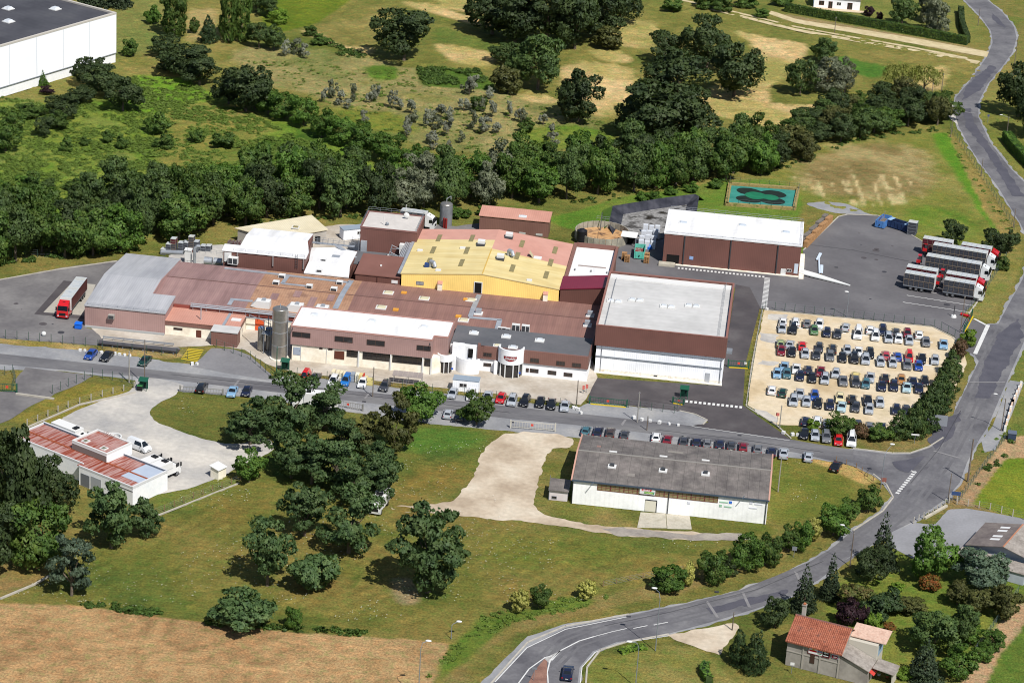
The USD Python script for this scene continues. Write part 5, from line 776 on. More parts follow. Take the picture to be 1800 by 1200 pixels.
for i in range(n):
    x0, x1 = .35+(Ld-5.6)*i/n, .35+(Ld-5.6)*(i+1)/n-.05; yb = yF+1.3 if x1 < e1[0] else yF+.3; MB().box(x0, x1, yb, -.35, 3.6, 3.72+.02*(i % 2)).build('roof_sheet', R_RUST, DP)
MB().box(Ld-5.2, Ld-.35, yF+2.4, -.35, 3.6, 3.76).build('pale_roof_section', BG, DP); MB().box(Ld-5.2, Ld-.35, yF+.3, yF+2.35, 3.6, 3.73).build('roof_sheet', R_RUST, DP); MB().box(.4, Ld-.4, (yF)/2-.25, (yF)/2+.1, 3.72, 3.86).build('gutter', M('rust_gutter', [(150, 74, 44), (176, 96, 62)], 1), DP)
pm = MB(); pm.box(0, Ld, -.3, 0, 3.5, 4.15).box(Ld-.3, Ld, yF, -.3, 3.5, 4.05).box(e1[0], Ld-.3, yF, yF+.25, 3.5, 3.95).box(0, .3, yF+1.2, -.3, 3.5, 4.0).box(.3, e1[0], yF+1.2, yF+1.45, 3.5, 3.95); pm.build('parapet', M('parapet_white', (226, 226, 228)), DP)
MB().box(0.02, Ld-.02, -.34, -.302, 3.7, 4.12).build('parapet_flashing', M('flash_blue_grey', (120, 128, 142)), DP); MB().box(Ld-4.5, Ld+.03, yF-.04, yF-.005, 2.9, 3.02).build('trim_line', DARKG, DP)
u = [loc(at(*cB(*q), 5.6)) for q in ((470, 580), (655, 497), (885, 585), (710, 665))]; ux0, ux1 = (u[0][0]+u[1][0])/2, (u[2][0]+u[3][0])/2; uy0, uy1 = (u[0][1]+u[3][1])/2, min((u[1][1]+u[2][1])/2, 2.0)
MB().box(ux0, ux1, uy0, uy1, 3.2, 5.3).build('upper_box', WHITE, DP); MB().box(ux0+.05, ux1-.05, uy0-.03, uy0-.003, 3.9, 5.1).build('grey_cladding', M('brownish_cladding', (140, 128, 124)), DP)
pm = MB(); pm.box(ux0, ux1, uy0, uy0+.3, 5.3, 5.7).box(ux0, ux1, uy1-.3, uy1, 5.3, 5.7).box(ux0, ux0+.3, uy0+.3, uy1-.3, 5.3, 5.7).box(ux1-.3, ux1, uy0+.3, uy1-.3, 5.3, 5.7); pm.build('upper_parapet', OFFW, DP)
for i in range(8): MB().box(ux0+.35+i*(ux1-ux0-.7)/8, ux0+.35+(i+1)*(ux1-ux0-.7)/8-.04, uy0+.32, uy1-.32, 5.3, 5.42+.02*(i % 2)).build('roof_sheet', R_RUST, DP)
for q in ((565, 580), (685, 628)): l = loc(at(*cB(*q), 5.5)); dome(DP, l[0], l[1], 5.45, .9, .9, .12, mat=M('dirty_pane', (120, 120, 104)))
l = loc(at(*cB(800, 530), 5.3)); arc_wall(DP, 'rounded_parapet', OFFW, l[0], uy1-.1, 1.7, 5, 175, 3.0, 5.5, .25, 16); MB().cyl(l[0], uy1-.1, 4.6, 4.8, 1.45, 20).build('rounded_roof', M('grey_gravel_roof', (176, 170, 166)), DP)
for i in range(6): MB().tube((ux0+2+i*.5, uy1-1.2, 5.5), (ux0+2.3+i*.5, uy1-.4+.2*(i % 2), 6.0), .04, 4).build('aerial_rod', RUST, DP)
boxp(DP, 'roller_door', M('grey_door', (176, 180, 186)), e1[0]+3.2, e1[0]+5.8, yF-.06, yF-.004, 0, 2.8); boxp(DP, 'wall_opening', M('shaded_grey', (120, 124, 130)), e1[0]+.6, e1[0]+2.8, yF-.06, yF-.004, .2, 2.6)

# ---- white and grey logistics warehouse top left, partly out of frame
BWc = np.array([-133.5, 173.4]); ba = math.radians(57.3-5.6+5.6)
ba = math.atan2(173.4-132.3, -133.5+154.4); LWH = thing('logistics_warehouse', 'huge pale grey warehouse with dark roof in the upper left corner', 'warehouse', (BWc[0], BWc[1], 0), ba)
MB().box(-95, 0, 0, 85, 2.8, 14).build('upper_wall', M('pale_panel_wall', [(232, 234, 238), (240, 241, 243)], .05, rough=.5, k=.98), LWH)
MB().box(-95.05, -.0, .25, 84.8, 0, 2.8).build('lower_wall', WHITE, LWH); MB().box(-94.4, -.6, .6, 84.4, 13.4, 14.05).build('roof', R_BLACK, LWH); pm = MB(); pm.box(-95, .05, -.05, .6, 14, 14.5).box(-.6, .05, .6, 85, 14, 14.5); pm.build('parapet', M('sandy_parapet', (206, 200, 190)), LWH)
lw = lambda p: (lambda d: (d[0]*math.cos(ba)+d[1]*math.sin(ba), -d[0]*math.sin(ba)+d[1]*math.cos(ba)))(np.asarray(p)[:2]-BWc)
for q in ((14.5, 16.5), (15, 39), (97, 17), (60, -10)): l = lw(at(*q, 14)); dome(LWH, l[0], l[1], 14.15, 2.2, 2.2, .5)
MB().box(-95, .02, -.06, -.003, 2.7, 2.9).build('base_trim', M('trim_grey', (150, 156, 166)), LWH)
for i in range(9): MB().box(-95+i*10.5, -94.9+i*10.5, -.04, -.005, 3, 13.9).build('panel_joint', M('joint_grey', (196, 204, 216)), LWH)

# ---- house with signs on its wall, lower right
hA = at(1380, 1167.5); hB = at(1501, 1197.5); ha = math.atan2(hB[1]-hA[1], hB[0]-hA[0])-.02; HO = thing('tiled_roof_house', 'grey rendered house with orange clay tile roof, chimney and advertising boards under its eaves', 'house', (hA[0], hA[1], 0), ha)
GR = M('grey_house_render', [(150, 144, 138), (168, 162, 154), (178, 172, 164)], .35, fine=(1.5, .88, 1.06)); Lh, Dh, ez, rz_ = 9.4, 9.0, 4.9, 7.4
MB().prism([(0, 0), (Lh, 0), (Lh, Dh/2), (Lh, Dh), (0, Dh), (0, Dh/2)], 0, [ez, ez, rz_-.15, ez, ez, rz_-.15]).build('wall', GR, HO)
TILE = M('clay_tile', [(148, 86, 66), (176, 106, 82), (192, 120, 94), (142, 94, 80)], .9, fine=[(3.0, .78, 1.15)], rand=.12); slope = (rz_-ez)/(Dh/2)
rf = roof(HO, 'roof', M('tile_bed', (150, 86, 66)), [(-.3, -.45, ez-.2), (Lh+.3, -.45, ez-.2), (Lh+.3, Dh/2, rz_), (-.3, Dh/2, rz_)], .12); roof(HO, 'roof', M('tile_bed', (150, 86, 66)), [(-.3, Dh/2, rz_), (Lh+.3, Dh/2, rz_), (Lh+.3, Dh+.45, ez-.2), (-.3, Dh+.45, ez-.2)], .12)
mb = MB()
for i in range(31):
    x = -.2+i*(Lh+.4)/30
    for j in range(13):
        y0, y1 = -.45+j*(Dh/2+.45)/13, -.45+(j+1)*(Dh/2+.45)/13+.05; za, zb = ez-.2+(y0+.45)*(rz_-ez+.2)/(Dh/2+.45), ez-.2+(y1+.45)*(rz_-ez+.2)/(Dh/2+.45); mb.tube((x, y0, za+.06), (x, y1, zb+.01), .13, 5)
mb.build('roof_tiles', TILE, rf, kind='stuff'); MB().tube((-.35, Dh/2, rz_+.05), (Lh+.35, Dh/2, rz_+.05), .16, 6).build('ridge_tile', M('ridge_tile', (132, 92, 84)), HO)
ch = MB().box(.6, 1.2, Dh/2+.3, Dh/2+.9, rz_-.6, rz_+1.9).build('chimney', M('chimney_render', (186, 182, 174)), HO); MB().box(.5, 1.3, Dh/2+.2, Dh/2+1.0, rz_+1.9, rz_+2.02).build('chimney_cap', M('cap_grey', (150, 146, 138)), ch); MB().box(.7, 1.1, Dh/2+.4, Dh/2+.8, rz_+2.02, rz_+2.3).build('chimney_pot', M('pot_orange', (190, 120, 84)), ch)
for x in (2.9, 5.9, 9.2): MB().box(x-.12, x+.12, -.12, -.004, 0, ez-.25).build('pilaster', M('pilaster', (176, 170, 160)), HO)
MB().box(0, Lh, -.07, -.004, 2.7, 2.9).build('string_course', M('pilaster', (176, 170, 160)), HO); MB().box(4.2, 5.0, -.08, -.005, 1.6, 3.4).build('shutter', M('brown_shutter', (74, 54, 44)), HO)
sgn = MB().box(3.7, 7.55, -.12, -.075, 3.35, 4.72).build('advert_board', M('board_red', (136, 30, 48)), HO, label='framed board with pizza and arrow panels'); MB().box(3.82, 6.25, -.135, -.122, 3.47, 4.6).build('white_panel', LOGO_W, sgn); MB().box(6.3, 7.42, -.135, -.122, 3.47, 4.6).build('black_panel', M('panel_black', (22, 22, 28)), sgn)
MB().box(3.95, 5.25, -.148, -.136, 3.85, 4.15).build('red_word', M('sign_red', (226, 40, 54)), sgn); MB().add([(4.35, -.146, 4.15), (4.95, -.146, 4.15), (4.65, -.146, 4.5)], [[0, 1, 2]]).build('yellow_mark', M('mark_yellow', (226, 190, 70)), sgn)
for z, c_ in ((4.32, (120, 40, 60)), (4.1, (50, 90, 190)), (3.88, (180, 60, 60)), (3.66, (40, 120, 70))): MB().box(5.4, 6.15, -.148, -.136, z, z+.15).build('colour_bar', M('bar%d' % c_[0], c_), sgn)
MB().add([(6.45, -.146, 4.2), (6.8, -.146, 4.45), (6.8, -.146, 4.3), (7.3, -.146, 4.3), (7.3, -.146, 4.1), (6.8, -.146, 4.1), (6.8, -.146, 3.95)], [[0, 6, 1], [2, 5, 4], [2, 4, 3]]).build('white_arrow', LOGO_W, sgn); MB().box(6.45, 7.3, -.148, -.136, 3.6, 3.74).build('white_word', LOGO_W, sgn)
s2 = MB().box(7.9, 9.1, -.12, -.075, 3.6, 4.7).build('small_board', M('board_lilac', (186, 190, 214)), HO); MB().box(7.95, 8.95, -.135, -.122, 3.65, 4.2).build('maroon_panel', M('board_red', (136, 30, 48)), s2); MB().box(8.2, 8.8, -.148, -.136, 3.85, 4.0).build('white_word', LOGO_W, s2)
AN = M('old_grey_tile', [(140, 132, 124), (160, 152, 144), (172, 164, 156)], .8, fine=(2.5, .82, 1.1)); X1_ = Lh+.02
MB().prism([(X1_, 0), (X1_+5, 0), (X1_+5, 4.2), (X1_, 4.2)], 0, [4.2, 2.7, 2.7, 4.2]).build('side_wing_wall', GR, HO); roof(HO, 'side_wing_roof', AN, [(X1_, -.3, 4.7), (X1_+5.2, -.3, 2.85), (X1_+5.2, 4.3, 2.85), (X1_, 4.3, 4.7)], .12)
MB().box(X1_, X1_+5, 4.4, 8.6, 0, 5.4).build('rear_wing_wall', M('cream_house_render', (206, 200, 186)), HO); roof(HO, 'rear_wing_roof', M('pale_salmon_tile', [(206, 168, 148), (220, 188, 168), (212, 176, 156)], 1.2, fine=(3, .86, 1.1)), [(X1_-.1, 5.2, 5.75), (X1_+6.2, 5.2, 5.75), (X1_+6.2, 8.9, 6.5), (X1_-.1, 8.9, 6.5)], .15); MB().box(X1_+5.0, X1_+5.06, 5.4, 8.2, 3, 5).build('blue_awning', M('awning_blue', (150, 176, 196)), HO)
roof(HO, 'porch_roof', AN, [(X1_+5.2, 1.8, 2.6), (X1_+9, 1.8, 2.2), (X1_+9, 5.6, 2.2), (X1_+5.2, 5.6, 2.6)], .1); MB().box(X1_+8.6, X1_+8.8, 2, 5.5, 0, 2.1).build('porch_wall', M('cream_house_render', (206, 200, 186)), HO)
for i in range(2): slab(MB(), [(X1_+5.02, .5+i*1.5, 2.4), (X1_+5.9, .5+i*1.5, 1.9), (X1_+5.9, 1.6+i*1.5, 1.9), (X1_+5.02, 1.6+i*1.5, 2.4)], .06).build('red_awning', M('awning_red', (206, 70, 60)), HO)
# ---- garage building with grey roof at the right edge
gA = at(*cG(955, 975), 3.2); gB = at(*cG(1115, 800), 3.2); gC = at(*cG(1410, 800), 3.2); gd_ = gB-gA; ga = math.atan2(gd_[1], gd_[0])-math.pi/2; HG = thing('grey_garage', 'grey garage with weathered brown-grey gabled roof and four white rooflights', 'garage', (gA[0], gA[1], 0), ga); Lg = np.linalg.norm(gd_)
hw = 7.2; MB().prism([(0.2, 0), (hw, 0), (2*hw, 0), (2*hw, Lg), (hw, Lg), (.2, Lg)], 0, [3.0, 4.6, 3.0, 3.0, 4.6, 3.0]).build('wall', M('blue_grey_wall', [(176, 184, 196), (196, 204, 214)], .4), HG); RB = M('brown_grey_roof', [(112, 102, 100), (128, 118, 114), (140, 130, 124)], .4, fine=[(2, .86, 1.1)], stripe=[(96, .5, .92)])
roof(HG, 'roof_panel', RB, [(0, -.8, 3.1), (hw, -.8, 4.8), (hw, Lg, 4.8), (0, Lg, 3.1)], .12); roof(HG, 'roof_panel', AN, [(hw, -.8, 4.8), (2*hw+.2, -.8, 3.1), (2*hw+.2, Lg, 3.1), (hw, Lg, 4.8)], .12); MB().box(hw-.12, hw+.12, -.8, Lg, 4.78, 4.86).build('ridge_cap', M('ridge_orange', (190, 130, 100)), HG)
for y in (2.2, 3.7, 6.4, 8.0): slab(MB(), [(3.6, y, 3.1+1.7*3.6/hw+.03), (5.4, y, 3.1+1.7*5.4/hw+.03), (5.4, y+.8, 3.1+1.7*5.4/hw+.03), (3.6, y+.8, 3.1+1.7*3.6/hw+.03)], .05).build('rooflight', LOGO_W, HG)
roof(HG, 'lean_to_roof', AN, [(-.4, -4.5, 2.3), (13, -4.5, 2.3), (13, -.9, 2.7), (-.4, -.9, 2.7)], .12); MB().box(0, 12.8, -4.3, -.9, 0, 2.15).build('lean_to_wall', M('blue_grey_wall', (186, 194, 206)), HG)
# ---- bungalow at the top, partly out of frame
tb = at(1435, 12, 0); TH = thing('white_bungalow', 'white bungalow with orange roof and brown shutters behind a long hedge', 'house', (59.8, 300.5, 0), math.radians(2)); MB().box(0, 14.6, 0, 9, 0, 3.7).build('wall', WHITE, TH); roof(TH, 'roof', M('light_clay_tile', [(214, 158, 132), (226, 176, 150)], .8), [(-.4, -.5, 3.75), (15.0, -.5, 3.75), (15.0, 4.5, 5.2), (-.4, 4.5, 5.2)], .15)
for x, w, z in ((1.6, 1.6, .9), (4.6, 1.3, .1), (7.2, 1.4, 1.2), (10.6, 1.6, .2)): window_m(TH, x, x+w, 0, z, 2.3, 2, fr=DOORB if x != 7.2 else OFFW)
MB().box(-1, 16, -2.5, -.05, 0, .08).build('terrace', sand, TH)
# small white kiosk
KI = thing('cream_kiosk', 'tiny cream utility kiosk with white pitched roof at the end of the gravel drive', 'kiosk', tuple(at(383, 838)), RA); MB().box(-1, 1, -1, 1.2, 0, 2.1).build('wall', CREAMW, KI); roof(KI, 'roof', OFFW, [(-1.2, -1.2, 2.5), (1.2, -1.2, 2.1), (1.2, 1.4, 2.1), (-1.2, 1.4, 2.5)], .1); MB().box(-1.02, -1.001, -.4, .4, .1, 1.7).build('door', LOGO_R, KI)
GC = thing('grey_portable_office', 'pale grey portable office with small window standing by the street fence', 'cabin'); a = at(795, 687); gx_ = on_y(c5(235, 740), a[1]); MB().box(a[0], a[0]+5.4, a[1], a[1]+2.4, .1, 2.6).build('wall', WHITEW, GC); MB().box(a[0]-.08, a[0]+5.48, a[1]-.08, a[1]+2.48, 2.6, 2.72).build('roof', M('blue_grey_roof', (150, 164, 178)), GC); window_m(GC, a[0]+1.4, a[0]+3.0, a[1], 1.1, 2.0, 2, fr=OFFW)
# ------------------------------------------------------------------ vehicles
PAINT = {'white': (236, 238, 240), 'silver': (176, 182, 190), 'grey': (112, 114, 118), 'dark grey': (64, 66, 72), 'black': (24, 25, 30), 'navy blue': (30, 36, 62), 'blue': (36, 76, 160), 'bright blue': (38, 118, 196), 'light blue': (136, 176, 208), 'red': (206, 30, 36), 'dark red': (124, 24, 40), 'green': (86, 124, 78), 'pale green': (158, 172, 122), 'dark green': (24, 62, 52), 'teal': (70, 112, 124), 'yellow': (226, 206, 130), 'cream': (228, 216, 170), 'orange': (184, 130, 70), 'pinkish red': (178, 62, 76), 'ice blue': (176, 204, 212), 'brown': (74, 62, 58)}
def paint_m(c): return M('car_paint_'+c.replace(' ', '_'), PAINT[c], rough=.28, spec=.5, coat=.6)
CGL = M('car_glass', (22, 26, 30), rough=.05, spec=.8, k=1.0); LAMP = M('headlamp', (222, 226, 230), rough=.1, spec=.8); TAIL = M('tail_lamp', (170, 24, 28), rough=.2); PLATE = M('number_plate', (226, 226, 220)); TRIM = M('dark_trim', (34, 34, 36), rough=.6); RIM = M('wheel_rim', (150, 152, 156), metal=.5, rough=.35)
SPEC = {  # length, width, height, windscreen base, windscreen top, roof end, rear base (fractions of the length from the nose), bonnet height, waist height
 'hatchback': (4.0, 1.72, 1.48, .24, .41, .84, .96, .88, .98), 'saloon': (4.55, 1.78, 1.45, .27, .42, .68, .83, .86, .96), 'estate': (4.6, 1.78, 1.5, .25, .40, .86, .97, .88, .98), 'off-roader': (4.4, 1.84, 1.7, .24, .38, .87, .97, 1.0, 1.1), 'people carrier': (4.5, 1.82, 1.68, .16, .36, .86, .98, .94, 1.04), 'small van': (4.2, 1.78, 1.82, .2, .35, .95, .99, .96, 1.06), 'van': (5.1, 1.95, 2.05, .14, .28, .97, .995, 1.1, 1.2)}
def loft(prof, w):
    """closed side profile (y, z) swept across the width; w(z) is the half width there"""
    mb = MB(); n = len(prof); v = [(-w(z), y, z) for y, z in prof]+[(w(z), y, z) for y, z in prof]; f = [[i, (i+1) % n, n+(i+1) % n, n+i] for i in range(n)]
    mb.add(v, f); pl = Polygon(prof); tv, tf = trimesh.creation.triangulate_polygon(pl, engine='earcut'); tv = np.asarray(tv); idx = [int(np.argmin([(a-y)**2+(b-z)**2 for y, z in prof])) for a, b in tv]
    tf = np.array([[idx[i] for i in t] for t in tf]); mb.add(v[:n], tf); mb.add(v[n:], tf[:, ::-1]); return mb
_car0 = {}
def make_car(colour, kind):
    L, Wd, Ht, a, b, c, d, hb, ws = SPEC[kind]; nose = -L/2; Y = lambda t: nose+L*t; hw = Wd/2; pm_ = paint_m(colour)
    t = thing('parked_car')
    body = [(Y(0), .28), (Y(0), .58), (Y(.015), .70), (Y(.06), hb-.1), (Y(a), hb+.04), (Y(d), ws), (Y(.995), ws-.12), (Y(1), .6), (Y(.995), .3)]
    loft(body, lambda z: hw if z < .72 else hw-.16*(z-.72)).build('body', pm_, t, smooth=50)
    g0 = ws-.05; cab = [(Y(a-.005), hb), (Y(b), Ht-.05), (Y((b+c)/2), Ht), (Y(c), Ht-.05), (Y(d), g0)]; cw = lambda z: hw-.07-.26*max(0, z-ws+.1)/(1.5-ws+.1+.25*(Ht-1.5))
    loft(cab, cw).build('cabin', pm_, t, smooth=50)
    def pane(name, p0, p1, ins=.1, off=.012, lo=.12, hi=.9):
        (ya, za), (yb, zb) = p0, p1; q = lambda s: (ya+(yb-ya)*s, za+(zb-za)*s); (y0, z0), (y1, z1) = q(lo), q(hi); nrm = np.array([0, -(zb-za), (yb-ya)]); nrm /= np.linalg.norm(nrm); nrm = nrm if nrm[2] > 0 else -nrm
        P4 = np.array([(-cw(z0)+ins, y0, z0), (cw(z0)-ins, y0, z0), (cw(z1)-ins, y1, z1), (-cw(z1)+ins, y1, z1)])+nrm*off; return MB().add(np.vstack([P4, P4-nrm*off*.8]), [[0, 1, 2, 3], [7, 6, 5, 4]]).build(name, CGL, t)
    pane('windscreen', cab[0], cab[1], .07, lo=.06, hi=.95)
    if not (kind == 'van'): pane('rear_window', cab[4], cab[3], .12, lo=.2)
    for s in (-1, 1):
        ya = Y(a)+.32; ym = Y((b+c)/2-.02); ye = Y(c)+.02 if 'van' not in kind else Y(b)+1.0; zl, zh = ws+.02, Ht-.17; mb = MB(); sh_ = lambda y, z: (s*(cw(z)+.012), y, z)
        mb.add([sh_(ya, zl), sh_(ym-.04, zl), sh_(ym-.04, zh), sh_(Y(b)+.12, zh)], [[0, 1, 2, 3]] if s > 0 else [[3, 2, 1, 0]])
        if 'van' not in kind: mb.add([sh_(ym+.04, zl), sh_(ye+.1, zl), sh_(ye-.05, zh), sh_(ym+.04, zh)], [[0, 1, 2, 3]] if s > 0 else [[3, 2, 1, 0]])
        mb.build('side_window', CGL, t)
        for yy in (Y(.19), Y(.81)):
            w = MB(); w.tube((s*(hw-.17), yy, .31), (s*(hw+.012), yy, .31), .31, 12); o = w.build('wheel', BLACK, t); MB().tube((s*(hw+.013), yy, .31), (s*(hw+.02), yy, .31), .19, 10).build('rim', RIM, o)
        MB().add([(s*hw*.95, Y(.012), .6), (s*hw*.52, Y(-.004), .6), (s*hw*.55, Y(.02), .74), (s*hw*.93, Y(.05), .76)], [[0, 1, 2, 3], [3, 2, 1, 0]]).build('headlight', LAMP, t)
        MB().box(min(s*hw*.72, s*hw*.97), max(s*hw*.72, s*hw*.97), Y(.985), Y(1)+.012, .66, .86).build('tail_light', TAIL, t)
        MB().box(min(s*(hw+.02), s*(hw+.2)), max(s*(hw+.02), s*(hw+.2)), Y(a)+.42, Y(a)+.55, ws, ws+.14).build('wing_mirror', pm_ if colour != 'white' else TRIM, t)
    MB().box(-.25, .25, Y(0)-.015, Y(0)-.003, .4, .5).build('number_plate', PLATE, t); MB().box(-.25, .25, Y(1)+.003, Y(1)+.015, .55, .65).build('number_plate', PLATE, t); MB().box(-hw*.5, hw*.5, Y(0)-.012, Y(0)-.002, .52, .62).build('grille', TRIM, t)
    return t
def car(p, colour, kind, label, group, rz=0.0, z=.04, ground=False, cat='car', bounds=.75):
    loc = at(*p, 0 if ground else bounds); loc = (loc[0], loc[1], z); cat = 'van' if 'van' in kind else 'car'; k = (colour, kind)
    if k not in _car0:
        t = _car0[k] = make_car(colour, kind); UsdGeom.Xformable(t).GetOrderedXformOps()[0].Set(xf(loc, rz)); return key(t, label=label, cat=cat, group=group)
    return dup(_car0[k], loc, rz, 1, label, group, cat)
ORD = ['first', 'second', 'third', 'fourth', 'fifth', 'sixth', 'seventh', 'eighth', 'ninth', 'tenth', 'eleventh', 'twelfth', 'thirteenth', 'fourteenth', 'fifteenth', 'sixteenth']
KN = {'h': 'hatchback', 's': 'saloon', 'e': 'estate', 'o': 'off-roader', 'p': 'people carrier', 'k': 'small van', 'v': 'van'}
CN = {'w': 'white', 'si': 'silver', 'g': 'grey', 'dg': 'dark grey', 'b': 'black', 'n': 'navy blue', 'bl': 'blue', 'bb': 'bright blue', 'lb': 'light blue', 'r': 'red', 'dr': 'dark red', 'gr': 'green', 'pg': 'pale green', 'dgr': 'dark green', 't': 'teal', 'y': 'yellow', 'c': 'cream', 'or': 'orange', 'pr': 'pinkish red', 'ib': 'ice blue', 'br': 'brown'}
rng = random.Random(7)
cl_ = lambda x, y: (1320+x/4.616, 530+y/4.616)
ROWS = [('far line of first car park row', 1, '262,158,w,h 362,165,w,o 455,172,g,h 556,178,w,e 770,202,si,h 970,224,w,h 1070,230,n,o 1177,243,dg,h 1270,252,dr,h 1365,264,w,h'),
 ('near line of first car park row', 0, '253,212,si,h 343,219,b,o 515,227,gr,h 618,245,n,h 704,254,dg,s 870,256,w,v 1012,275,w,k 1117,288,si,p 1200,296,w,h 1286,309,si,h 1422,323,g,h 1564,340,lb,s'),
 ('far line of the second car park row', 1, '242,335,pg,h 317,343,si,s 417,352,r,h 555,368,dg,h 663,383,b,o 782,390,si,h 873,400,w,s 966,413,b,e 1095,430,pr,h 1190,440,bl,h 1284,445,r,k 1388,455,b,s 1495,468,si,h'),
 ('near line of the second car park row', 0, '247,393,dr,h 333,405,b,h 440,416,si,h 533,423,dg,s 643,434,g,e 745,449,b,h 841,455,b,o 932,463,si,p 1053,482,si,h 1150,488,si,h 1270,506,g,e 1361,515,bl,h'),
 ('far line of the third car park row', 1, '273,522,lb,s 370,538,w,s 467,549,n,h 568,560,dr,s 690,577,si,h 850,600,y,h 970,608,si,s 1090,615,b,h 1221,628,or,h 1315,641,n,s 1410,640,b,h'),
 ('near line of the third car park row', 0, '213,577,lb,h 293,578,t,h 400,597,n,h 500,614,b,h 602,621,si,p 750,636,g,s 850,644,dg,e 934,659,t,h 1065,676,n,s 1162,676,n,e 1266,689,ib,s 1365,695,n,s'),
 ('far line of the fourth car park row', 1, '170,712,w,h 258,732,dgr,h 397,742,si,s 518,755,bl,h 723,775,c,h 823,786,b,h 948,794,b,s 1047,811,si,h'),
 ('near line of the fourth car park row', 0, '347,797,si,p 453,804,si,h 546,820,b,h 642,832,n,h 738,846,ib,s 851,850,dg,h 962,865,si,h 1180,870,n,h 1258,880,dg,h'),
 ('last car park line behind the shrubs', 1, '443,964,n,h 537,967,w,o 620,983,si,h 870,1003,dg,h 963,1006,g,h 1062,1014,n,s'),
 ('line along the street below the car park', 0, '433,1067,b,h 521,1079,si,h 612,1092,g,o 711,1118,r,h 816,1118,w,v')]
for nm, far_, s in ROWS:
    for i, q in enumerate(s.split()):
        x, y, c_, k_ = q.split(','); rz = rng.uniform(-.05, .05)+(math.pi if far_ and rng.random() < .45 else 0)
        car(cl_(float(x), float(y)), CN[c_], KN[k_], f'{CN[c_]} {KN[k_]}, {ORD[i]} from left, {nm}', 'cars parked in and beside the gravel car park', rz)
st_ = lambda x, y: (480+x/3.103, 630+y/3.103)
for x, y, c_, k_, lb in ((175, 94, 'r', 'k', 'red small van, leftmost car at the forecourt fence'), (231, 102, 'dg', 's', 'dark grey saloon beside the red small van at the forecourt fence'), (332, 116, 'w', 'p', 'white people carrier parked in front of the row of tall cream boxes'), (399, 117, 'bb', 'k', 'bright blue small van between two white cars at the forecourt fence'), (489, 128, 'w', 'h', 'white hatchback right of the bright blue van at the forecourt fence'), (611, 144, 'dg', 'e', 'dark grey estate parked left of a wooden pole and a leafy tree'),
  (980, 187, 'si', 'h', 'silver hatchback in front of the left end of the portable office'), (1083, 195, 'w', 'o', 'white off-roader in front of the portable office'), (1171, 202, 'si', 's', 'silver saloon right of the portable office, partly behind the round tree'), (1244, 212, 'r', 'h', 'red hatchback parked at the fence below the white entrance drum'), (1305, 224, 'si', 'p', 'silver people carrier right of the red hatchback at the forecourt fence'), (1375, 228, 'b', 'o', 'black off-roader, fourth car from the right end of the forecourt fence'), (1458, 235, 'b', 'h', 'black hatchback, third car from the right end of the forecourt fence'), (1519, 243, 'b', 's', 'black saloon, second car from the right end of the forecourt fence'), (1592, 254, 'si', 's', 'silver saloon, rightmost car at the forecourt fence'),
  (955, 297, 'si', 'h', 'silver hatchback tail-on between two roadside trees'), (1022, 303, 'dg', 's', 'dark car half hidden behind the round roadside tree')):
    car(st_(x, y), CN[c_], KN[k_], lb, 'cars parked along the street', rng.uniform(-.06, .06)+(math.pi if lb.startswith('silver hatchback tail') else 0))
for x, y, c_, k_, lb in ((640, 967, 'bl', 'h', 'blue hatchback, leftmost car parked on the upper side of the street'), (752, 977, 'b', 's', 'black saloon right of the blue hatchback on the left part of the street'), (1020, 1010, 'dgr', 's', 'dark green saloon behind the wooden pole beside the long black pipe')):
    car(c1(x, y), CN[c_], KN[k_], lb, 'cars parked along the street', -.08)
for x, y, c_, k_, lb in ((1330, 225, 'b', 'o', 'black off-roader behind the low railing left of the big trees'), (1533, 250, 'lb', 's', 'light blue saloon on the lower side of the street left of the big trees'), (1628, 248, 'n', 'h', 'navy hatchback on the lower side of the street at the edge of the trees')):
    car(cB(x, y), CN[c_], KN[k_], lb, 'cars parked along the street', math.pi if c_ == 'b' else .05)
shedcars = '468,92,t,h 545,97,n,e 623,105,br,e 713,118,dg,h 912,133,w,h 985,148,dr,h 1090,157,dg,e 1168,165,n,h 1235,173,g,h 1315,177,n,h 1388,187,dg,h 1463,195,dr,h 1555,207,g,h 1645,225,n,h 1720,234,si,s'.split()
for i, q in enumerate(shedcars):
    x, y, c_, k_ = q.split(','); car(cA(float(x), float(y)), CN[c_], KN[k_], f'{CN[c_]} {KN[k_]}, {ORD[i]} from left in the row behind the roadside shed', 'cars parked behind the roadside shed', math.pi+rng.uniform(-.05, .05))
car((1421, 801), 'silver', 'hatchback', 'silver hatchback alone on the verge right of the roadside shed', 'cars parked along the street', math.pi); car((1470, 818), 'black', 'saloon', 'black saloon parked on dry grass near the junction', 'cars parked along the street', math.pi-.2)
car((998, 1180), 'navy blue', 'saloon', 'dark blue saloon driving on the bend at the bottom of the scene', None, math.pi+.02)

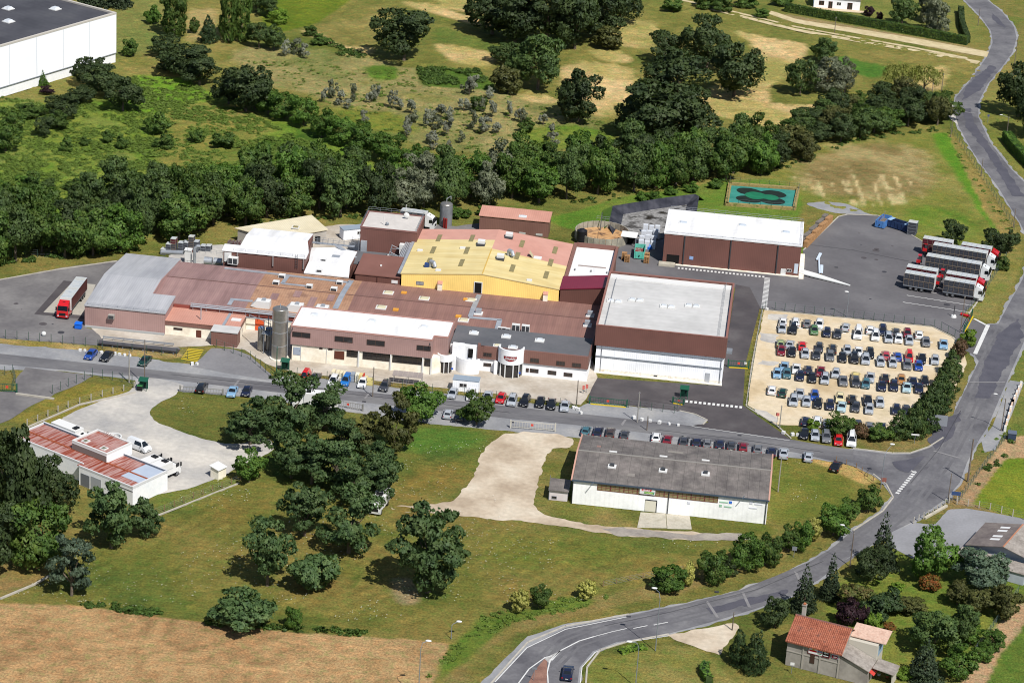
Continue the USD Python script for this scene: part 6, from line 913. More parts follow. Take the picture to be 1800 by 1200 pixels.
# lorries
def lorry_cab(par, x0, m, w=2.46, h=3.35, deflect=True, name='cab'):
    """cab with its nose at x0 + 2.2, facing +x"""
    hw = w/2; prof = [(x0, .9), (x0, h-.3 if deflect else h), (x0+.25, h+.45 if deflect else h), (x0+1.3, h-.05), (x0+1.75, h-.35), (x0+2.15, 1.9), (x0+2.25, 1.2), (x0+2.2, .45), (x0+1.2, .4), (x0+1.2, .9)]
    b = loft([(x, z) for x, z in prof], lambda z: hw if z < h-.3 else hw-.12); v = [q[:, [1, 0, 2]]*[1, -1, 1] for q in b.v]; b.v = v; o = b.build(name, m, par)
    MB().add([(x0+1.80, -hw+.15, h-.4), (x0+1.80, hw-.15, h-.4), (x0+2.17, hw-.1, 2.0), (x0+2.17, -hw+.1, 2.0)], [[0, 1, 2, 3], [3, 2, 1, 0]]).build('windscreen', CGL, o)
    for s in (-1, 1):
        MB().box(x0+.95, x0+1.75, min(s*hw, s*(hw+.012)), max(s*hw, s*(hw+.012)), 1.95, 2.75).build('side_window', CGL, o); MB().box(x0+1.95, x0+2.15, min(s*(hw+.05), s*(hw+.3)), max(s*(hw+.05), s*(hw+.3)), 2.0, 2.75).build('mirror', TRIM, o)
        MB().box(x0+2.2, x0+2.26, min(s*.75, s*1.1), max(s*.75, s*1.1), .7, .95).build('headlight', LAMP, o)
    MB().box(x0+2.23, x0+2.29, -.7, .7, .95, 1.5).build('grille', TRIM, o); MB().box(x0+.5, x0+.9, -.3, .3, h+.1, h+.22).build('roof_hatch', TRIM, o); return o
def axle(par, x, w=2.4):
    for s in (-1, 1): o = MB().tube((x, s*(w/2-.35), .5), (x, s*w/2, .5), .5, 14).build('wheel', BLACK, par); MB().tube((x, s*w/2, .5), (x, s*(w/2+.02), .5), .28, 10).build('hub', RIM, o)
CRATE = {'grey': M('crate_grey', [(62, 64, 72), (82, 84, 92)], 1.5, obj=True, rough=.7), 'maroon': M('crate_maroon', [(84, 34, 44), (104, 44, 52)], 1.5, obj=True, rough=.7)}; CFR = M('crate_frame', [(150, 140, 126), (128, 108, 92)], 1.2); CTOP = M('crate_top', [(176, 184, 190), (200, 204, 206), (190, 190, 180)], .5, rough=.5)
def crate_body(par, x0, L, n, kind, z0=1.15, h=2.95, w=2.45):
    MB().box(x0, x0+L, -w/2, w/2, z0-.25, z0-.02).build('load_bed', GREYM, par); p = L/n
    for i in range(n):
        for j in range(2):
            xa, xb, za, zb = x0+i*p+.04, x0+(i+1)*p-.04, z0+j*h/2+.03, z0+(j+1)*h/2-.04; c = MB().box(xa, xb, -w/2+.05, w/2-.05, za, zb).build('poultry_crate', CRATE[kind], par)
            mb = MB(); [mb.box(xa, xb, s*(w/2-.02)-.03, s*(w/2-.02)+.03, za+(zb-za)*f-.03, za+(zb-za)*f+.03) for s in (-1, 1) for f in (.33, .66)]; mb.build('crate_slat', CRATE[kind], c)
        slab(MB(), [(x0+i*p+.02, -w/2, z0+h-.02), (x0+(i+1)*p-.02, -w/2, z0+h-.02), (x0+(i+1)*p-.02, w/2, z0+h-.02), (x0+i*p+.02, w/2, z0+h-.02)], .06).build('roof_panel', CTOP, par)
    mb = MB()
    for i in range(n+1): [mb.box(x0+i*p-.03, x0+i*p+.03, s*w/2-.03, s*w/2+.03, z0, z0+h) for s in (-1, 1)]
    for s in (-1, 1): mb.box(x0, x0+L, s*w/2-.04, s*w/2+.04, z0+h/2-.05, z0+h/2+.03)
    mb.build('frame', CFR, par); MB().box(x0+L+.01, x0+L+.08, -w/2, w/2, z0, z0+h+.05).build('headboard', OFFW, par)
cT_ = lambda x, y: (1580+x/9, 400+y/9)
HD = math.radians(-11.4)
def poultry_lorry(corner, cabc, kind, semi, label, lm):
    p = at(*cT_(*corner), 4.1); c, s = math.cos(HD), math.sin(HD); o = (p[0]-s*1.22, p[1]+c*1.22, .03); t = thing('poultry_lorry', label, 'lorry', o, HD, group='poultry lorries lined up in the yard'); m = paint_m(cabc)
    if semi:
        crate_body(t, 0, 12.9, 12, kind); [axle(t, x) for x in (1.8, 3.1, 4.4, 11.0)]; MB().box(.5, 14.5, -.5, .5, .75, .9).build('chassis', TRIM, t); lorry_cab(t, 13.2, m); axle(t, 14.6)
    else:
        crate_body(t, 0, 7.1, 6, kind); [axle(t, x) for x in (1.8, 3.1, 4.4)]; MB().box(0, 6.8, -.5, .5, .75, .9).build('trailer_chassis', TRIM, t); MB().box(6.9, 9.2, -.12, .12, .6, .78).build('drawbar', TRIM, t)
        crate_body(t, 9.3, 7.1, 6, kind); [axle(t, x) for x in (10.4, 11.7)]; MB().box(9.4, 17.5, -.5, .5, .75, .9).build('chassis', TRIM, t); lorry_cab(t, 16.55, m); axle(t, 17.6)
    return t
poultry_lorry((90, 715), 'white', 'grey', False, 'white lorry and trailer of dark grey crates, nearest of the yard row', 0)
poultry_lorry((122, 618), 'red', 'maroon', False, 'red lorry with maroon crates, second from the front of the yard row', 0)
poultry_lorry((432, 445), 'white', 'grey', True, 'white articulated lorry with one long grey crate body, middle of the yard row', 0)
poultry_lorry((540, 272), 'white', 'grey', True, 'white articulated lorry with long crate body, second from the back of the row', 0)
poultry_lorry((380, 168), 'red', 'maroon', False, 'red lorry and trailer of maroon crates, furthest of the yard row under the bushes', 0)
for (x, y), lb in (((430, 350), 'red truck-mounted forklift behind the furthest white articulated lorry'), ((330, 530), 'red truck-mounted forklift behind the middle articulated lorry'), ((625, 870), 'red truck-mounted forklift between the nearest lorry and its trailer'), ((690, 760), 'red truck-mounted forklift between the second red lorry and its trailer')):
    t = thing('truck_mounted_forklift', lb, 'forklift', (*at(*cT_(x, y), 1.2)[:2], .5), HD); rm_ = paint_m('red'); MB().box(-.7, .3, -.9, .9, .5, 1.2).build('body', rm_, t); MB().box(-.3, .3, -.55, .55, 1.2, 2.2).build('operator_guard', DARKG, t); MB().box(-.5, .4, -.6, .6, 2.2, 2.3).build('guard_roof', rm_, t); [MB().tube((0, s*.8, .3), (0, s*1.1, .3), .3, 10).build('wheel', BLACK, t) for s in (-1, 1)]; MB().box(.4, .5, -.5, .5, .3, 2.4).build('mast', DARKG, t)
# the red articulated lorry in the left yard
c12 = lambda x, y: (60+x/12, 480+y/12)
pf = at(*c12(590, 915), .4); pr_ = (at(*c12(890, 70), 4)+at(*c12(1120, 85), 4))/2; pfr = (at(*c12(550, 515), 4)+at(*c12(785, 525), 4))/2; dv = (pfr-pr_)[:2]; ha_ = math.atan2(dv[1], dv[0]); Lt = np.linalg.norm(dv)
t = thing('curtain_side_lorry', 'red articulated lorry with maroon curtain-sided trailer parked beside the grey roofed hall', 'lorry', (pr_[0], pr_[1], .03), ha_); MC = M('maroon_curtain', [(92, 48, 48), (108, 60, 58)], .5, rough=.5)
MB().box(0, Lt, -1.22, 1.22, 1.25, 3.85).build('curtain', MC, t); n = 12
for i in range(n): MB().box(Lt*i/n+.02, Lt*(i+1)/n-.02, -1.24, 1.24, 3.85, 3.93).build('roof_panel', CTOP, t)
MB().box(Lt, Lt+.1, -1.25, 1.25, 1.2, 4.0).build('headboard', OFFW, t); MB().box(0, Lt, -1.2, 1.2, 1.05, 1.24).build('bed', GREYM, t); MB().box(.5, Lt+1.5, -.5, .5, .75, 1.0).build('chassis', TRIM, t); [axle(t, x) for x in (1.8, 3.1, 4.4, Lt-.6)]; lorry_cab(t, Lt+.55, paint_m('red')); axle(t, Lt+1.9)
MB().box(Lt-.8, Lt+1.0, -1.2, 1.2, .6, 1.0).build('side_skirt', paint_m('red'), t)
def box_lorry(p, rz, label, L=6.2, h=3.4, z=.03, cab_h=2.5):
    o = at(*p); t = thing('white_box_lorry', label, 'lorry', (o[0], o[1], z), rz); MB().box(-L, -.05, -1.2, 1.2, .95, h).build('box_body', OFFW, t); MB().box(-L, -.05, -1.21, -1.205, 2.1, 2.15).build('trim', GREYM, t); MB().box(-1.4, -.5, -.6, .6, h, h+.25).build('chiller', TRIM, t); MB().box(-L, 1.5, -.4, .4, .6, .9).build('chassis', TRIM, t); lorry_cab(t, 0, OFFW, 2.2, cab_h, False); axle(t, 1.2, 2.2); axle(t, -L+1.6, 2.2); return t
pA, pB = at(200+1250/12, 740+860/12, 3.4), at(200+1010/12, 740+960/12, 3.4); hB_ = math.atan2(pA[1]-pB[1], pA[0]-pB[0]); wv = np.array([math.sin(hB_), -math.cos(hB_), 0])*1.2
for i, lb in enumerate(('white box lorry backed up to the depot, nearest of two side by side', 'white box lorry backed up to the depot, second from the end')): o_ = pA-wv*(1+2.25*i)-[0, 0, 3.4]; box_lorry(tuple(pr(o_)), hB_, lb, 5.6)
car((244, 783), 'white', 'van', 'white van parked behind the depot right of its raised box', None, RA-math.pi/2+math.pi); box_lorry(tuple(pr(at(140, 762, 2.4)*[1, 1, 0])), RA, 'white box lorry parked behind the left end of the depot', 6.5, 3.2)
box_lorry((534, 716), math.radians(184), 'white box lorry half hidden under the street trees', 7, 3.6); box_lorry((664, 898), -1.7, 'white box lorry partly hidden under the trees beside the dirt yard', 4.5, 3.0, cab_h=2.3)
t = thing('crate_lorry', 'white lorry with grey crates parked between the brown tower and the back silo', 'lorry', tuple(at(748, 404)+[0, 1.0, 0]), -.12); lorry_cab(t, 0, OFFW); axle(t, 1.3); MB().box(-4, 1.5, -.4, .4, .6, .9).build('chassis', TRIM, t); axle(t, -2.5); crate_body(t, -6.3, 6.2, 6, 'grey')

# ------------------------------------------------------------------ yard goods
WOOD = M('pallet_wood', [(166, 124, 84), (196, 152, 106), (178, 138, 98)], 1.3, fine=(6, .85, 1.1), obj=False); WOODG = M('weathered_wood', [(124, 118, 112), (146, 138, 130)], 1.2, fine=(6, .85, 1.1))
def pallet_stack(p, n, label, group, m=WOOD, z=.03, rz=0.0):
    t = thing('pallet_stack', label, 'pallets', (p[0], p[1], z), rz, group=group)
    for i in range(n):
        mb = MB(); z0 = i*.15; [mb.box(-.6, .6, y, y+.16, z0+.12, z0+.14) for y in np.linspace(-.5, .34, 4)]; [mb.box(x, x+.12, -.5, .5, z0, z0+.119) for x in (-.6, -.06, .48)]; mb.build('pallet', m, t)
    return t
a_, b_ = at(1415, 436), at(1462, 388); dv = (b_-a_)[:2]; Ls = np.linalg.norm(dv); d1 = dv/Ls; nn = np.array([-d1[1], d1[0]])*1.25; an = math.atan2(d1[1], d1[0])
nst = int(Ls/1.35)
for r_ in range(2):
    for i in range(nst):
        q = a_[:2]+d1*(i+.5)*1.35-nn*(0 if r_ == 0 else -1)*1.0; pallet_stack(q, 11+(i*3+r_) % 4, f'stack of {"grey weathered" if r_ else "orange brown"} pallets, {ORD[i]} from the warehouse in the {"left" if r_ else "right"} file', 'pallet stacks along the yard edge', WOODG if r_ else WOOD, rz=an)
for q, lb, h in (((1097, 456), 'tall stack of brown pallets left of the turquoise skip', 12), ((1102, 460), 'stack of new pallets just left of the turquoise skip', 11), ((1136, 462), 'stack of brown pallets just right of the turquoise skip', 11), ((1137, 456), 'stack of pallets behind the one right of the turquoise skip', 11)): pallet_stack(at(*q)[:2], h, lb, None)
def skip(p, rz, m, label, L=6, w=2.4, h=1.9, inside=None, cat='skip'):
    t = thing('skip', label, cat, (p[0], p[1], .03), rz); mb = MB(); mb.box(-w/2, w/2, -L/2, -L/2+.1, .2, h).box(-w/2, w/2, L/2-.1, L/2, .2, h).box(-w/2, -w/2+.1, -L/2+.1, L/2-.1, .2, h).box(w/2-.1, w/2, -L/2+.1, L/2-.1, .2, h).box(-w/2+.1, w/2-.1, -L/2+.1, L/2-.1, .2, .3); mb.build('shell', m, t); mb = MB()
    [mb.box(x-.05, x+.05, -L/2-.08, -L/2-.003, .25, h) for x in (-w*.32, w*.32)]; [mb.box(s*(w/2+.04)-.035, s*(w/2+.04)+.035, y-.06, y+.06, .25, h) for s in (-1, 1) for y in np.linspace(-L/2+.5, L/2-.5, 6)]; mb.build('rib', m, t); MB().box(-.12, .12, -L/2-.2, -L/2-.09, .8, 1.1).build('hook', TRIM, t)
    MB().box(-w/2+.1, w/2-.1, -L/2+.1, L/2-.1, .3, .9).build('contents', inside or M('scrap', [(90, 80, 74), (140, 126, 112), (70, 64, 62)], 2.0), t); return t
skip(at(1124, 449), 0.03, M('skip_turquoise', [(92, 190, 170), (112, 204, 184)], .8), 'turquoise skip with red inside holding scrap, by the stacked white bales', 5.5, inside=M('red_scrap', [(150, 36, 30), (120, 30, 28), (160, 156, 150), (176, 60, 34)], 1.4))
t = skip(at(1552, 396), -.35, M('skip_blue', [(70, 120, 190), (92, 146, 208)], .8), 'light blue open skip with rusty sheet and poles at the far edge of the yard', 5.5); slab(MB(), [(-1.0, -2.4, 1.2), (-.2, -2.2, 2.6), (-.2, -.4, 2.6), (-1.0, -.6, 1.2)], .06).build('rusty_sheet', M('rusty_sheet', [(170, 84, 50), (196, 108, 70)], 1.5), t); MB().tube((.6, -1.5, .9), (.3, -.6, 4.0), .07).tube((.9, -1.9, .9), (.0, -1.0, 2.8), .07).build('pole', WOODG, t)
t = skip(at(1580, 402), 1.0, M('skip_dark_blue', [(34, 54, 92), (46, 70, 112)], .8), 'dark blue skip beside the light blue one at the far edge of the yard', 6); MB().box(-1.2, 1.2, 1.9, 2.9, 1.9, 2.0).box(-1.2, 1.2, -2.9, -2.0, 1.9, 2.0).build('lid', M('lid_pale_blue', (156, 190, 222)), t)
def crate_tower(p, tiers, kind, label, rz=0.0, w=1.25, d=1.6, h=1.25, group=None):
    t = thing('crate_stack', label, 'crates', (p[0], p[1], .02), rz, group=group)
    for j in range(tiers):
        z0 = j*h; c = MB().box(-w/2+.05, w/2-.05, -d/2+.05, d/2-.05, z0+.08, z0+h-.1).build('crate', CRATE[kind if np.ndim(kind) == 0 else kind[j]], t); mb = MB()
        for x in (-w/2, w/2-.08): [mb.box(x, x+.08, y, y+.08, z0, z0+h) for y in (-d/2, d/2-.08)]
        [mb.box(-w/2, w/2, y-.04, y+.04, z0+q, z0+q+.05) for y in (-d/2, d/2) for q in (.05, h*.5, h-.09)]; mb.build('frame', CFR if kind != 'grey' else GREYM, c)
    MB().box(-w/2, w/2, -d/2, d/2, tiers*h-.02, tiers*h+.05).build('lid', CTOP, t); return t
cC = lambda x, y: (260+x/12.86, 390+y/12.86)
for x, y, n_, k_, lb in ((360, 720, 1, 'grey', 'single grey crate stack, leftmost of the crates at the wood edge'), (480, 715, 2, 'grey', 'grey crate stack two high, second from left at the wood edge'), (585, 710, 3, ['grey', 'grey', 'maroon'], 'grey crate stack three high topped by a maroon crate'), (755, 685, 2, 'grey', 'open framed crate stack two high, left of a pair'), (865, 675, 2, 'grey', 'open framed crate stack two high, right of a pair'), (985, 665, 3, ['maroon', 'grey', 'grey'], 'tallest crate stack, three high with a maroon crate at the bottom'), (1095, 660, 2, 'grey', 'crate stack two high right of the tallest stack'), (1260, 640, 1, 'grey', 'low framed crate with grey lid right of the tall stacks'), (1375, 640, 1, 'grey', 'low framed crate with grey lid, rightmost at the wood edge')):
    crate_tower(at(*cC(x, y)), n_, k_, lb, -.05)
crate_tower(at(1603, 411), 2, 'grey', 'tall grey slatted crate pair at the end of the dark blue skip', -.2, 2.2, 2.0, 1.6)
WRAP = M('white_wrap', [(214, 220, 230), (232, 236, 242), (204, 212, 226)], .9, rough=.35)
for r_ in range(4):
    for c_ in range(3):
        p = at(1126+c_*10.5+r_*3.4-(2 if r_ else 0), 437-r_*9.2); t = thing('wrapped_bale_stack', f'white wrapped bale stack, {ORD[c_]} from the left in the {ORD[r_]} row by the back warehouse', 'bales', (p[0], p[1], .02), .04); h_ = 1.9+.3*((r_*2+c_) % 3 == 0); b = trimesh.creation.box((1.25, 1.05, h_)); MB().prism([(-.6, -.5), (.6, -.5), (.6, .5), (-.6, .5)], 0, h_*.52).build('bale', WRAP, t); MB().prism([(-.57, -.48), (.6, -.5), (.58, .49), (-.6, .47)], h_*.53, h_).build('bale', WRAP, t)
p = at(1141, 437); t = thing('blue_tarpaulin', 'crumpled bright blue tarpaulin in front of the white bales', 'tarpaulin', (p[0], p[1], 0)); m = trimesh.creation.icosphere(3); v = np.array(m.vertices); v = v*(1+.35*(meshkit.fbm(v*2.2, 3, 4)[:, None]-.5))*[.9, .8, .9]; v[:, 2] = np.maximum(v[:, 2]+.2, 0); MB().add(v, m.faces).build('cloth', M('tarp_blue', [(24, 96, 196), (50, 126, 220)], 1.5, rough=.4), t)
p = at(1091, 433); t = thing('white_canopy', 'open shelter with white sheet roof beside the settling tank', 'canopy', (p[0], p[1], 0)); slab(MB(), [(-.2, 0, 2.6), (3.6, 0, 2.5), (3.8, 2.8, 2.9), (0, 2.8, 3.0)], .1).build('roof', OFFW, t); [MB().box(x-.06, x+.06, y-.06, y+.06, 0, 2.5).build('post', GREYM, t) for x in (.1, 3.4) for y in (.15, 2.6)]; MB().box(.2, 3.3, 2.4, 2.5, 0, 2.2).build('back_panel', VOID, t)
p = at(1412, 481); q = at(1494, 503); dv = (q-p)[:2]; t = thing('white_tapered_panel', 'long white tapered blade-like panel lying across the yard beside the back warehouse', 'panel', (p[0], p[1], 0), math.atan2(dv[1], dv[0])); Lp = np.linalg.norm(dv); slab(MB(), [(-1.2, -1.2, .45), (2.5, -1.3, .5), (Lp, -.2, .3), (Lp, .15, .3), (3.5, .9, .6), (-1.0, 1.1, .6)], .2).build('shell', M('panel_white', [(222, 224, 222), (236, 238, 236)], .3), t); MB().box(-.5, 3.2, -.3, .3, .02, .3).build('support', GREYM, t)
for (x, y), (x2, y2), w_, lb in (((1458, 650), (1482, 605), .7, 'short white panel tilted, topmost of three pieces on the yard'), ((1474, 745), (1470, 640), .35, 'long narrow white strip standing between two short panels on the yard'), ((1488, 745), (1490, 690), .7, 'short white panel beside the long narrow strip on the yard')):
    a, b = at(*c7(x, y)), at(*c7(x2, y2)); d = (b-a)[:2]; t = thing('stored_white_board', lb, 'board', (a[0], a[1], .02), math.atan2(d[1], d[0])); slab(MB(), [(0, -w_/2, .35), (np.linalg.norm(d), -w_/2, .45), (np.linalg.norm(d), w_/2, .5), (0, w_/2, .4)], .12).build('sheet', M('panel_pale_blue', (206, 220, 236)), t); MB().box(.1, .4, -.1, .1, 0, .24).build('block', WOOD, t)
a, b = at(174, 607), at(312, 622); d = (b-a)[:2]; t = thing('long_black_pipe', 'very long dark pipe on a raised bed along the street fence', 'pipe', (a[0], a[1], 0), math.atan2(d[1], d[0])); Lp = np.linalg.norm(d); MB().tube((0, 0, .75), (Lp, 0, .75), .5, 14).build('pipe', M('pipe_dark', [(66, 66, 72), (84, 82, 88)], .4, rough=.5), t); MB().box(0, Lp, .4, 2.0, .02, .25).build('bed', M('bed_brown', (70, 58, 56)), t)
for i in range(8): MB().box(.8+i*(Lp-1.6)/7-.1, .8+i*(Lp-1.6)/7+.1, -.45, .4, 0, .3).build('saddle', GREYM, t)
a, b = at(181, 597), at(306, 610); d = (b-a)[:2]; t = thing('galvanised_rail', 'galvanised crash barrier along the yard behind the black pipe', 'barrier', (a[0], a[1], 0), math.atan2(d[1], d[0])); Lp = np.linalg.norm(d); MB().box(0, Lp, -.06, 0, .5, .68).box(0, Lp, -.06, 0, .74, .92).build('rail', R_GALV, t); [MB().box(i*2.2, i*2.2+.1, .01, .12, 0, .9).build('post', R_GALV, t) for i in range(int(Lp/2.2))]
p = at(138, 577); t = thing('blue_bin', 'bright blue plastic bin at the corner of the grey roofed hall', 'bin', (p[0], p[1], 0)); MB().prism([(-.7, -.55), (.7, -.55), (.7, .55), (-.7, .55)], 0.1, 1.1).build('tub', M('bin_blue', (30, 110, 226), rough=.4), t); slab(MB(), [(-.8, -.65, 1.2), (.8, -.65, 1.2), (.75, .65, 1.35), (-.75, .65, 1.35)], .12).build('lid', M('bin_blue', (30, 110, 226)), t)
for (x, y), h_, c_, lb in (((586, 668), 1.8, (234, 222, 188), 'first from left'), ((594, 669), 1.75, (234, 222, 188), 'second from left'), ((600, 670), 1.75, (234, 222, 188), 'third from left'), ((606, 671), 1.7, (234, 222, 188), 'fourth from left')):
    p = at(x, y-3); t = thing('tall_cream_box', f'tall cream box on the forecourt, {lb} in the row of four', 'box', (p[0], p[1], .02)); MB().box(-.33, .33, -.9, .9, 0, h_).build('casing', M('box_cream', c_), t); MB().box(-.3, .3, -.92, -.905, .2, h_-.1).build('door', M('box_cream2', (244, 238, 214)), t)
for i, (x, y, c_, w_) in enumerate(((620, 672, (150, 160, 172), .8), (628, 673, (240, 234, 214), .8), (634, 674, (226, 206, 140), .7), (639, 674, (204, 70, 50), .25), (643, 675, (226, 210, 150), .7), (651, 678, (214, 200, 128), 1.3))):
    p = at(x, y-3); t = thing('stored_panel_rack', f'{["grey", "white", "yellowish", "narrow red", "pale yellow", "low yellow"][i]} box in the close row by the street fence', 'box', (p[0], p[1], .02)); MB().box(-w_/2, w_/2, -.8, .8, 0, 1.7-.12*i*(i > 3)).build('casing', M('rackbox%d' % i, c_), t); MB().box(-w_/2+.04, w_/2-.04, -.83, -.805, .15, 1.4-.12*i*(i > 3)).build('door', M('rackdoor%d' % i, tuple(min(255, c+12) for c in c_)), t)
p = at(612, 636); t = thing('rubbish_skip_red', 'small red bin against the office ground floor', 'bin', tuple(p+[0, .8, 0])); MB().prism([(-.9, -.5), (.9, -.5), (.9, .5), (-.9, .5)], .1, .9).build('tub', LOGO_R, t); MB().ell((0, 0, .95), (.7, .35, .2), 1).build('waste', OFFW, t)
for (x, y), lb in (((501, 651), 'green shelter with gate by the tall steel tank'), ((1202, 699), 'green turnstile shelter at the pedestrian crossing'), ((252, 685), 'green recycling shelter by the gravel drive')):
    p = at(x, y); t = thing('green_shelter', lb, 'shelter', (p[0], p[1], 0)); [MB().box(xx-.05, xx+.05, yy-.05, yy+.05, 0, 2.2).build('post', GREENM, t) for xx in (-.75, .75) for yy in (-.6, .6)]; slab(MB(), [(-.95, -.8, 2.25), (.95, -.8, 2.25), (.95, .8, 2.55), (-.95, .8, 2.55)], .1).build('roof', GREENM, t); MB().box(-.7, .7, .5, .56, .2, 2.1).build('back_panel', M('green_dark', (18, 50, 44)), t)
    mb = MB(); [mb.tube((xx, -.55, .1), (xx, -.55, 1.9), .03, 4) for xx in np.linspace(-.65, .1, 5)]; mb.build('bars', GREENM, t)
# yellow loading hatch and gates
hz_ = thing('yellow_hatching', kind='structure'); c4_ = px([(331, 612), (358, 615), (346, 637), (317, 632)])
for i in range(8): f0, f1 = i/8+.01, (i+.6)/8; L0, L1 = (np.array(c4_[0])+(np.array(c4_[3])-c4_[0])*f for f in (f0, f1)); R0, R1_ = (np.array(c4_[1])+(np.array(c4_[2])-c4_[1])*f for f in (f0, f1)); sheet('stripe', Polygon([L0, R0, R1_, L1]), .044, yellow_line, parent=hz_)
def gate(p0, p1, h, m, label, n=10, yellow=True):
    a, b = at(*p0), at(*p1); d = (b-a)[:2]; L = np.linalg.norm(d); t = thing('sliding_gate', label, 'gate', (a[0], a[1], 0), math.atan2(d[1], d[0])); mb = MB(); mb.box(0, L, -.05, .05, h-.1, h).box(0, L, -.05, .05, .25, .36); mb.build('frame', m, t)
    [MB().box(L*i/n-.03, L*i/n+.03, -.03, .03, .36, h-.1).build('bar', m, t) for i in range(n+1)]; [MB().box(x-.12, x+.12, -.12, .12, 0, h+.2).build('post', m, t) for x in (-.2, L+.2)]
    if yellow: MB().box(0, L, -.45, -.2, .01, .16).build('yellow_base', M('yellow_paint', (226, 196, 30)), t)
    MB().box(L*.45, L*.45+.5, -.1, -.06, h*.5, h*.8).build('red_notice', M('notice_red', (222, 78, 60)), t); return t
gate((1038, 709), (1100, 715), 1.5, GREENM, 'long green sliding gate with yellow base at the main entrance drive', 14); gate((1281, 645), (1314, 647), 1.6, GREENM, 'green gate with yellow base across the dark side drive', 8); gate((1184, 708), (1200, 711), 1.2, GREENM, 'short green gate with yellow base beside the turnstile shelter', 4); gate((-4, 688), (28, 690), 1.8, GREENM, 'green gate at the left edge of the scene', 8, False); gate((1694, 583), (1708, 556), 1.6, GREENM, 'green gate with yellow board at the right yard entrance', 8)
gate((899, 752), (974, 758), 1.6, M('gate_cream', (206, 202, 190)), 'pale metal gate across the dirt yard entrance', 16, False); gate((588, 713), (636, 722), 1.4, M('gate_grey', (150, 148, 144)), 'grey gate on the street beside a brick pillar', 12, False); gate((318, 688), (390, 694), 1.2, M('rail_grey', (140, 138, 132)), 'grey railing with brick pillar at the gravel drive', 14, False)

# ------------------------------------------------------------------ fences, poles, signs
def fence(pts, h, step, pm_, label, wire=True, post_r=.045, cat='fence', conc=False):
    P3 = [at(*q) for q in pts]; o = P3[0]; t = thing('wire_fence', label, cat, tuple(o)); mb = MB()
    for a, b in zip(P3[:-1], P3[1:]):
        L = np.linalg.norm(b-a); n = max(1, round(L/step))
        for i in range(n):
            q = a+(b-a)*i/n-o; MB().box(q[0]-post_r, q[0]+post_r, q[1]-post_r, q[1]+post_r, 0, h).build('post', pm_, t)
        if wire: [mb.tube(a-o+[0, 0, z], b-o+[0, 0, z], .012, 3) for z in np.linspace(.15, h-.05, 4)]
        if conc: mb.box(0, 1, 0, 1, 0, .01) if False else None
    q = P3[-1]-o; MB().box(q[0]-post_r, q[0]+post_r, q[1]-post_r, q[1]+post_r, 0, h).build('post', pm_, t)
    if mb.v: mb.build('wire', GREYM, t)
    return t
GP_ = M('fence_green', (50, 84, 70)); CP = M('concrete_post', [(176, 170, 158), (196, 190, 178)], 1)
fence([(-10, 593), (150, 608), (172, 612)], 2.0, 2.6, GP_, 'green wire fence along the left yard above the street'); fence([(180, 613), (310, 626), (330, 630)], 1.8, 3, GP_, 'green wire fence between the black pipe and the street'); fence([(380, 611), (440, 632), (476, 662)], 2, 2.6, GP_, 'green wire fence curving below the tall steel tank'); fence([(522, 661), (760, 690), (1012, 718)], 2.0, 3.2, GP_, 'long wire fence between forecourt and street'); fence([(1345, 542), (1500, 559), (1642, 574), (1678, 592), (1694, 608)], 1.8, 2.2, GP_, 'green wire fence along the top of the gravel car park'); fence([(1340, 545), (1326, 630), (1313, 710)], 1.7, 2.2, GP_, 'green wire fence along the left side of the gravel car park')
fence([(1105, 716), (1185, 726), (1196, 712)], 1.7, 2.2, GP_, 'short green fence right of the long sliding gate'); fence([(92, 692), (120, 680), (163, 662), (232, 674), (246, 684)], 2.0, 2.4, GP_, 'green wire fence around the mown mound on the left'); fence([(-5, 662), (22, 655), (27, 672), (22, 684)], 1.9, 2, GP_, 'green wire fence corner at the left edge'); fence([(48, 748), (120, 716), (180, 697), (236, 682)], 1.4, 2.6, CP, 'fence of concrete posts along the mown mound', post_r=.09); fence([(272, 905), (340, 876), (423, 845)], 1.3, 2.6, M('wood_post', (140, 112, 84)), 'low post fence on the kerb below the depot', post_r=.06)
fence([(1606, 920), (1640, 903), (1668, 884), (1682, 880)], 1.4, 1.5, CP, 'row of pale concrete posts along the verge by the grey yard', post_r=.09); fence([(1682, 886), (1740, 896), (1800, 913), (1840, 925)], 1.5, 2.2, CP, 'concrete post fence between grey yard and lawn', post_r=.08); fence([(1686, 880), (1735, 812), (1775, 762)], 1.4, 2, GP_, 'green fence between flower strip and vegetable garden'); fence([(1697, 553), (1736, 505), (1768, 455)], 1.8, 2.4, GP_, 'green fence on the grass beside the lorry yard'); fence([(1670, 226), (1725, 310), (1783, 402)], 1.6, 3, GP_, 'green fence along the mown field by the upper road')
fence([(1283, 320), (1278, 360), (1395, 370), (1404, 333), (1283, 322)], 1.7, 2.6, GP_, 'green fence around the turquoise covered basin'); fence([(0, 452), (110, 452), (215, 440)], 1.8, 3, GP_, 'dark fence at the wood edge above the left yard'); fence([(1470, 810), (1505, 822), (1535, 845)], 1.1, 2, M('wood_post', (140, 112, 84)), 'wooden post fence on dry grass near the junction', post_r=.07); fence([(1060, 1030), (1130, 1016), (1200, 1003)], 1.1, 2.6, M('wood_post', (140, 112, 84)), 'wooden posts between meadow and bank', post_r=.06); fence([(1700, 1165), (1740, 1110), (1790, 1040)], 1.4, 2, GP_, 'green garden fence beside the tan farm path')
WP = M('pole_wood', [(110, 98, 88), (136, 124, 112)], .8); CPOLE = M('pole_concrete', [(150, 146, 140), (170, 166, 158)], .8)
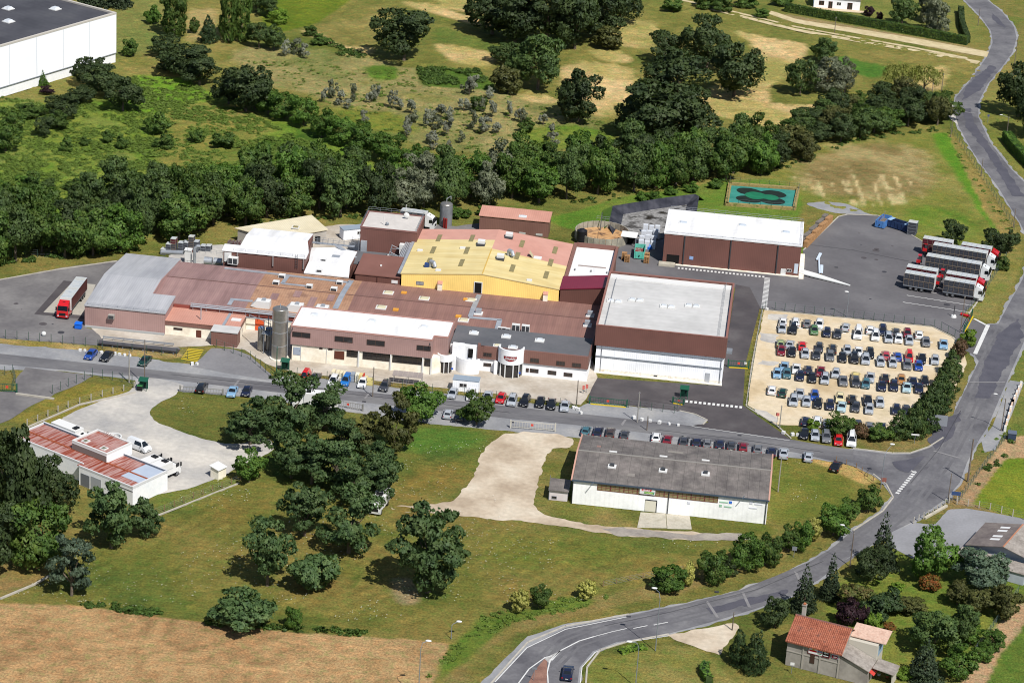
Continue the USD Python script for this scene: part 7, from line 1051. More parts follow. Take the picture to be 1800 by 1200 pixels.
def pole(b, ty, label, lamp=None, m=WP, r=.13, cross=0, extra=None):
    o = at(*b); h = hgt(b[0], b[1], ty); t = thing('utility_pole', label, 'pole', tuple(o)); MB().tube((0, 0, 0), (0, 0, h), r, 8, r*.7).build('shaft', m, t)
    if cross: MB().box(-.8, .8, -.05, .05, h-.5, h-.4).build('crossarm', GREYM, t); [MB().cyl(x, 0, h-.4, h-.2, .05, 6).build('insulator', M('insulator', (190, 200, 200)), t) for x in (-.7, 0, .7)]
    else: MB().tube((-.2, 0, h-.3), (.2, 0, h-.3), .05, 5).build('bracket', GREYM, t)
    if lamp: q = at(lamp[0], lamp[1], h+.4)-o; MB().tube((0, 0, h-.3), tuple(q), .05, 5).build('lamp_arm', GREYM, t); MB().ell(tuple(q), (.45, .2, .12), 2).build('lamp_head', OFFW, t)
    return t
for b, ty, lb, lamp, m, cr2 in (((254, 675), 597, 'tall wooden pole on the street at the end of the mown mound', None, WP, 0), ((1120, 742), 688, 'grey twin pole on the kerb between gate and roadside shed', None, CPOLE, 0), ((1137, 756), 731, 'short pole behind the roadside shed', None, WP, 0), ((1367.5, 864), 803, 'concrete based pole at the right end of the roadside shed', None, CPOLE, 0), ((1701, 846), 771, 'thick wooden transformer pole with crossarm on the right verge', None, WP, 1), ((1666, 883), 832, 'slim pole at the corner of the grey yard', None, WP, 0), ((1778, 152), 65, 'tall pole on the right verge of the upper bend', None, WP, 0), ((1637, 175), 146, 'short dark pole beside the willows, nearer one', None, WP, 0), ((1655, 160), 129, 'short dark pole beside the willows, farther one', None, WP, 0), ((1671, 241), 208, 'pole at the dirt bay by the upper road', None, WP, 0), ((1724, 310), 279, 'pole midway along the mown field fence', None, WP, 0), ((1781, 400), 367, 'pole at the lower end of the mown field fence', None, WP, 0), ((1769, 240), 205, 'pole with white lamp beside the right hedge', (1760, 202), WP, 0), ((1719, 45), 15, 'pole inside the upper bend by the garden', None, WP, 0), ((1467, 57), 30, 'pole with white box between the two farm tracks', None, WP, 0), ((1370, 753), 712, 'pole at the lower left corner of the car park', None, CPOLE, 0), ((1618, 749), 717, 'pole among the conifers at the car park corner', None, CPOLE, 0), ((1287, 1107), 1075, 'wooden pole on the verge by the tiled house', None, WP, 0), ((1494, 995), 934, 'wooden pole with white lamp arm over the bend', (1481, 922), WP, 0), ((1760, 757), 700, 'pole with white lamp arm by the garden wall', (1750, 692), WP, 0), ((655, 697), 645, 'pole on the forecourt fence left of the leafy tree', None, WP, 0), ((1013, 715), 668, 'thin pole at the right end of the forecourt fence', None, WP, 0), ((486, 655), 609, 'thin dark green pole by the tall steel tank', None, GREENM, 0), ((1688, 584), 520, 'pole by the right yard gate', None, WP, 0)):
    pole(b, ty, lb, lamp, m, .12 if 'thick' not in lb else .2, cr2)
pole((227, 672), 617, 'pale concrete street mast beside the wooden pole', None, CPOLE, .16)
LG_ = M('lamp_steel', (150, 158, 166), rough=.4, metal=.3)
def street_lamp(b, top, head, label):
    o = at(*b); h = hgt(b[0], b[1], top[1]); t = thing('street_lamp', label, 'street lamp', tuple(o), group='grey street lamps'); q = at(head[0], head[1], h+.15)-o; MB().tube((0, 0, 0), (0, 0, h*.9), .09, 8, .06).path([(0, 0, h*.9), (q[0]*.25, q[1]*.25, h), tuple(q)], .05, 6).build('post', LG_, t); d = q[:2]/max(np.linalg.norm(q[:2]), .1); MB().ell((q[0]+d[0]*.25, q[1]+d[1]*.25, q[2]), (.5, .28, .14), 2).build('lamp_head', OFFW, t); return t
street_lamp((1152, 1143), (1158, 1042), (1152, 1034), 'grey street lamp on the grass inside the bend'); street_lamp((1117, 1206), (1120, 1130), (1109, 1127), 'grey street lamp at the bottom edge inside the bend'); street_lamp((735, 1228), (738, 1130), (751, 1126), 'grey street lamp in front of the tan field'); street_lamp((1548, 858), (1555, 795), (1568, 781), 'grey street lamp at the junction corner'); street_lamp((793, 1122), (790, 1096), (805, 1092), 'short grey lamp leaning over the bank beside the tan field'); street_lamp((1488, 556), (1492, 515), (1490, 513), 'slim grey lamp in the lorry yard')
def sign(p, w, h, z, m, label, back=None, posts=1, rz=0.0, name='road_sign', cat='sign', ph=None):
    o = at(*p); t = thing(name, label, cat, tuple(o), rz); [MB().cyl(x, .05, 0, z+h*.9, .05, 6).build('post', GREYM, t) for x in (np.linspace(-w*.35, w*.35, posts) if posts > 1 else (0,))]; MB().box(-w/2, w/2, -.03, .02, z, z+h).build('panel', m, t); return t
sign((1607, 780), 1.6, .35, 1.9, OFFW, 'white direction sign at the junction corner'); sign((1645, 757), 4.2, 2.4, 1.2, M('sign_back', (148, 152, 160)), 'large grey back of a hoarding at the car park corner', posts=2, name='hoarding', cat='hoarding'); sign((1548, 772), .6, .6, 1.0, M('sign_blue', (60, 110, 170)), 'small blue sign among the shrubs at the junction'); sign((1365, 748), .7, .7, 2.2, M('sign_round', (220, 120, 110)), 'red and white no-stopping sign at the car park entrance'); sign((1552, 853), 1.1, .9, .8, M('board_brownred', (150, 96, 86)), 'brown red noticeboard at the junction corner', posts=2); sign((1679, 880), 1.8, .8, 1.2, M('sign_blue2', (60, 84, 130)), 'dark blue board on posts at the grey yard corner', posts=2); sign((1025, 692), .5, .9, 1.0, M('sign_round', (226, 170, 164)), 'left of two red and white signs on the dark drive'); sign((1031, 690), .5, .9, 1.0, M('sign_round', (226, 170, 164)), 'right of two red and white signs on the dark drive'); sign((1395, 979), .9, .8, 1.4, M('sign_grey_back', (130, 134, 140)), 'grey backed triangular warning sign on the verge of the bend'); sign((938, 1196), .9, .35, 2.2, LG_, 'grey directional sign on the red traffic island'); sign((1736, 216), .6, .6, 1.8, M('sign_blue3', (90, 100, 140)), 'small round sign on the verge of the upper bend'); sign((1391, 1183), .7, .5, 1.6, OFFW, 'small white sign on a post in front of the tiled house'); sign((1486, 1178), .01+.4, .4, .2, OFFW, 'small white meter box by the tiled house')
BOL = thing('white_block', 'white concrete block on the kerb', 'bollard', tuple(at(141, 617)), group='white concrete blocks along the street kerbs'); MB().prism([(-.3, -.25), (.3, -.25), (.3, .25), (-.3, .25)], 0, .5).build('block', OFFW, BOL)
UsdGeom.Xformable(BOL)
BL = lambda x: ('white concrete block beside the blue and black cars on the left', 'white kerb blocks by the cars on the left') if x < 300 else ('white concrete block by the yellow hatching', 'white kerb blocks by the yellow hatching') if x < 400 else ('white concrete block near the long green gate', 'white kerb blocks near the long green gate') if x < 1100 else ('white concrete block on the kerb below the dark drive', 'white kerb blocks below the dark drive') if x < 1250 else ('white concrete block at the edge of the car park', 'white blocks at the car park edge')
key(BOL, label=BL(149)[0], group=BL(149)[1])
for q in ((149, 617), (170, 620), (178, 621), (192, 622), (201, 623), (210, 624), (219, 625), (228, 626), (338, 641), (346, 641), (1008, 718), (1012, 719), (1016, 721), (1021, 727), (1114, 735), (1128, 739), (1143, 741), (1159, 744), (1176, 746), (1192, 748), (1377, 762), (1393, 765), (1402, 766), (1348, 545), (1310, 640)):
    dup(BOL, tuple(at(*q)), rng.uniform(0, 3), rng.uniform(.8, 1.2), *BL(q[0]), 'bollard')
LOGB = None
for r_, ys in enumerate(((215, 330), (385, 515), (745, 870))):
    wl_ = f'white wheel stop in the {ORD[r_ if r_ < 2 else 3]} car park row between two lines of cars'; wg_ = f'white wheel stops of the {ORD[r_ if r_ < 2 else 3]} car park row'
    for i in range(13 if r_ < 2 else 4):
        x = (390, 380, 150)[r_]+i*(88 if r_ < 2 else 45); y = ys[0]+(ys[1]-ys[0])*i/(12 if r_ < 2 else 12)
        p = at(*cl_(x, y), .1)
        if LOGB is None: LOGB = thing('white_wheel_stop', wl_, 'wheel stop', (p[0], p[1], .02), 0, group=wg_); MB().prism([(-.8, -.12), (.8, -.12), (.8, .12), (-.8, .12)], 0, .16).build('beam', OFFW, LOGB)
        else: dup(LOGB, (p[0], p[1], .02), rng.uniform(-.05, .05), 1, wl_, wg_, 'wheel stop')
# low garden walls on the right and small things
def wall_run(pts, h, w, m, label, name='garden_wall', piers=0):
    P3 = [at(*q) for q in pts]; t = thing(name, label, 'wall', tuple(P3[0])); o = P3[0]
    for a, b in zip(P3[:-1], P3[1:]):
        d = (b-a)[:2]; L = np.linalg.norm(d); an_ = math.atan2(d[1], d[0]); c, s = math.cos(an_), math.sin(an_); MB().box(0, L, -w/2, w/2, 0, h, R=[[c, -s, 0], [s, c, 0], [0, 0, 1]], o=a-o).build('wall_section', m, t)
        for i in range(piers+1 if piers else 0): q = a+(b-a)*i/piers-o; MB().box(q[0]-.25, q[0]+.25, q[1]-.25, q[1]+.25, 0, h+.4).build('pier', OFFW, t)
    return t
wall_run([(1766, 758), (1779, 712), (1794, 680)], .9, .3, M('peach_wall', [(226, 190, 160), (236, 214, 196)], .5), 'low peach garden wall with white piers on the right edge', piers=4); wall_run([(48, 752), (140, 712), (238, 690)], .3, .3, CP, 'low pale kerb wall under the concrete post fence'); wall_run([(274, 908), (420, 850)], .25, .3, CP, 'low kerb wall below the depot fence'); wall_run([(0, 1053), (60, 1028), (103, 1003)], .3, .35, CP, 'pale low wall at the corner of the tan field'); wall_run([(1625, 912), (1664, 890)], .4, .5, padm, 'low concrete wall along the grey yard')
wall_run([(28, 693), (95, 702)], .35, .4, CP, 'low concrete sill across the left entry')
p = at(1778, 772); t = thing('dark_blue_shed', 'small dark blue garden box at the right edge', 'garden shed', tuple(p)); MB().box(-.8, .8, -.6, .6, 0, 1.5).build('wall', M('shed_blue', (56, 70, 92)), t); slab(MB(), [(-.9, -.7, 1.55), (.9, -.7, 1.55), (.9, .7, 1.75), (-.9, .7, 1.75)], .08).build('lid', M('shed_lid', (96, 106, 122)), t)
t = thing('red_hose_reel', 'long red bundle on the kerb by the right yard gate', 'hose bundle', tuple(at(1697, 556)), -.5); MB().tube((-1.2, 0, .3), (1.2, 0, .3), .3, 10).build('roll', LOGO_R, t); MB().tube((-.5, -.2, .5), (.6, .1, .55), .12, 6).build('hose', M('hose_red', (180, 40, 40)), t)
t = thing('barrier_base', 'white round barrier base with dark upright by the right yard gate', 'barrier', tuple(at(1676, 557))); MB().cyl(0, 0, 0, .5, .7, 16, .5).build('base', OFFW, t); MB().cyl(0, 0, .5, 2.8, .1, 8).build('upright', DARKG, t)
t = thing('white_globe_marker', 'round white marker on the left yard tarmac', 'marker', tuple(at(77, 590))); MB().ell((0, 0, .5), (.5, .5, .5), 2).build('globe', OFFW, t); MB().cyl(0, 0, 0, .1, .3, 10).build('foot', GREYM, t)
t = thing('wheelie_bin', 'black and green wheelie bin by the wooden pole at the gravel drive', 'bin', tuple(at(246, 686))); MB().prism([(-.5, -.4), (.5, -.4), (.5, .4), (-.5, .4)], .05, 1.1).build('tub', BLACK, t); slab(MB(), [(-.55, -.45, 1.15), (.55, -.45, 1.15), (.55, .45, 1.25), (-.55, .45, 1.25)], .08).build('lid', M('bin_green', (60, 130, 70)), t)
for q, c_, lb in (((1545, 1186), 'white', 'white tub on the patio'), ((1553, 1180), 'pink', 'pot of pink flowers on the patio'), ((1560, 1190), 'terracotta', 'terracotta pot on the patio')):
    t = thing('patio_pot', f'{lb} beside the tiled house', 'plant pot', tuple(at(*q))); MB().cyl(0, 0, 0, .45, .25, 10, .34).build('pot', OFFW if c_ == 'white' else M('terracotta', (176, 100, 72)), t); MB().ell((0, 0, .6), (.35, .35, .28), 1).build('plant', M('pot_'+c_, {'white': (120, 140, 70), 'pink': (200, 70, 150), 'terracotta': (70, 120, 60)}[c_]), t)

p = at(690, 672); t = thing('bicycle_shelter', 'low ribbed grey shelter on the forecourt behind the street fence', 'shelter', (p[0], p[1], .02))
for i in range(6): slab(MB(), [(i*1.05, -.9, 2.0), (i*1.05+1.0, -.9, 2.0), (i*1.05+1.0, 1.1, 2.35), (i*1.05, 1.1, 2.35)], .06).build('roof_panel', M('shelter_roof', [(150, 140, 136), (166, 156, 150)], .6), t)
[MB().tube((x, y, 0), (x, y, 2.0), .05, 6).build('post', GREYM, t) for x in (.2, 3.1, 6.1) for y in (-.8, 1.0)]
t = thing('galvanised_cooler_group', 'pair of galvanised coolers with elbow duct behind the faded brown roof', 'cooling plant', tuple(at(366, 470)))
for i in range(2): MB().tube((i*2.2-.9, 0, 1.6), (i*2.2+.9, 0, 1.6), .9, 16).build('drum', R_GALV, t); MB().box(i*2.2-.9, i*2.2+.9, -.6, .6, 0, .75).build('base', GREYM, t)
MB().path([(-3.2, 0, 0), (-3.2, 0, 4.2), (-2.6, 0, 4.9), (-1.9, 0, 4.9)], .35, 10).build('elbow_duct', R_GALV, t); rail(t, [(-4.5, -1.5, 3.9), (5, -1.5, 3.9)], 1.0, 1.2)
t = thing('white_vent_house', 'white box ventilator with grey cowl behind the grey roof ridge end', 'ventilator', tuple(at(331, 462))); MB().box(-.7, .7, -.6, .6, 0, 3.2).build('casing', OFFW, t); slab(MB(), [(-.85, -.75, 3.3), (.85, -.75, 3.3), (.85, .75, 3.45), (-.85, .75, 3.45)], .12).build('lid', OFFW, t); MB().tube((-1.2, 0, 2.4), (-6.5, 1.0, 1.6), .5, 10).build('duct', R_GALV, t)
# ------------------------------------------------------------------ vegetation
R = np.random.RandomState(5)
def leafm(name, cols, rand=.18, trans=.32):
    return M('leaf_'+name, cols, .55, k=.62, rough=.6, spec=.25, rand=rand, trans=trans, obj=True, fine=(1.8, .8, 1.2))
LEAF = {'oak': leafm('oak', [(76, 100, 56), (93, 117, 63), (111, 132, 70)]), 'oak_dark': leafm('oak_dark', [(62, 80, 50), (76, 94, 54), (89, 105, 61)]), 'lush': leafm('lush', [(74, 110, 45), (97, 132, 53), (117, 149, 62)]), 'wood': leafm('wood', [(71, 103, 46), (92, 120, 52), (115, 136, 63)], .25), 'acacia': leafm('acacia', [(73, 100, 61), (92, 118, 70), (113, 134, 81)]), 'grey': leafm('grey', [(106, 116, 92), (129, 136, 109), (154, 159, 131)]), 'euc': leafm('euc', [(132, 140, 126), (161, 165, 148), (184, 186, 164)]), 'olive': leafm('olive', [(84, 92, 52), (104, 108, 60), (120, 120, 68)]), 'fir': leafm('fir', [(51, 66, 48), (66, 82, 57), (80, 95, 63)], .1, .1), 'cypress': leafm('cypress', [(49, 72, 43), (63, 85, 47), (77, 96, 51)], .1, .1), 'leyl': leafm('leyl', [(58, 84, 42), (74, 98, 48), (96, 110, 54)], .15, .12), 'willow': leafm('willow', [(132, 142, 66), (152, 158, 80), (168, 172, 96)]), 'plum': leafm('plum', [(52, 34, 44), (68, 44, 54), (80, 52, 60)], .1), 'lime': leafm('lime', [(104, 140, 44), (126, 158, 56), (144, 168, 70)]), 'cream': leafm('cream', [(188, 188, 92), (206, 202, 116), (158, 164, 74)]), 'russet': leafm('russet', [(128, 92, 74), (112, 98, 66), (140, 106, 84)]), 'flower': leafm('flower', [(86, 112, 52), (186, 96, 50), (100, 122, 56), (200, 112, 60)]), 'pinkish': leafm('pinkish', [(104, 118, 60), (120, 126, 66), (150, 122, 84)]), 'bracken': leafm('bracken', [(112, 142, 58), (132, 158, 70), (150, 164, 84)], .12, .35), 'bluegreen': leafm('bluegreen', [(80, 102, 84), (99, 119, 96), (116, 134, 107)])}
BARK = M('bark', [(96, 84, 72), (120, 108, 94), (80, 70, 60)], 2.0, rough=.9)
def leaf_cloud(lobes, n, size, sub=6, droop=0.0, seed=0, up=.3):
    """n leaf sprays on the outside of clustered lobes; returns vertices, faces, shading normals"""
    r = np.random.RandomState(seed); C0 = np.array([l[0] for l in lobes], float); A0 = np.array([l[1] for l in lobes], float); C, A = [C0], [A0*.82]
    for _ in range(sub):
        d = r.normal(size=C0.shape); d /= np.linalg.norm(d, axis=1, keepdims=True); d[:, 2] = np.abs(d[:, 2])*.8+d[:, 2]*.2; f = r.uniform(.22, .5, (len(C0), 1)); C.append(C0+d*A0*r.uniform(.6, 1.0, (len(C0), 1))); A.append(A0*f*[1, 1, .85])
    C, A = np.vstack(C), np.vstack(A); w = (A[:, 0]*A[:, 1]+A[:, 0]*A[:, 2]); ctr = np.average(C0, axis=0); P, D = [], []; got = 0
    for _ in range(14):
        k = r.choice(len(C), n, p=w/w.sum()); d = r.normal(size=(n, 3)); d /= np.linalg.norm(d, axis=1, keepdims=True); p = C[k]+d*A[k]*(r.uniform(.7, 1.0, n)+np.where(r.rand(n) < .12, r.uniform(0, .5, n), 0))[:, None]; keep = (p[:, 2] > .12)
        for q in range(len(C0)): keep &= ~((((p-C0[q])/A0[q])**2).sum(1) < .48)
        P.append(p[keep]); D.append(d[keep]); got += keep.sum()
        if got >= n: break
    p, d = np.vstack(P)[:n], np.vstack(D)[:n]; out = (p-ctr)/np.maximum(np.abs(p-ctr).max(0), 1); out /= np.linalg.norm(out, axis=1, keepdims=True)+1e-9
    nn = d*.6+r.normal(size=p.shape)*.7+[0, 0, up]+out*.3; nn /= np.linalg.norm(nn, axis=1, keepdims=True)
    a = np.cross(nn, r.normal(size=p.shape)); a /= np.linalg.norm(a, axis=1, keepdims=True); b = np.cross(nn, a); s = size*r.uniform(.5, 1.4, (len(p), 1)); e = r.uniform(.45, .9, (len(p), 1))
    if droop: a = a*(1-droop)+np.array([0, 0, -1])*droop; e = e*.6
    v = np.stack([p-a*s, p+b*s*e-nn*s*.2, p+a*s, p-b*s*e-nn*s*.2], 1).reshape(-1, 3); m = len(p); I = np.arange(m)*4
    f = np.vstack([np.stack([I, I+3, I+1], 1), np.stack([I+1, I+3, I+2], 1)])
    g = np.cross(v[f[:m, 1]]-v[f[:m, 0]], v[f[:m, 2]]-v[f[:m, 0]]); fl = (g*nn).sum(1) < 0; f[:m][fl] = f[:m][fl][:, ::-1]; f[m:][fl] = f[m:][fl][:, ::-1]
    sn = nn*.75+d*.45+out*.35+[0, 0, .15]; sn /= np.linalg.norm(sn, axis=1, keepdims=True); return v, f, np.repeat(sn, 4, 0)
def put(name, vfn, mat, parent, kind=None):
    v, f, n = vfn; par = str(parent.GetPath()) if parent is not None else '/World'; m = usdkit.mesh(stage, numbered(par, name), (v, f), mat); m.CreateNormalsAttr(Vt.Vec3fArray.FromNumpy(n.astype(np.float32))); m.SetNormalsInterpolation('vertex'); return key(m.GetPrim(), kind=kind)
def limbs(h, r0, tips, seed, name='trunk', parent=None):
    r = np.random.RandomState(seed); mb = MB(); top = np.array([r.uniform(-.2, .2), r.uniform(-.2, .2), h*.55]); mb.tube((0, 0, -.1), tuple(top*[.5, .5, .5]), r0, 8, r0*.8).tube(tuple(top*[.5, .5, .5]), tuple(top), r0*.8, 7, r0*.55)
    for t in tips: s = top*r.uniform(.45, 1.0); mb.tube(tuple(s), tuple(s*.3+np.array(t)*.7), r0*.4, 5, r0*.15)
    return mb.build('trunk', BARK, parent)
def lobes_round(n, rx, rz, zc, lr, seed, flat=1.0, low=-.75):
    r = np.random.RandomState(seed); L = []
    for i in range(n):
        d = r.normal(size=3); d /= np.linalg.norm(d); d[2] = max(d[2], low); q = r.uniform(.5, .86); s = lr*r.uniform(.7, 1.3); L.append(((d[0]*rx*q, d[1]*rx*q, zc+d[2]*rz*q), (s, s, s*flat)))
    return L+[((0, 0, zc), (rx*.55, rx*.55, rz*.6))]
# every kind is built 10 m tall and 10 m wide, then scaled
def shape_oak(s): return lobes_round(20, 5.0, 4.8, 5.0, 1.6, s, .85), 8000, .25, .0
def shape_acacia(s):
    r = np.random.RandomState(s); L = []
    for i in range(22):
        z = r.uniform(1.5, 9.0); rr = 4.6*math.sqrt(max(.1, 1-((z-5.2)/4.9)**2)); a = r.uniform(0, 6.28); q = r.uniform(.25, .92); w = r.uniform(1.0, 1.9); L.append(((rr*q*math.cos(a), rr*q*math.sin(a), z), (w, w, w*.6)))
    return L, 7500, .24, .0
def shape_column(s):
    r = np.random.RandomState(s); return [((r.uniform(-1, 1)*2.2, r.uniform(-1, 1)*2.2, z), (2.6*(1-.04*abs(z-4.5)), 2.6*(1-.04*abs(z-4.5)), 1.5)) for z in np.linspace(.9, 8.9, 34)], 6000, .3, .0
def shape_cypress(s):
    r = np.random.RandomState(s); return [((r.uniform(-1, 1)*.9, r.uniform(-1, 1)*.9, z), (4.2*(1-(z/10.2)**2.2)+.3, 4.2*(1-(z/10.2)**2.2)+.3, 1.2)) for z in np.linspace(.8, 9.3, 16)], 7000, .36, .3
def shape_fir(s):
    r = np.random.RandomState(s); L = []
    for j, z in enumerate(np.linspace(1.0, 9.3, 13)):
        rr = 4.7*(1-z/10.2)+.25; n = max(3, int(rr*3.2))
        for i in range(n): a = 6.28*i/n+r.uniform(-.3, .3); q = rr*r.uniform(.5, .9); L.append(((q*math.cos(a), q*math.sin(a), z-.12*q+r.uniform(-.2, .2)), (max(.3, rr*.34), max(.3, rr*.34), .38)))
    return L+[((0, 0, 9.7), (.22, .22, .5))], 5500, .25, .0
def shape_leyl(s):
    r = np.random.RandomState(s); L = []
    for z in np.linspace(.8, 8.8, 10):
        rr = 4.4*(1-(z/10)**1.6)+.5
        for i in range(4): a = r.uniform(0, 6.28); q = rr*r.uniform(.25, .6); L.append(((q*math.cos(a), q*math.sin(a), z), (rr*.62, rr*.62, 1.2)))
    return L, 7000, .36, .1
def shape_willow(s):
    r = np.random.RandomState(s); L = []
    for i in range(26): a = r.uniform(0, 6.28); q = r.uniform(1.5, 4.3); L.append(((q*math.cos(a), q*math.sin(a), 8.4-.2*q*q*.6), (1.0, 1.0, 2.2+.25*q)))
    return L, 4500, .32, .7
def shape_sparse(s): return lobes_round(9, 3.9, 4.6, 5.0, 1.7, s, .75, -.8)[:-1], 1000, .5, .0
def shape_bush(s): return [(c, a) for c, a in lobes_round(20, 4.9, 5.2, 4.6, 1.9, s, .8, -.6)], 4500, .42, .0
SHAPES = {'oak': shape_oak, 'acacia': shape_acacia, 'column': shape_column, 'cypress': shape_cypress, 'fir': shape_fir, 'leyl': shape_leyl, 'willow': shape_willow, 'sparse': shape_sparse, 'bush': shape_bush}
TNAME = {'oak': 'broadleaf_tree', 'acacia': 'acacia_tree', 'column': 'poplar_tree', 'cypress': 'cypress_tree', 'fir': 'fir_tree', 'leyl': 'conifer_tree', 'willow': 'willow_tree', 'sparse': 'young_tree', 'bush': 'shrub'}
_tree0 = {}
def tree(b, ty, wpx, shape, leaf, label, group=None, var=None, loc=None, size=None):
    var = R.randint(3) if var is None else var; k = (shape, leaf, var)
    if loc is None: o = at(*b); h = max(.8, hgt(b[0], b[1], ty)); w = wpx*mpp(*b)*(1.12 if shape == 'acacia' else 1)
    else: o = np.array([*loc, 0.0]); h, w = size
    o[2] = -.1; sc = (w/10*R.uniform(.97, 1.05), w/10*R.uniform(.95, 1.05), h/10); rz = R.uniform(0, 6.28); cat = 'shrub' if shape == 'bush' else 'tree'
    if k not in _tree0:
        L, n, s, dr = SHAPES[shape](100+var*17+len(leaf)); t = thing(TNAME[shape], label, cat, tuple(o), rz, sc, group); _tree0[k] = t
        v, f, nr = leaf_cloud(L, n, s, 6, dr, 7+var); zt = v[:, 2].max(); v[:, 2] *= 10/zt; put('crown', (v, f, nr), LEAF[leaf], t)
        limbs(7 if shape not in ('bush', 'fir', 'cypress') else 5, .32 if shape != 'sparse' else .2, [l[0] for l in L[:8]] if shape in ('oak', 'acacia', 'willow', 'sparse') else [], var, parent=t); return t
    return dup(_tree0[k], tuple(o), rz, sc, label, group, cat)
def T(s, shape, leaf, labels, group=None):
    for q, lb in zip(s.split(), labels if isinstance(labels, list) else [labels]*99):
        x, y, ty, w = map(float, q.split(',')); tree((x, y), ty, w, shape, leaf, lb, group)
# the grove in front
T('440,780,697,98 505,768,658,105 568,752,672,90 605,800,726,84 512,838,742,92 548,850,776,84 592,856,762,96 655,858,776,88 625,885,806,80 535,942,848,88 613,972,857,100 672,884,806,70 752,1040,876,138 470,1028,911,86', 'acacia', 'acacia', ['broad acacia at the left end of the grove overhanging the mown lawn', 'tallest acacia of the grove, beside the street', 'acacia in front of the white box lorry at the street', 'acacia in the middle of the grove above the gap', 'acacia shading the end of the gravel drive', 'acacia in the heart of the grove, left of its thickest part', 'large acacia in the thickest middle of the grove', 'acacia on the right flank of the grove facing the meadow', 'acacia in the lower middle of the grove', 'acacia at the lower left of the grove with a dark shadow', 'tall acacia at the bottom tip of the grove', 'acacia above the white lorry beside the dirt yard', 'big lone acacia in the meadow right of the grove', 'tall leaning acacia in the meadow left of a round bush'])
T('690,796,690,76 640,788,732,72', 'acacia', 'olive', ['dark olive acacia hung with mistletoe on the street verge', 'olive toned acacia between the grove and the mistletoe tree'])
T('740,738,664,80 437,848,792,56', 'oak', 'lush', ['bright leafy tree right of the mistletoe acacia at the street', 'small tree beside the cream kiosk']); T('838,746,692,66', 'oak', 'wood', ['round tree on the street verge right of the parked silver hatchback'])
T('556,1036,970,78 425,1099,1040,100', 'bush', 'acacia', ['round dark bush in the meadow beside the leaning acacia', 'broad bush on the edge of the tan field']); T('516,1104,1064,28', 'bush', 'lush', ['small upright bush on the edge of the tan field'])
T('28,960,742,118 95,900,800,80', 'oak', 'oak_dark', ['tall dark tree at the left edge below the depot', 'dark tree hiding the left corner of the rusty depot']); T('70,990,868,128', 'oak', 'wood', ['wide lighter green tree at the lower left']); T('-5,1000,880,100 15,905,760,90', 'oak', 'oak_dark', ['dark tree cut by the left edge beside the lighter one', 'dark tree cut by the left edge near the depot']); T('196,962,836,92 255,945,868,62', 'acacia', 'acacia', ['acacia in front of the depot wall', 'smaller acacia at the right corner of the depot front']); T('126,1045,942,78', 'acacia', 'bluegreen', ['thin pine-like tree with bare trunk above the tan field'])
# shrubs along the bend
T('1180,1036,992,62 1312,1002,938,60 1408,968,912,38 1465,940,884,62', 'oak', 'lush', ['rounded green shrub beside a cream flowering one on the bank', 'green shrub on the bank, third large one from the left', 'green shrub just left of the second cream flowering shrub', 'broad green shrub right of the second cream flowering shrub']); T('1252,1022,962,62 1345,992,936,56 1490,918,878,46 1522,898,848,52 1386,968,924,40 950,1066,1020,42', 'oak', 'wood', ['dark green shrub on the bank left of a brownish bush', 'dark shrub with brownish edge in the bank row', 'dark shrub second from the upper end of the bank row', 'topmost dark shrub of the bank row, near the junction', 'lighter shrub in the middle of the bank row', 'small dark shrub between two cream flowering balls']); T('1160,1037,1003,30', 'bush', 'leyl', ['low yellowish green shrub at the left end of the bank row']); T('1282,1010,980,32', 'bush', 'oak_dark', ['dark brownish broom bush on the bank'])
T('1206,1030,984,24 1428,950,908,30 912,1074,1033,34 1030,1051,1017,34', 'bush', 'cream', ['cream flowering shrub beside the rounded green one on the bank', 'cream flowering shrub in the upper bank row', 'cream flowering ball, left one above the bend', 'cream flowering ball, right one above the bend'])
# firs, cypresses and gardens at lower right
T('1412,1072,986,54 1458,1052,969,46 1548,1000,898,62', 'fir', 'fir', ['dark fir behind the chimney of the tiled house', 'dark fir by the lamp pole on the bend', 'tall fir nearest the grey yard']); T('1296,1166,1102,40 1326,1180,1104,48', 'cypress', 'cypress', ['left of two clipped dark cypresses by the tiled house', 'right of two clipped dark cypresses by the tiled house'])
T('1530,1020,962,66 1362,1102,1048,52', 'oak', 'oak_dark', ['dark rounded tree below the tallest fir', 'small loose tree at the left end of the tiled house']); T('1485,1100,1046,54 1515,1098,1062,24', 'oak', 'plum', ['purple-leaved plum tree behind the tiled house', 'small purple bush right of the plum tree']); T('1536,1092,1044,50 1570,1072,1036,52', 'bush', 'cypress', ['dark clipped round tree, left one of two', 'dark clipped round tree, right one of two']); T('1502,1070,1022,66', 'oak', 'pinkish', ['spreading tree with pinkish tips in the garden']); T('1634,1018,925,82', 'oak', 'lush', ['large bright green walnut tree in front of the grey yard']); T('1722,1036,966,106', 'oak', 'bluegreen', ['wide grey-green tree in front of the grey garage']); T('1578,1036,1020,26 1532,1112,1074,28 1590,1192,1172,34', 'bush', 'lime', ['lime green bush on the garden lawn', 'yellow-green palm-like bush behind the tiled house', 'lime green bush beside the patio']); T('1634,1038,1010,36 1562,1112,1092,22', 'bush', 'flower', ['small tree covered in orange flowers', 'orange flowered bush at the end of the tiled house'])
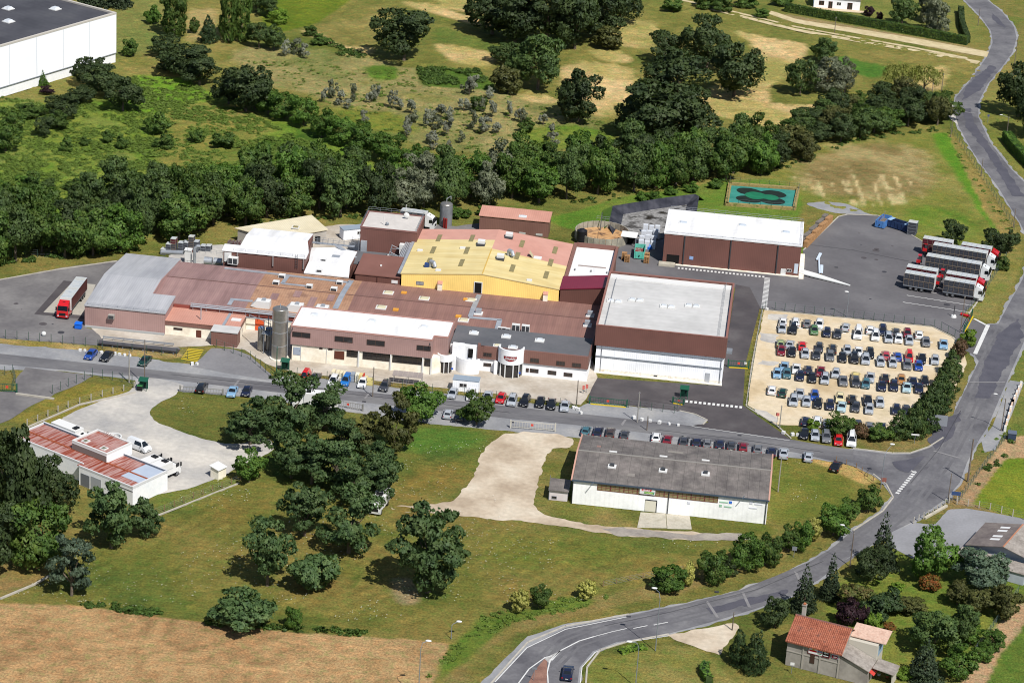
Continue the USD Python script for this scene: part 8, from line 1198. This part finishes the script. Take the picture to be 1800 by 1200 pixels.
T('1682,1062,1018,48 1722,1078,1034,70 1768,1086,1028,64 1605,1075,1050,60', 'oak', 'olive', ['olive green garden tree below the orange flowered one', 'olive green garden tree in the middle of the garden row', 'olive green tree at the right end of the garden row', 'olive green bush beside the dark clipped trees']); T('1640,1146,1072,96 1690,1132,1062,60', 'oak', 'oak', ['large mid green tree filling the garden middle', 'mid green tree behind the large one in the garden']); T('1622,1194,1118,74', 'fir', 'fir', ['dark conifer at the bottom of the garden']); T('1684,1192,1132,76 1705,1130,1092,48 1742,1140,1104,46 1725,1160,1130,40', 'oak', 'lush', ['green tree at the bottom right of the garden', 'small green fruit tree on the garden lawn, left', 'small green fruit tree on the garden lawn, right', 'small green bush beside the garden fence'])
# car park conifers and shrubs
T('1671,660,612,46 1662,684,632,50 1652,708,650,54 1640,730,668,56 1626,752,684,60 1606,766,700,52 1580,768,718,46', 'leyl', 'leyl', [f'conifer in the car park hedge row, {ORD[i]} from the top' for i in range(7)]); T('1475,762,726,58 1545,772,746,48', 'oak', 'wood', ['round shrub on the lower car park edge', 'shrub on the lower car park edge left of the conifers']); T('1431,752,736,26 1702,606,578,28', 'bush', 'lime', ['small bright shrub at the lower car park edge', 'bright green shrub at the right yard gate']); T('1512,770,744,28 1682,628,594,32', 'bush', 'russet', ['reddish shrub between the two round shrubs', 'reddish shrub at the top of the conifer row'])
T('1672,430,386,44 1742,448,402,42 1772,444,404,42', 'oak', 'oak_dark', ['bush behind the trailers at the field edge', 'left bush behind the red cab at the field edge', 'right bush behind the red cab at the field edge']); T('1762,474,450,24', 'bush', 'wood', ['small bush on the grass beside the yard'])
T('1790,205,108,76 1808,240,140,60', 'oak', 'oak_dark', ['dark trees cut by the right edge beside the upper road', 'dark tree behind the right hedge'])
# trees on the fields at the top
T('710,106,14,108 1018,213,120,84', 'oak', 'oak_dark', ['big round lone oak on the pale field', 'oak with a yellowish side above the slope']); T('1005,214,165,40', 'oak', 'olive', ['yellow green bush leaning on the oak above the slope']); T('865,60,-30,95 905,78,-20,100 960,80,-35,120 1010,86,-20,95 1052,66,-35,110 1000,40,-60,120 1090,40,-40,70', 'oak', 'oak_dark', [f'dark oak in the large clump at the top, {ORD[i]} from the left' for i in range(7)]); T('1068,86,46,50', 'bush', 'olive', ['small round olive bush right of the top oak clump']); T('945,158,60,92 888,112,72,56 915,150,80,60', 'oak', 'oak', ['grey-green oak left of centre at the pale field', 'smaller oak leaning on the grey-green one', 'low oak in front of the grey-green pair']); T('893,163,112,54', 'bush', 'olive', ['yellowish bush below the grey-green oaks'])
T('1242,122,24,88 1290,170,70,108 1168,112,54,64 1188,178,84,130 1160,250,140,150 1210,245,152,100 1110,240,180,70', 'oak', 'oak_dark', ['tall oak at the top of the right field group', 'round oak on the right side of the field group', 'small oak on the left top of the field group', 'oak in the centre of the field group', 'broad oak at the bottom of the field group', 'oak at the lower right of the field group', 'oak at the lower left of the field group']); T('1447,112,66,54 1406,166,99,58', 'oak', 'oak', ['small round tree right of the field group', 'round tree below the small one in the pale field']); T('1455,164,100,64 1485,162,98,46', 'oak', 'grey', ['greyish tree in a trio on the pale field', 'right greyish tree of the trio on the pale field']); T('1580,162,112,64 1624,162,116,60', 'willow', 'willow', ['left of two pale weeping willows', 'right of two pale weeping willows']); T('1585,46,-10,48', 'oak', 'oak', ['garden tree behind the top hedge, left']); T('1645,58,-6,50 1632,40,-30,44', 'column', 'grey', ['grey-green garden tree behind the top hedge, right', 'dark garden tree behind the grey-green one']); T('1527,28,10,18 1545,36,20,12', 'bush', 'plum', ['dark bush at the corner of the bungalow', 'tiny purple tree on the bungalow lawn']); T('1240,14,-10,40 1270,20,-8,34 1338,30,14,26 1310,12,-12,40 1375,10,-16,40 1180,20,-2,36', 'bush', 'wood', [f'garden shrub at the top along the farm track, {ORD[i]} one' for i in range(6)])
T('306,64,-34,50 402,74,-50,40 425,72,-45,44', 'column', 'wood', ['broad poplar at the top left', 'left of a poplar pair at the top left', 'right of a poplar pair at the top left']); T('366,76,24,34', 'leyl', 'cypress', ['dark cone-shaped tree between the poplars']); T('341,58,30,20 228,98,66,26', 'bush', 'wood', ['small shrub between the poplars', 'round shrub near the warehouse corner']); T('268,42,8,30', 'bush', 'lush', ['green bush left of the broad poplar']); T('165,12,-40,60 210,12,-44,54', 'fir', 'fir', ['dark fir above the warehouse corner, left', 'dark fir above the warehouse corner, right'])
T('292,98,58,58 330,138,76,84 350,150,96,72 300,126,95,56 432,196,110,88 402,182,120,60 448,192,132,52', 'oak', 'oak_dark', [f'dark grey-green tree in the upper left row, {ORD[i]} one downhill' for i in range(7)]); T('160,152,98,64 186,168,114,76 216,196,134,68 140,182,150,52 112,204,165,62', 'oak', 'oak_dark', [f'dark tree in front of the white warehouse, {ORD[i]} one' for i in range(5)]); T('80,240,204,36', 'oak', 'oak_dark', ['lone round dark shrub on the lush slope']); T('75,150,122,22', 'fir', 'lush', ['pointed light tree against the white warehouse']); T('82,164,150,22', 'bush', 'plum', ['purple bush in front of the white warehouse']); T('10,268,210,60 55,205,178,56 22,230,190,50 100,225,190,48', 'oak', 'wood', [f'green tree on the left slope, {ORD[i]} one' for i in range(4)]); T('275,235,196,46 290,260,236,34 345,250,226,28 390,260,232,40 190,250,226,24 215,262,234,22 118,266,240,22 150,255,238,20', 'bush', 'wood', [f'small dark tree scattered on the lush slope, {ORD[i]} one' for i in range(8)]); T('490,42,14,36', 'oak', 'lime', ['light yellow-green tree at the edge of the top field']); T('455,84,38,48 482,88,44,40 470,28,-10,44 450,20,-20,40', 'oak', 'oak', [f'grey-green tree at the upper left field edge, {ORD[i]} one' for i in range(4)])
T('500,208,158,62 534,220,166,54 472,200,150,48 566,240,188,56 600,254,202,58 640,272,214,64 684,288,232,64 728,304,252,62 770,312,268,54', 'oak', 'lush', [f'rich green tree in the diagonal row above the wood, {ORD[i]} from the left' for i in range(9)])
T('1130,352,336,22 1150,350,334,22 1180,342,326,24 1215,338,318,26 1255,330,312,26 850,378,360,24 800,384,362,26 820,382,366,20', 'bush', 'lush', 'low green bush along the foot of the wood', 'low bushes along the foot of the wood')
# young grey eucalyptus on the slope
eu = '545,690 590,745 480,720 640,770 680,720 760,870 800,730 850,720 830,690 960,760 1010,770 1090,800 1110,860 1060,960 1200,900 1240,880 1270,910 1300,830 1360,840 1350,960 1440,1000 1460,780 1230,1010 1240,1060 1470,660 1500,670 1530,650 1640,700 1570,790 1620,920 1590,940 345,410 285,390 210,400 1350,1100 1690,940 1520,910 1660,830 1780,820 1845,860 1880,870 2070,990 2100,1030 2020,880'.split()
for i, q in enumerate(eu):
    x, y = map(float, q.split(',')); b = (450+x/4, y/4); h = 20+R.rand()*17; tree(b, b[1]-h, 15+R.rand()*11, 'sparse', 'euc' if i % 4 else 'grey', 'slender young grey-blue tree on the dry slope', 'young grey trees on the dry slope')
T('843,194,166,30 925,232,206,30 910,260,244,22 565,78,58,36 545,62,44,22', 'bush', 'wood', ['round green bush among the young grey trees', 'green bush at the right end of the slope', 'low bush near the wood on the slope', 'dark bramble clump below the upper field', 'small dark bush below the upper field'])
# the dense wood behind the factory
def inside(poly_px, spacing, seed):
    pl = Polygon(px(poly_px)).buffer(0); x0, y0, x1, y1 = pl.bounds; r = np.random.RandomState(seed); pts = []
    for _ in range(9000):
        q = np.array([r.uniform(x0, x1), r.uniform(y0, y1)])
        if pl.contains(Point(q)) and all((q[0]-a[0])**2+(q[1]-a[1])**2 > spacing**2 for a in pts): pts.append(q)
    return pts
wood = inside([(-25, 474), (60, 463), (150, 452), (235, 437), (330, 418), (420, 398), (520, 388), (600, 384), (700, 378), (840, 370), (940, 360), (1000, 350), (1100, 340), (1190, 330), (1260, 322), (1338, 312), (1335, 284), (1260, 284), (1180, 294), (1100, 298), (1000, 308), (900, 322), (800, 334), (700, 332), (600, 330), (500, 334), (400, 344), (300, 356), (200, 368), (100, 390), (-25, 402)], 6.0, 3)
for i, q in enumerate(wood):
    s = pr([*q, 0]); k = i % 9; grey = (700 < s[0] < 770 or 860 < s[0] < 940) and R.rand() < .7
    tree(None, 0, 0, 'oak', 'grey' if grey else ('wood', 'oak', 'wood', 'oak', 'oak_dark', 'wood', 'lush', 'oak', 'wood')[k], 'silvery grey-green tree in the dense wood' if grey else 'leafy tree in the dense wood behind the factory', 'silvery trees of the dense wood' if grey else 'trees of the dense wood', loc=q, size=(R.uniform(10.5, 14.5), R.uniform(8.5, 11.5)))
fringe = inside([(-25, 345), (90, 325), (150, 330), (240, 318), (300, 322), (430, 300), (540, 315), (420, 338), (300, 350), (200, 362), (100, 384), (-25, 396)], 6.0, 15)
for i, q in enumerate(fringe): tree(None, 0, 0, 'bush' if i % 3 else 'oak', ('lush', 'wood', 'lush', 'bracken', 'oak')[i % 5], 'green bush between the lush slope and the dense wood', 'bushes above the left part of the wood', loc=q, size=(R.uniform(1.8, 4.5), R.uniform(3.2, 5.5)))
belt = inside([(1338, 312), (1400, 284), (1470, 256), (1540, 236), (1640, 224), (1668, 220), (1640, 192), (1560, 185), (1480, 192), (1430, 220), (1370, 262), (1310, 286)], 6.0, 9)
for i, q in enumerate(belt): tree(None, 0, 0, 'oak', ('oak_dark', 'wood', 'oak', 'olive', 'oak_dark')[i % 5], 'tree in the belt between mown field and pale field', 'trees of the belt above the mown field', loc=q, size=(R.uniform(5.5, 9), R.uniform(7, 10)))
# low scrub that nobody could count
def scrub(name, polys, spacing, leaf, smin, smax, seed, flat=.7):
    x = UsdGeom.PointInstancer.Define(stage, numbered('/World', name)); P, S = [], []
    for j, pl in enumerate(polys):
        g_ = Polygon(px(pl)).buffer(0); x0, y0, x1, y1 = g_.bounds; r = np.random.RandomState(seed+j); n = int(g_.area/spacing**2); q = np.c_[r.uniform(x0, x1, n*3), r.uniform(y0, y1, n*3)]; nz = meshkit.fbm(np.c_[q/6, np.zeros(len(q))], 3, seed)
        for p, z in zip(q, nz):
            if z > .40 and g_.contains(Point(p)): P.append((p[0], p[1], -.15)); s = r.uniform(smin, smax); S.append((s, s*r.uniform(.8, 1.3), s*flat*r.uniform(.7, 1.4)))
    r = np.random.RandomState(seed); pp = str(x.GetPath())
    for k in range(3):
        v, f, nr = leaf_cloud(lobes_round(6, .7, .5, .45, .4, seed+k, .8, -.2), 90, .2, 3, 0, seed+k); put('leaves', (v, f, nr), LEAF[leaf], x.GetPrim())
    x.CreatePrototypesRel().SetTargets([Sdf.Path(f'{pp}/leaves'), Sdf.Path(f'{pp}/leaves_001'), Sdf.Path(f'{pp}/leaves_002')]); n = len(P)
    x.CreateProtoIndicesAttr(Vt.IntArray.FromNumpy(r.randint(0, 3, n).astype(np.int32))); x.CreatePositionsAttr(Vt.Vec3fArray.FromNumpy(np.array(P, np.float32))); x.CreateScalesAttr(Vt.Vec3fArray.FromNumpy(np.array(S, np.float32)))
    a = r.uniform(0, 6.28, n); x.CreateOrientationsAttr(Vt.QuathArray([Gf.Quath(float(math.cos(t/2)), 0, 0, float(math.sin(t/2))) for t in a])); key(x.GetPrim(), kind='stuff', label=name.replace('_', ' '), cat='scrub'); return n
ns = scrub('bracken_scrub', [[(-60, 200), (120, 170), (230, 200), (300, 185), (420, 190), (470, 215), (520, 240), (640, 290), (560, 330), (400, 335), (250, 352), (100, 380), (-60, 420)], [(228, 134), (330, 140), (372, 168), (330, 186), (218, 204)], [(-60, 160), (60, 178), (140, 200), (60, 250), (-60, 280)]], 1.25, 'bracken', .6, 1.2, 50, .42)
ns += scrub('dark_bramble', [[(735, 120), (840, 123), (862, 150), (745, 148)], [(560, 66), (640, 100), (630, 108), (540, 80)], [(100, 395), (350, 348), (400, 330), (200, 345)], [(1000, 275), (1080, 262), (1090, 285), (990, 300)]], 1.5, 'wood', .7, 1.6, 61)
ns += scrub('bank_bramble', [[(850, 1083), (930, 1062), (1000, 1050), (1072, 1048), (1000, 1075), (900, 1095), (830, 1125)], [(800, 1130), (850, 1100), (840, 1120), (760, 1210), (735, 1210)], [(1120, 1030), (1240, 1005), (1330, 985), (1240, 1018), (1130, 1042)], [(1670, 232), (1700, 290), (1790, 415), (1780, 418), (1690, 290), (1662, 232)]], 1.0, 'bracken', .5, 1.0, 72, .5)
ns += scrub('field_edge_growth', [[(150, 1058), (250, 1070), (380, 1090), (376, 1100), (240, 1078), (150, 1066)], [(215, 1067), (400, 1092), (640, 1111), (640, 1117), (400, 1102), (215, 1076)], [(0, 470), (100, 456), (240, 440), (240, 430), (90, 446), (0, 460)], [(400, 398), (600, 385), (830, 376), (830, 368), (600, 378), (400, 390)], [(965, 372), (1070, 352), (1280, 322), (1280, 316), (1060, 345), (965, 364)], [(1345, 312), (1500, 250), (1660, 230), (1660, 224), (1500, 242), (1340, 305)]], 1.0, 'wood', .5, 1.2, 83, .7)
ns += scrub('slope_bushes', [[(400, 100), (700, 120), (1060, 210), (1060, 245), (900, 268), (760, 258), (600, 190), (480, 150)], [(560, 190), (690, 195), (750, 240), (660, 228)]], 2.6, 'bracken', .35, .9, 94, .4)
ns += scrub('flower_strip', [[(1667, 882), (1735, 800), (1772, 758), (1764, 754), (1725, 795), (1658, 876)]], .8, 'lime', .3, .6, 99, .5); ns += scrub('vegetable_plants', [[(1695, 880), (1716, 872), (1776, 795), (1790, 772), (1770, 772), (1740, 810)]], 1.9, 'wood', .5, 1.1, 103, .7)
def daisies(polys, n, seed):
    r = np.random.RandomState(seed); mb = MB(); g_ = unary_union([Polygon(px(p)).buffer(0) for p in polys]); x0, y0, x1, y1 = g_.bounds; c = 0; v, f = [], []
    while c < n:
        p = np.array([r.uniform(x0, x1), r.uniform(y0, y1)])
        if meshkit.fbm(np.array([[p[0]/9, p[1]/9, 0]]), 3, 4)[0] > .5 and g_.contains(Point(p)):
            s = r.uniform(.05, .12); k = len(v); v += [(p[0]-s, p[1]-s*.5, .35), (p[0]+s*.6, p[1]-s, .38), (p[0]+s, p[1]+s*.5, .4), (p[0]-s*.5, p[1]+s, .36)]; f.append([k, k+1, k+2, k+3]); c += 1
    return mb.add(v, f).build('white_meadow_flowers', M('daisy', (222, 222, 206)), kind='stuff', label='white meadow flowers', cat='flowers')
daisies([[(20, 1050), (300, 880), (480, 800), (870, 770), (840, 840), (960, 940), (1290, 955), (1100, 1050), (560, 1100)], [(300, 695), (420, 705), (460, 760), (330, 750)], [(1365, 810), (1490, 820), (1460, 890), (1365, 915)]], 1100, 6)
# clipped hedges
def hedge(pts, w, h, leaf, label, seed):
    P3 = [at(*q) for q in pts]; o = P3[0]; t = thing('clipped_hedge', label, 'hedge', (o[0], o[1], 0)); V, F_, N_ = [], [], []; r = np.random.RandomState(seed); n0 = 0; core = MB()
    for a, b in zip(P3[:-1], P3[1:]):
        d = b-a; L = np.linalg.norm(d); d /= L; s = np.array([-d[1], d[0], 0]); n = int(L*(w+2*h)*14)
        u = r.uniform(0, L, n); q = r.uniform(0, w+2*h, n); side = np.where(q < h, -1, np.where(q > w+h, 1, 0)); zz = np.where(side == -1, q, np.where(side == 1, w+2*h-q, h)); yy = np.where(side == 0, q-h-w/2, side*w/2)
        p = a-o+d*u[:, None]+s*yy[:, None]+np.c_[np.zeros((n, 2)), zz]; nn = s*side[:, None]+np.array([0, 0, 1.0])*(side == 0)[:, None]+r.normal(size=(n, 3))*.3; nn /= np.linalg.norm(nn, axis=1, keepdims=True); p = p+nn*r.uniform(-.1, .12, (n, 1))
        x_ = np.cross(nn, r.normal(size=(n, 3))); x_ /= np.linalg.norm(x_, axis=1, keepdims=True); y_ = np.cross(nn, x_); sz = r.uniform(.12, .28, (n, 1)); v = np.stack([p-x_*sz, p+y_*sz, p+x_*sz, p-y_*sz], 1).reshape(-1, 3); I = np.arange(n)*4+n0
        V.append(v); F_.append(np.vstack([np.stack([I, I+1, I+2], 1), np.stack([I, I+2, I+3], 1)])[:, ::-1]); N_.append(np.repeat(nn, 4, 0)); n0 += 4*n; an_ = math.atan2(d[1], d[0]); c, s_ = math.cos(an_), math.sin(an_); core.box(0, L, -w/2+.12, w/2-.12, 0, h-.12, R=[[c, -s_, 0], [s_, c, 0], [0, 0, 1]], o=a-o)
    put('foliage', (np.vstack(V), np.vstack(F_), np.vstack(N_)), LEAF[leaf], t); core.build('inner_growth', LEAF['cypress'], t)
hedge([(1380, 20), (1500, 42), (1600, 60), (1700, 79)], 1.8, 2.6, 'wood', 'long clipped hedge below the bungalow garden', 1); hedge([(1700, 76), (1690, 48), (1688, 22)], 1.6, 2.2, 'oak_dark', 'hedge at the right side of the bungalow garden', 2); hedge([(1768, 246), (1785, 268), (1815, 300)], 2.4, 2.6, 'lush', 'clipped hedge on the right edge by the upper road', 3); hedge([(1240, 1172), (1236, 1185), (1246, 1200)], 1.4, 1.3, 'lush', 'low curved hedge in front of the tiled house', 4); hedge([(1090, 1147), (1115, 1140), (1135, 1138)], 1.6, .5, 'lime', 'low green mound of ground cover inside the bend', 5)
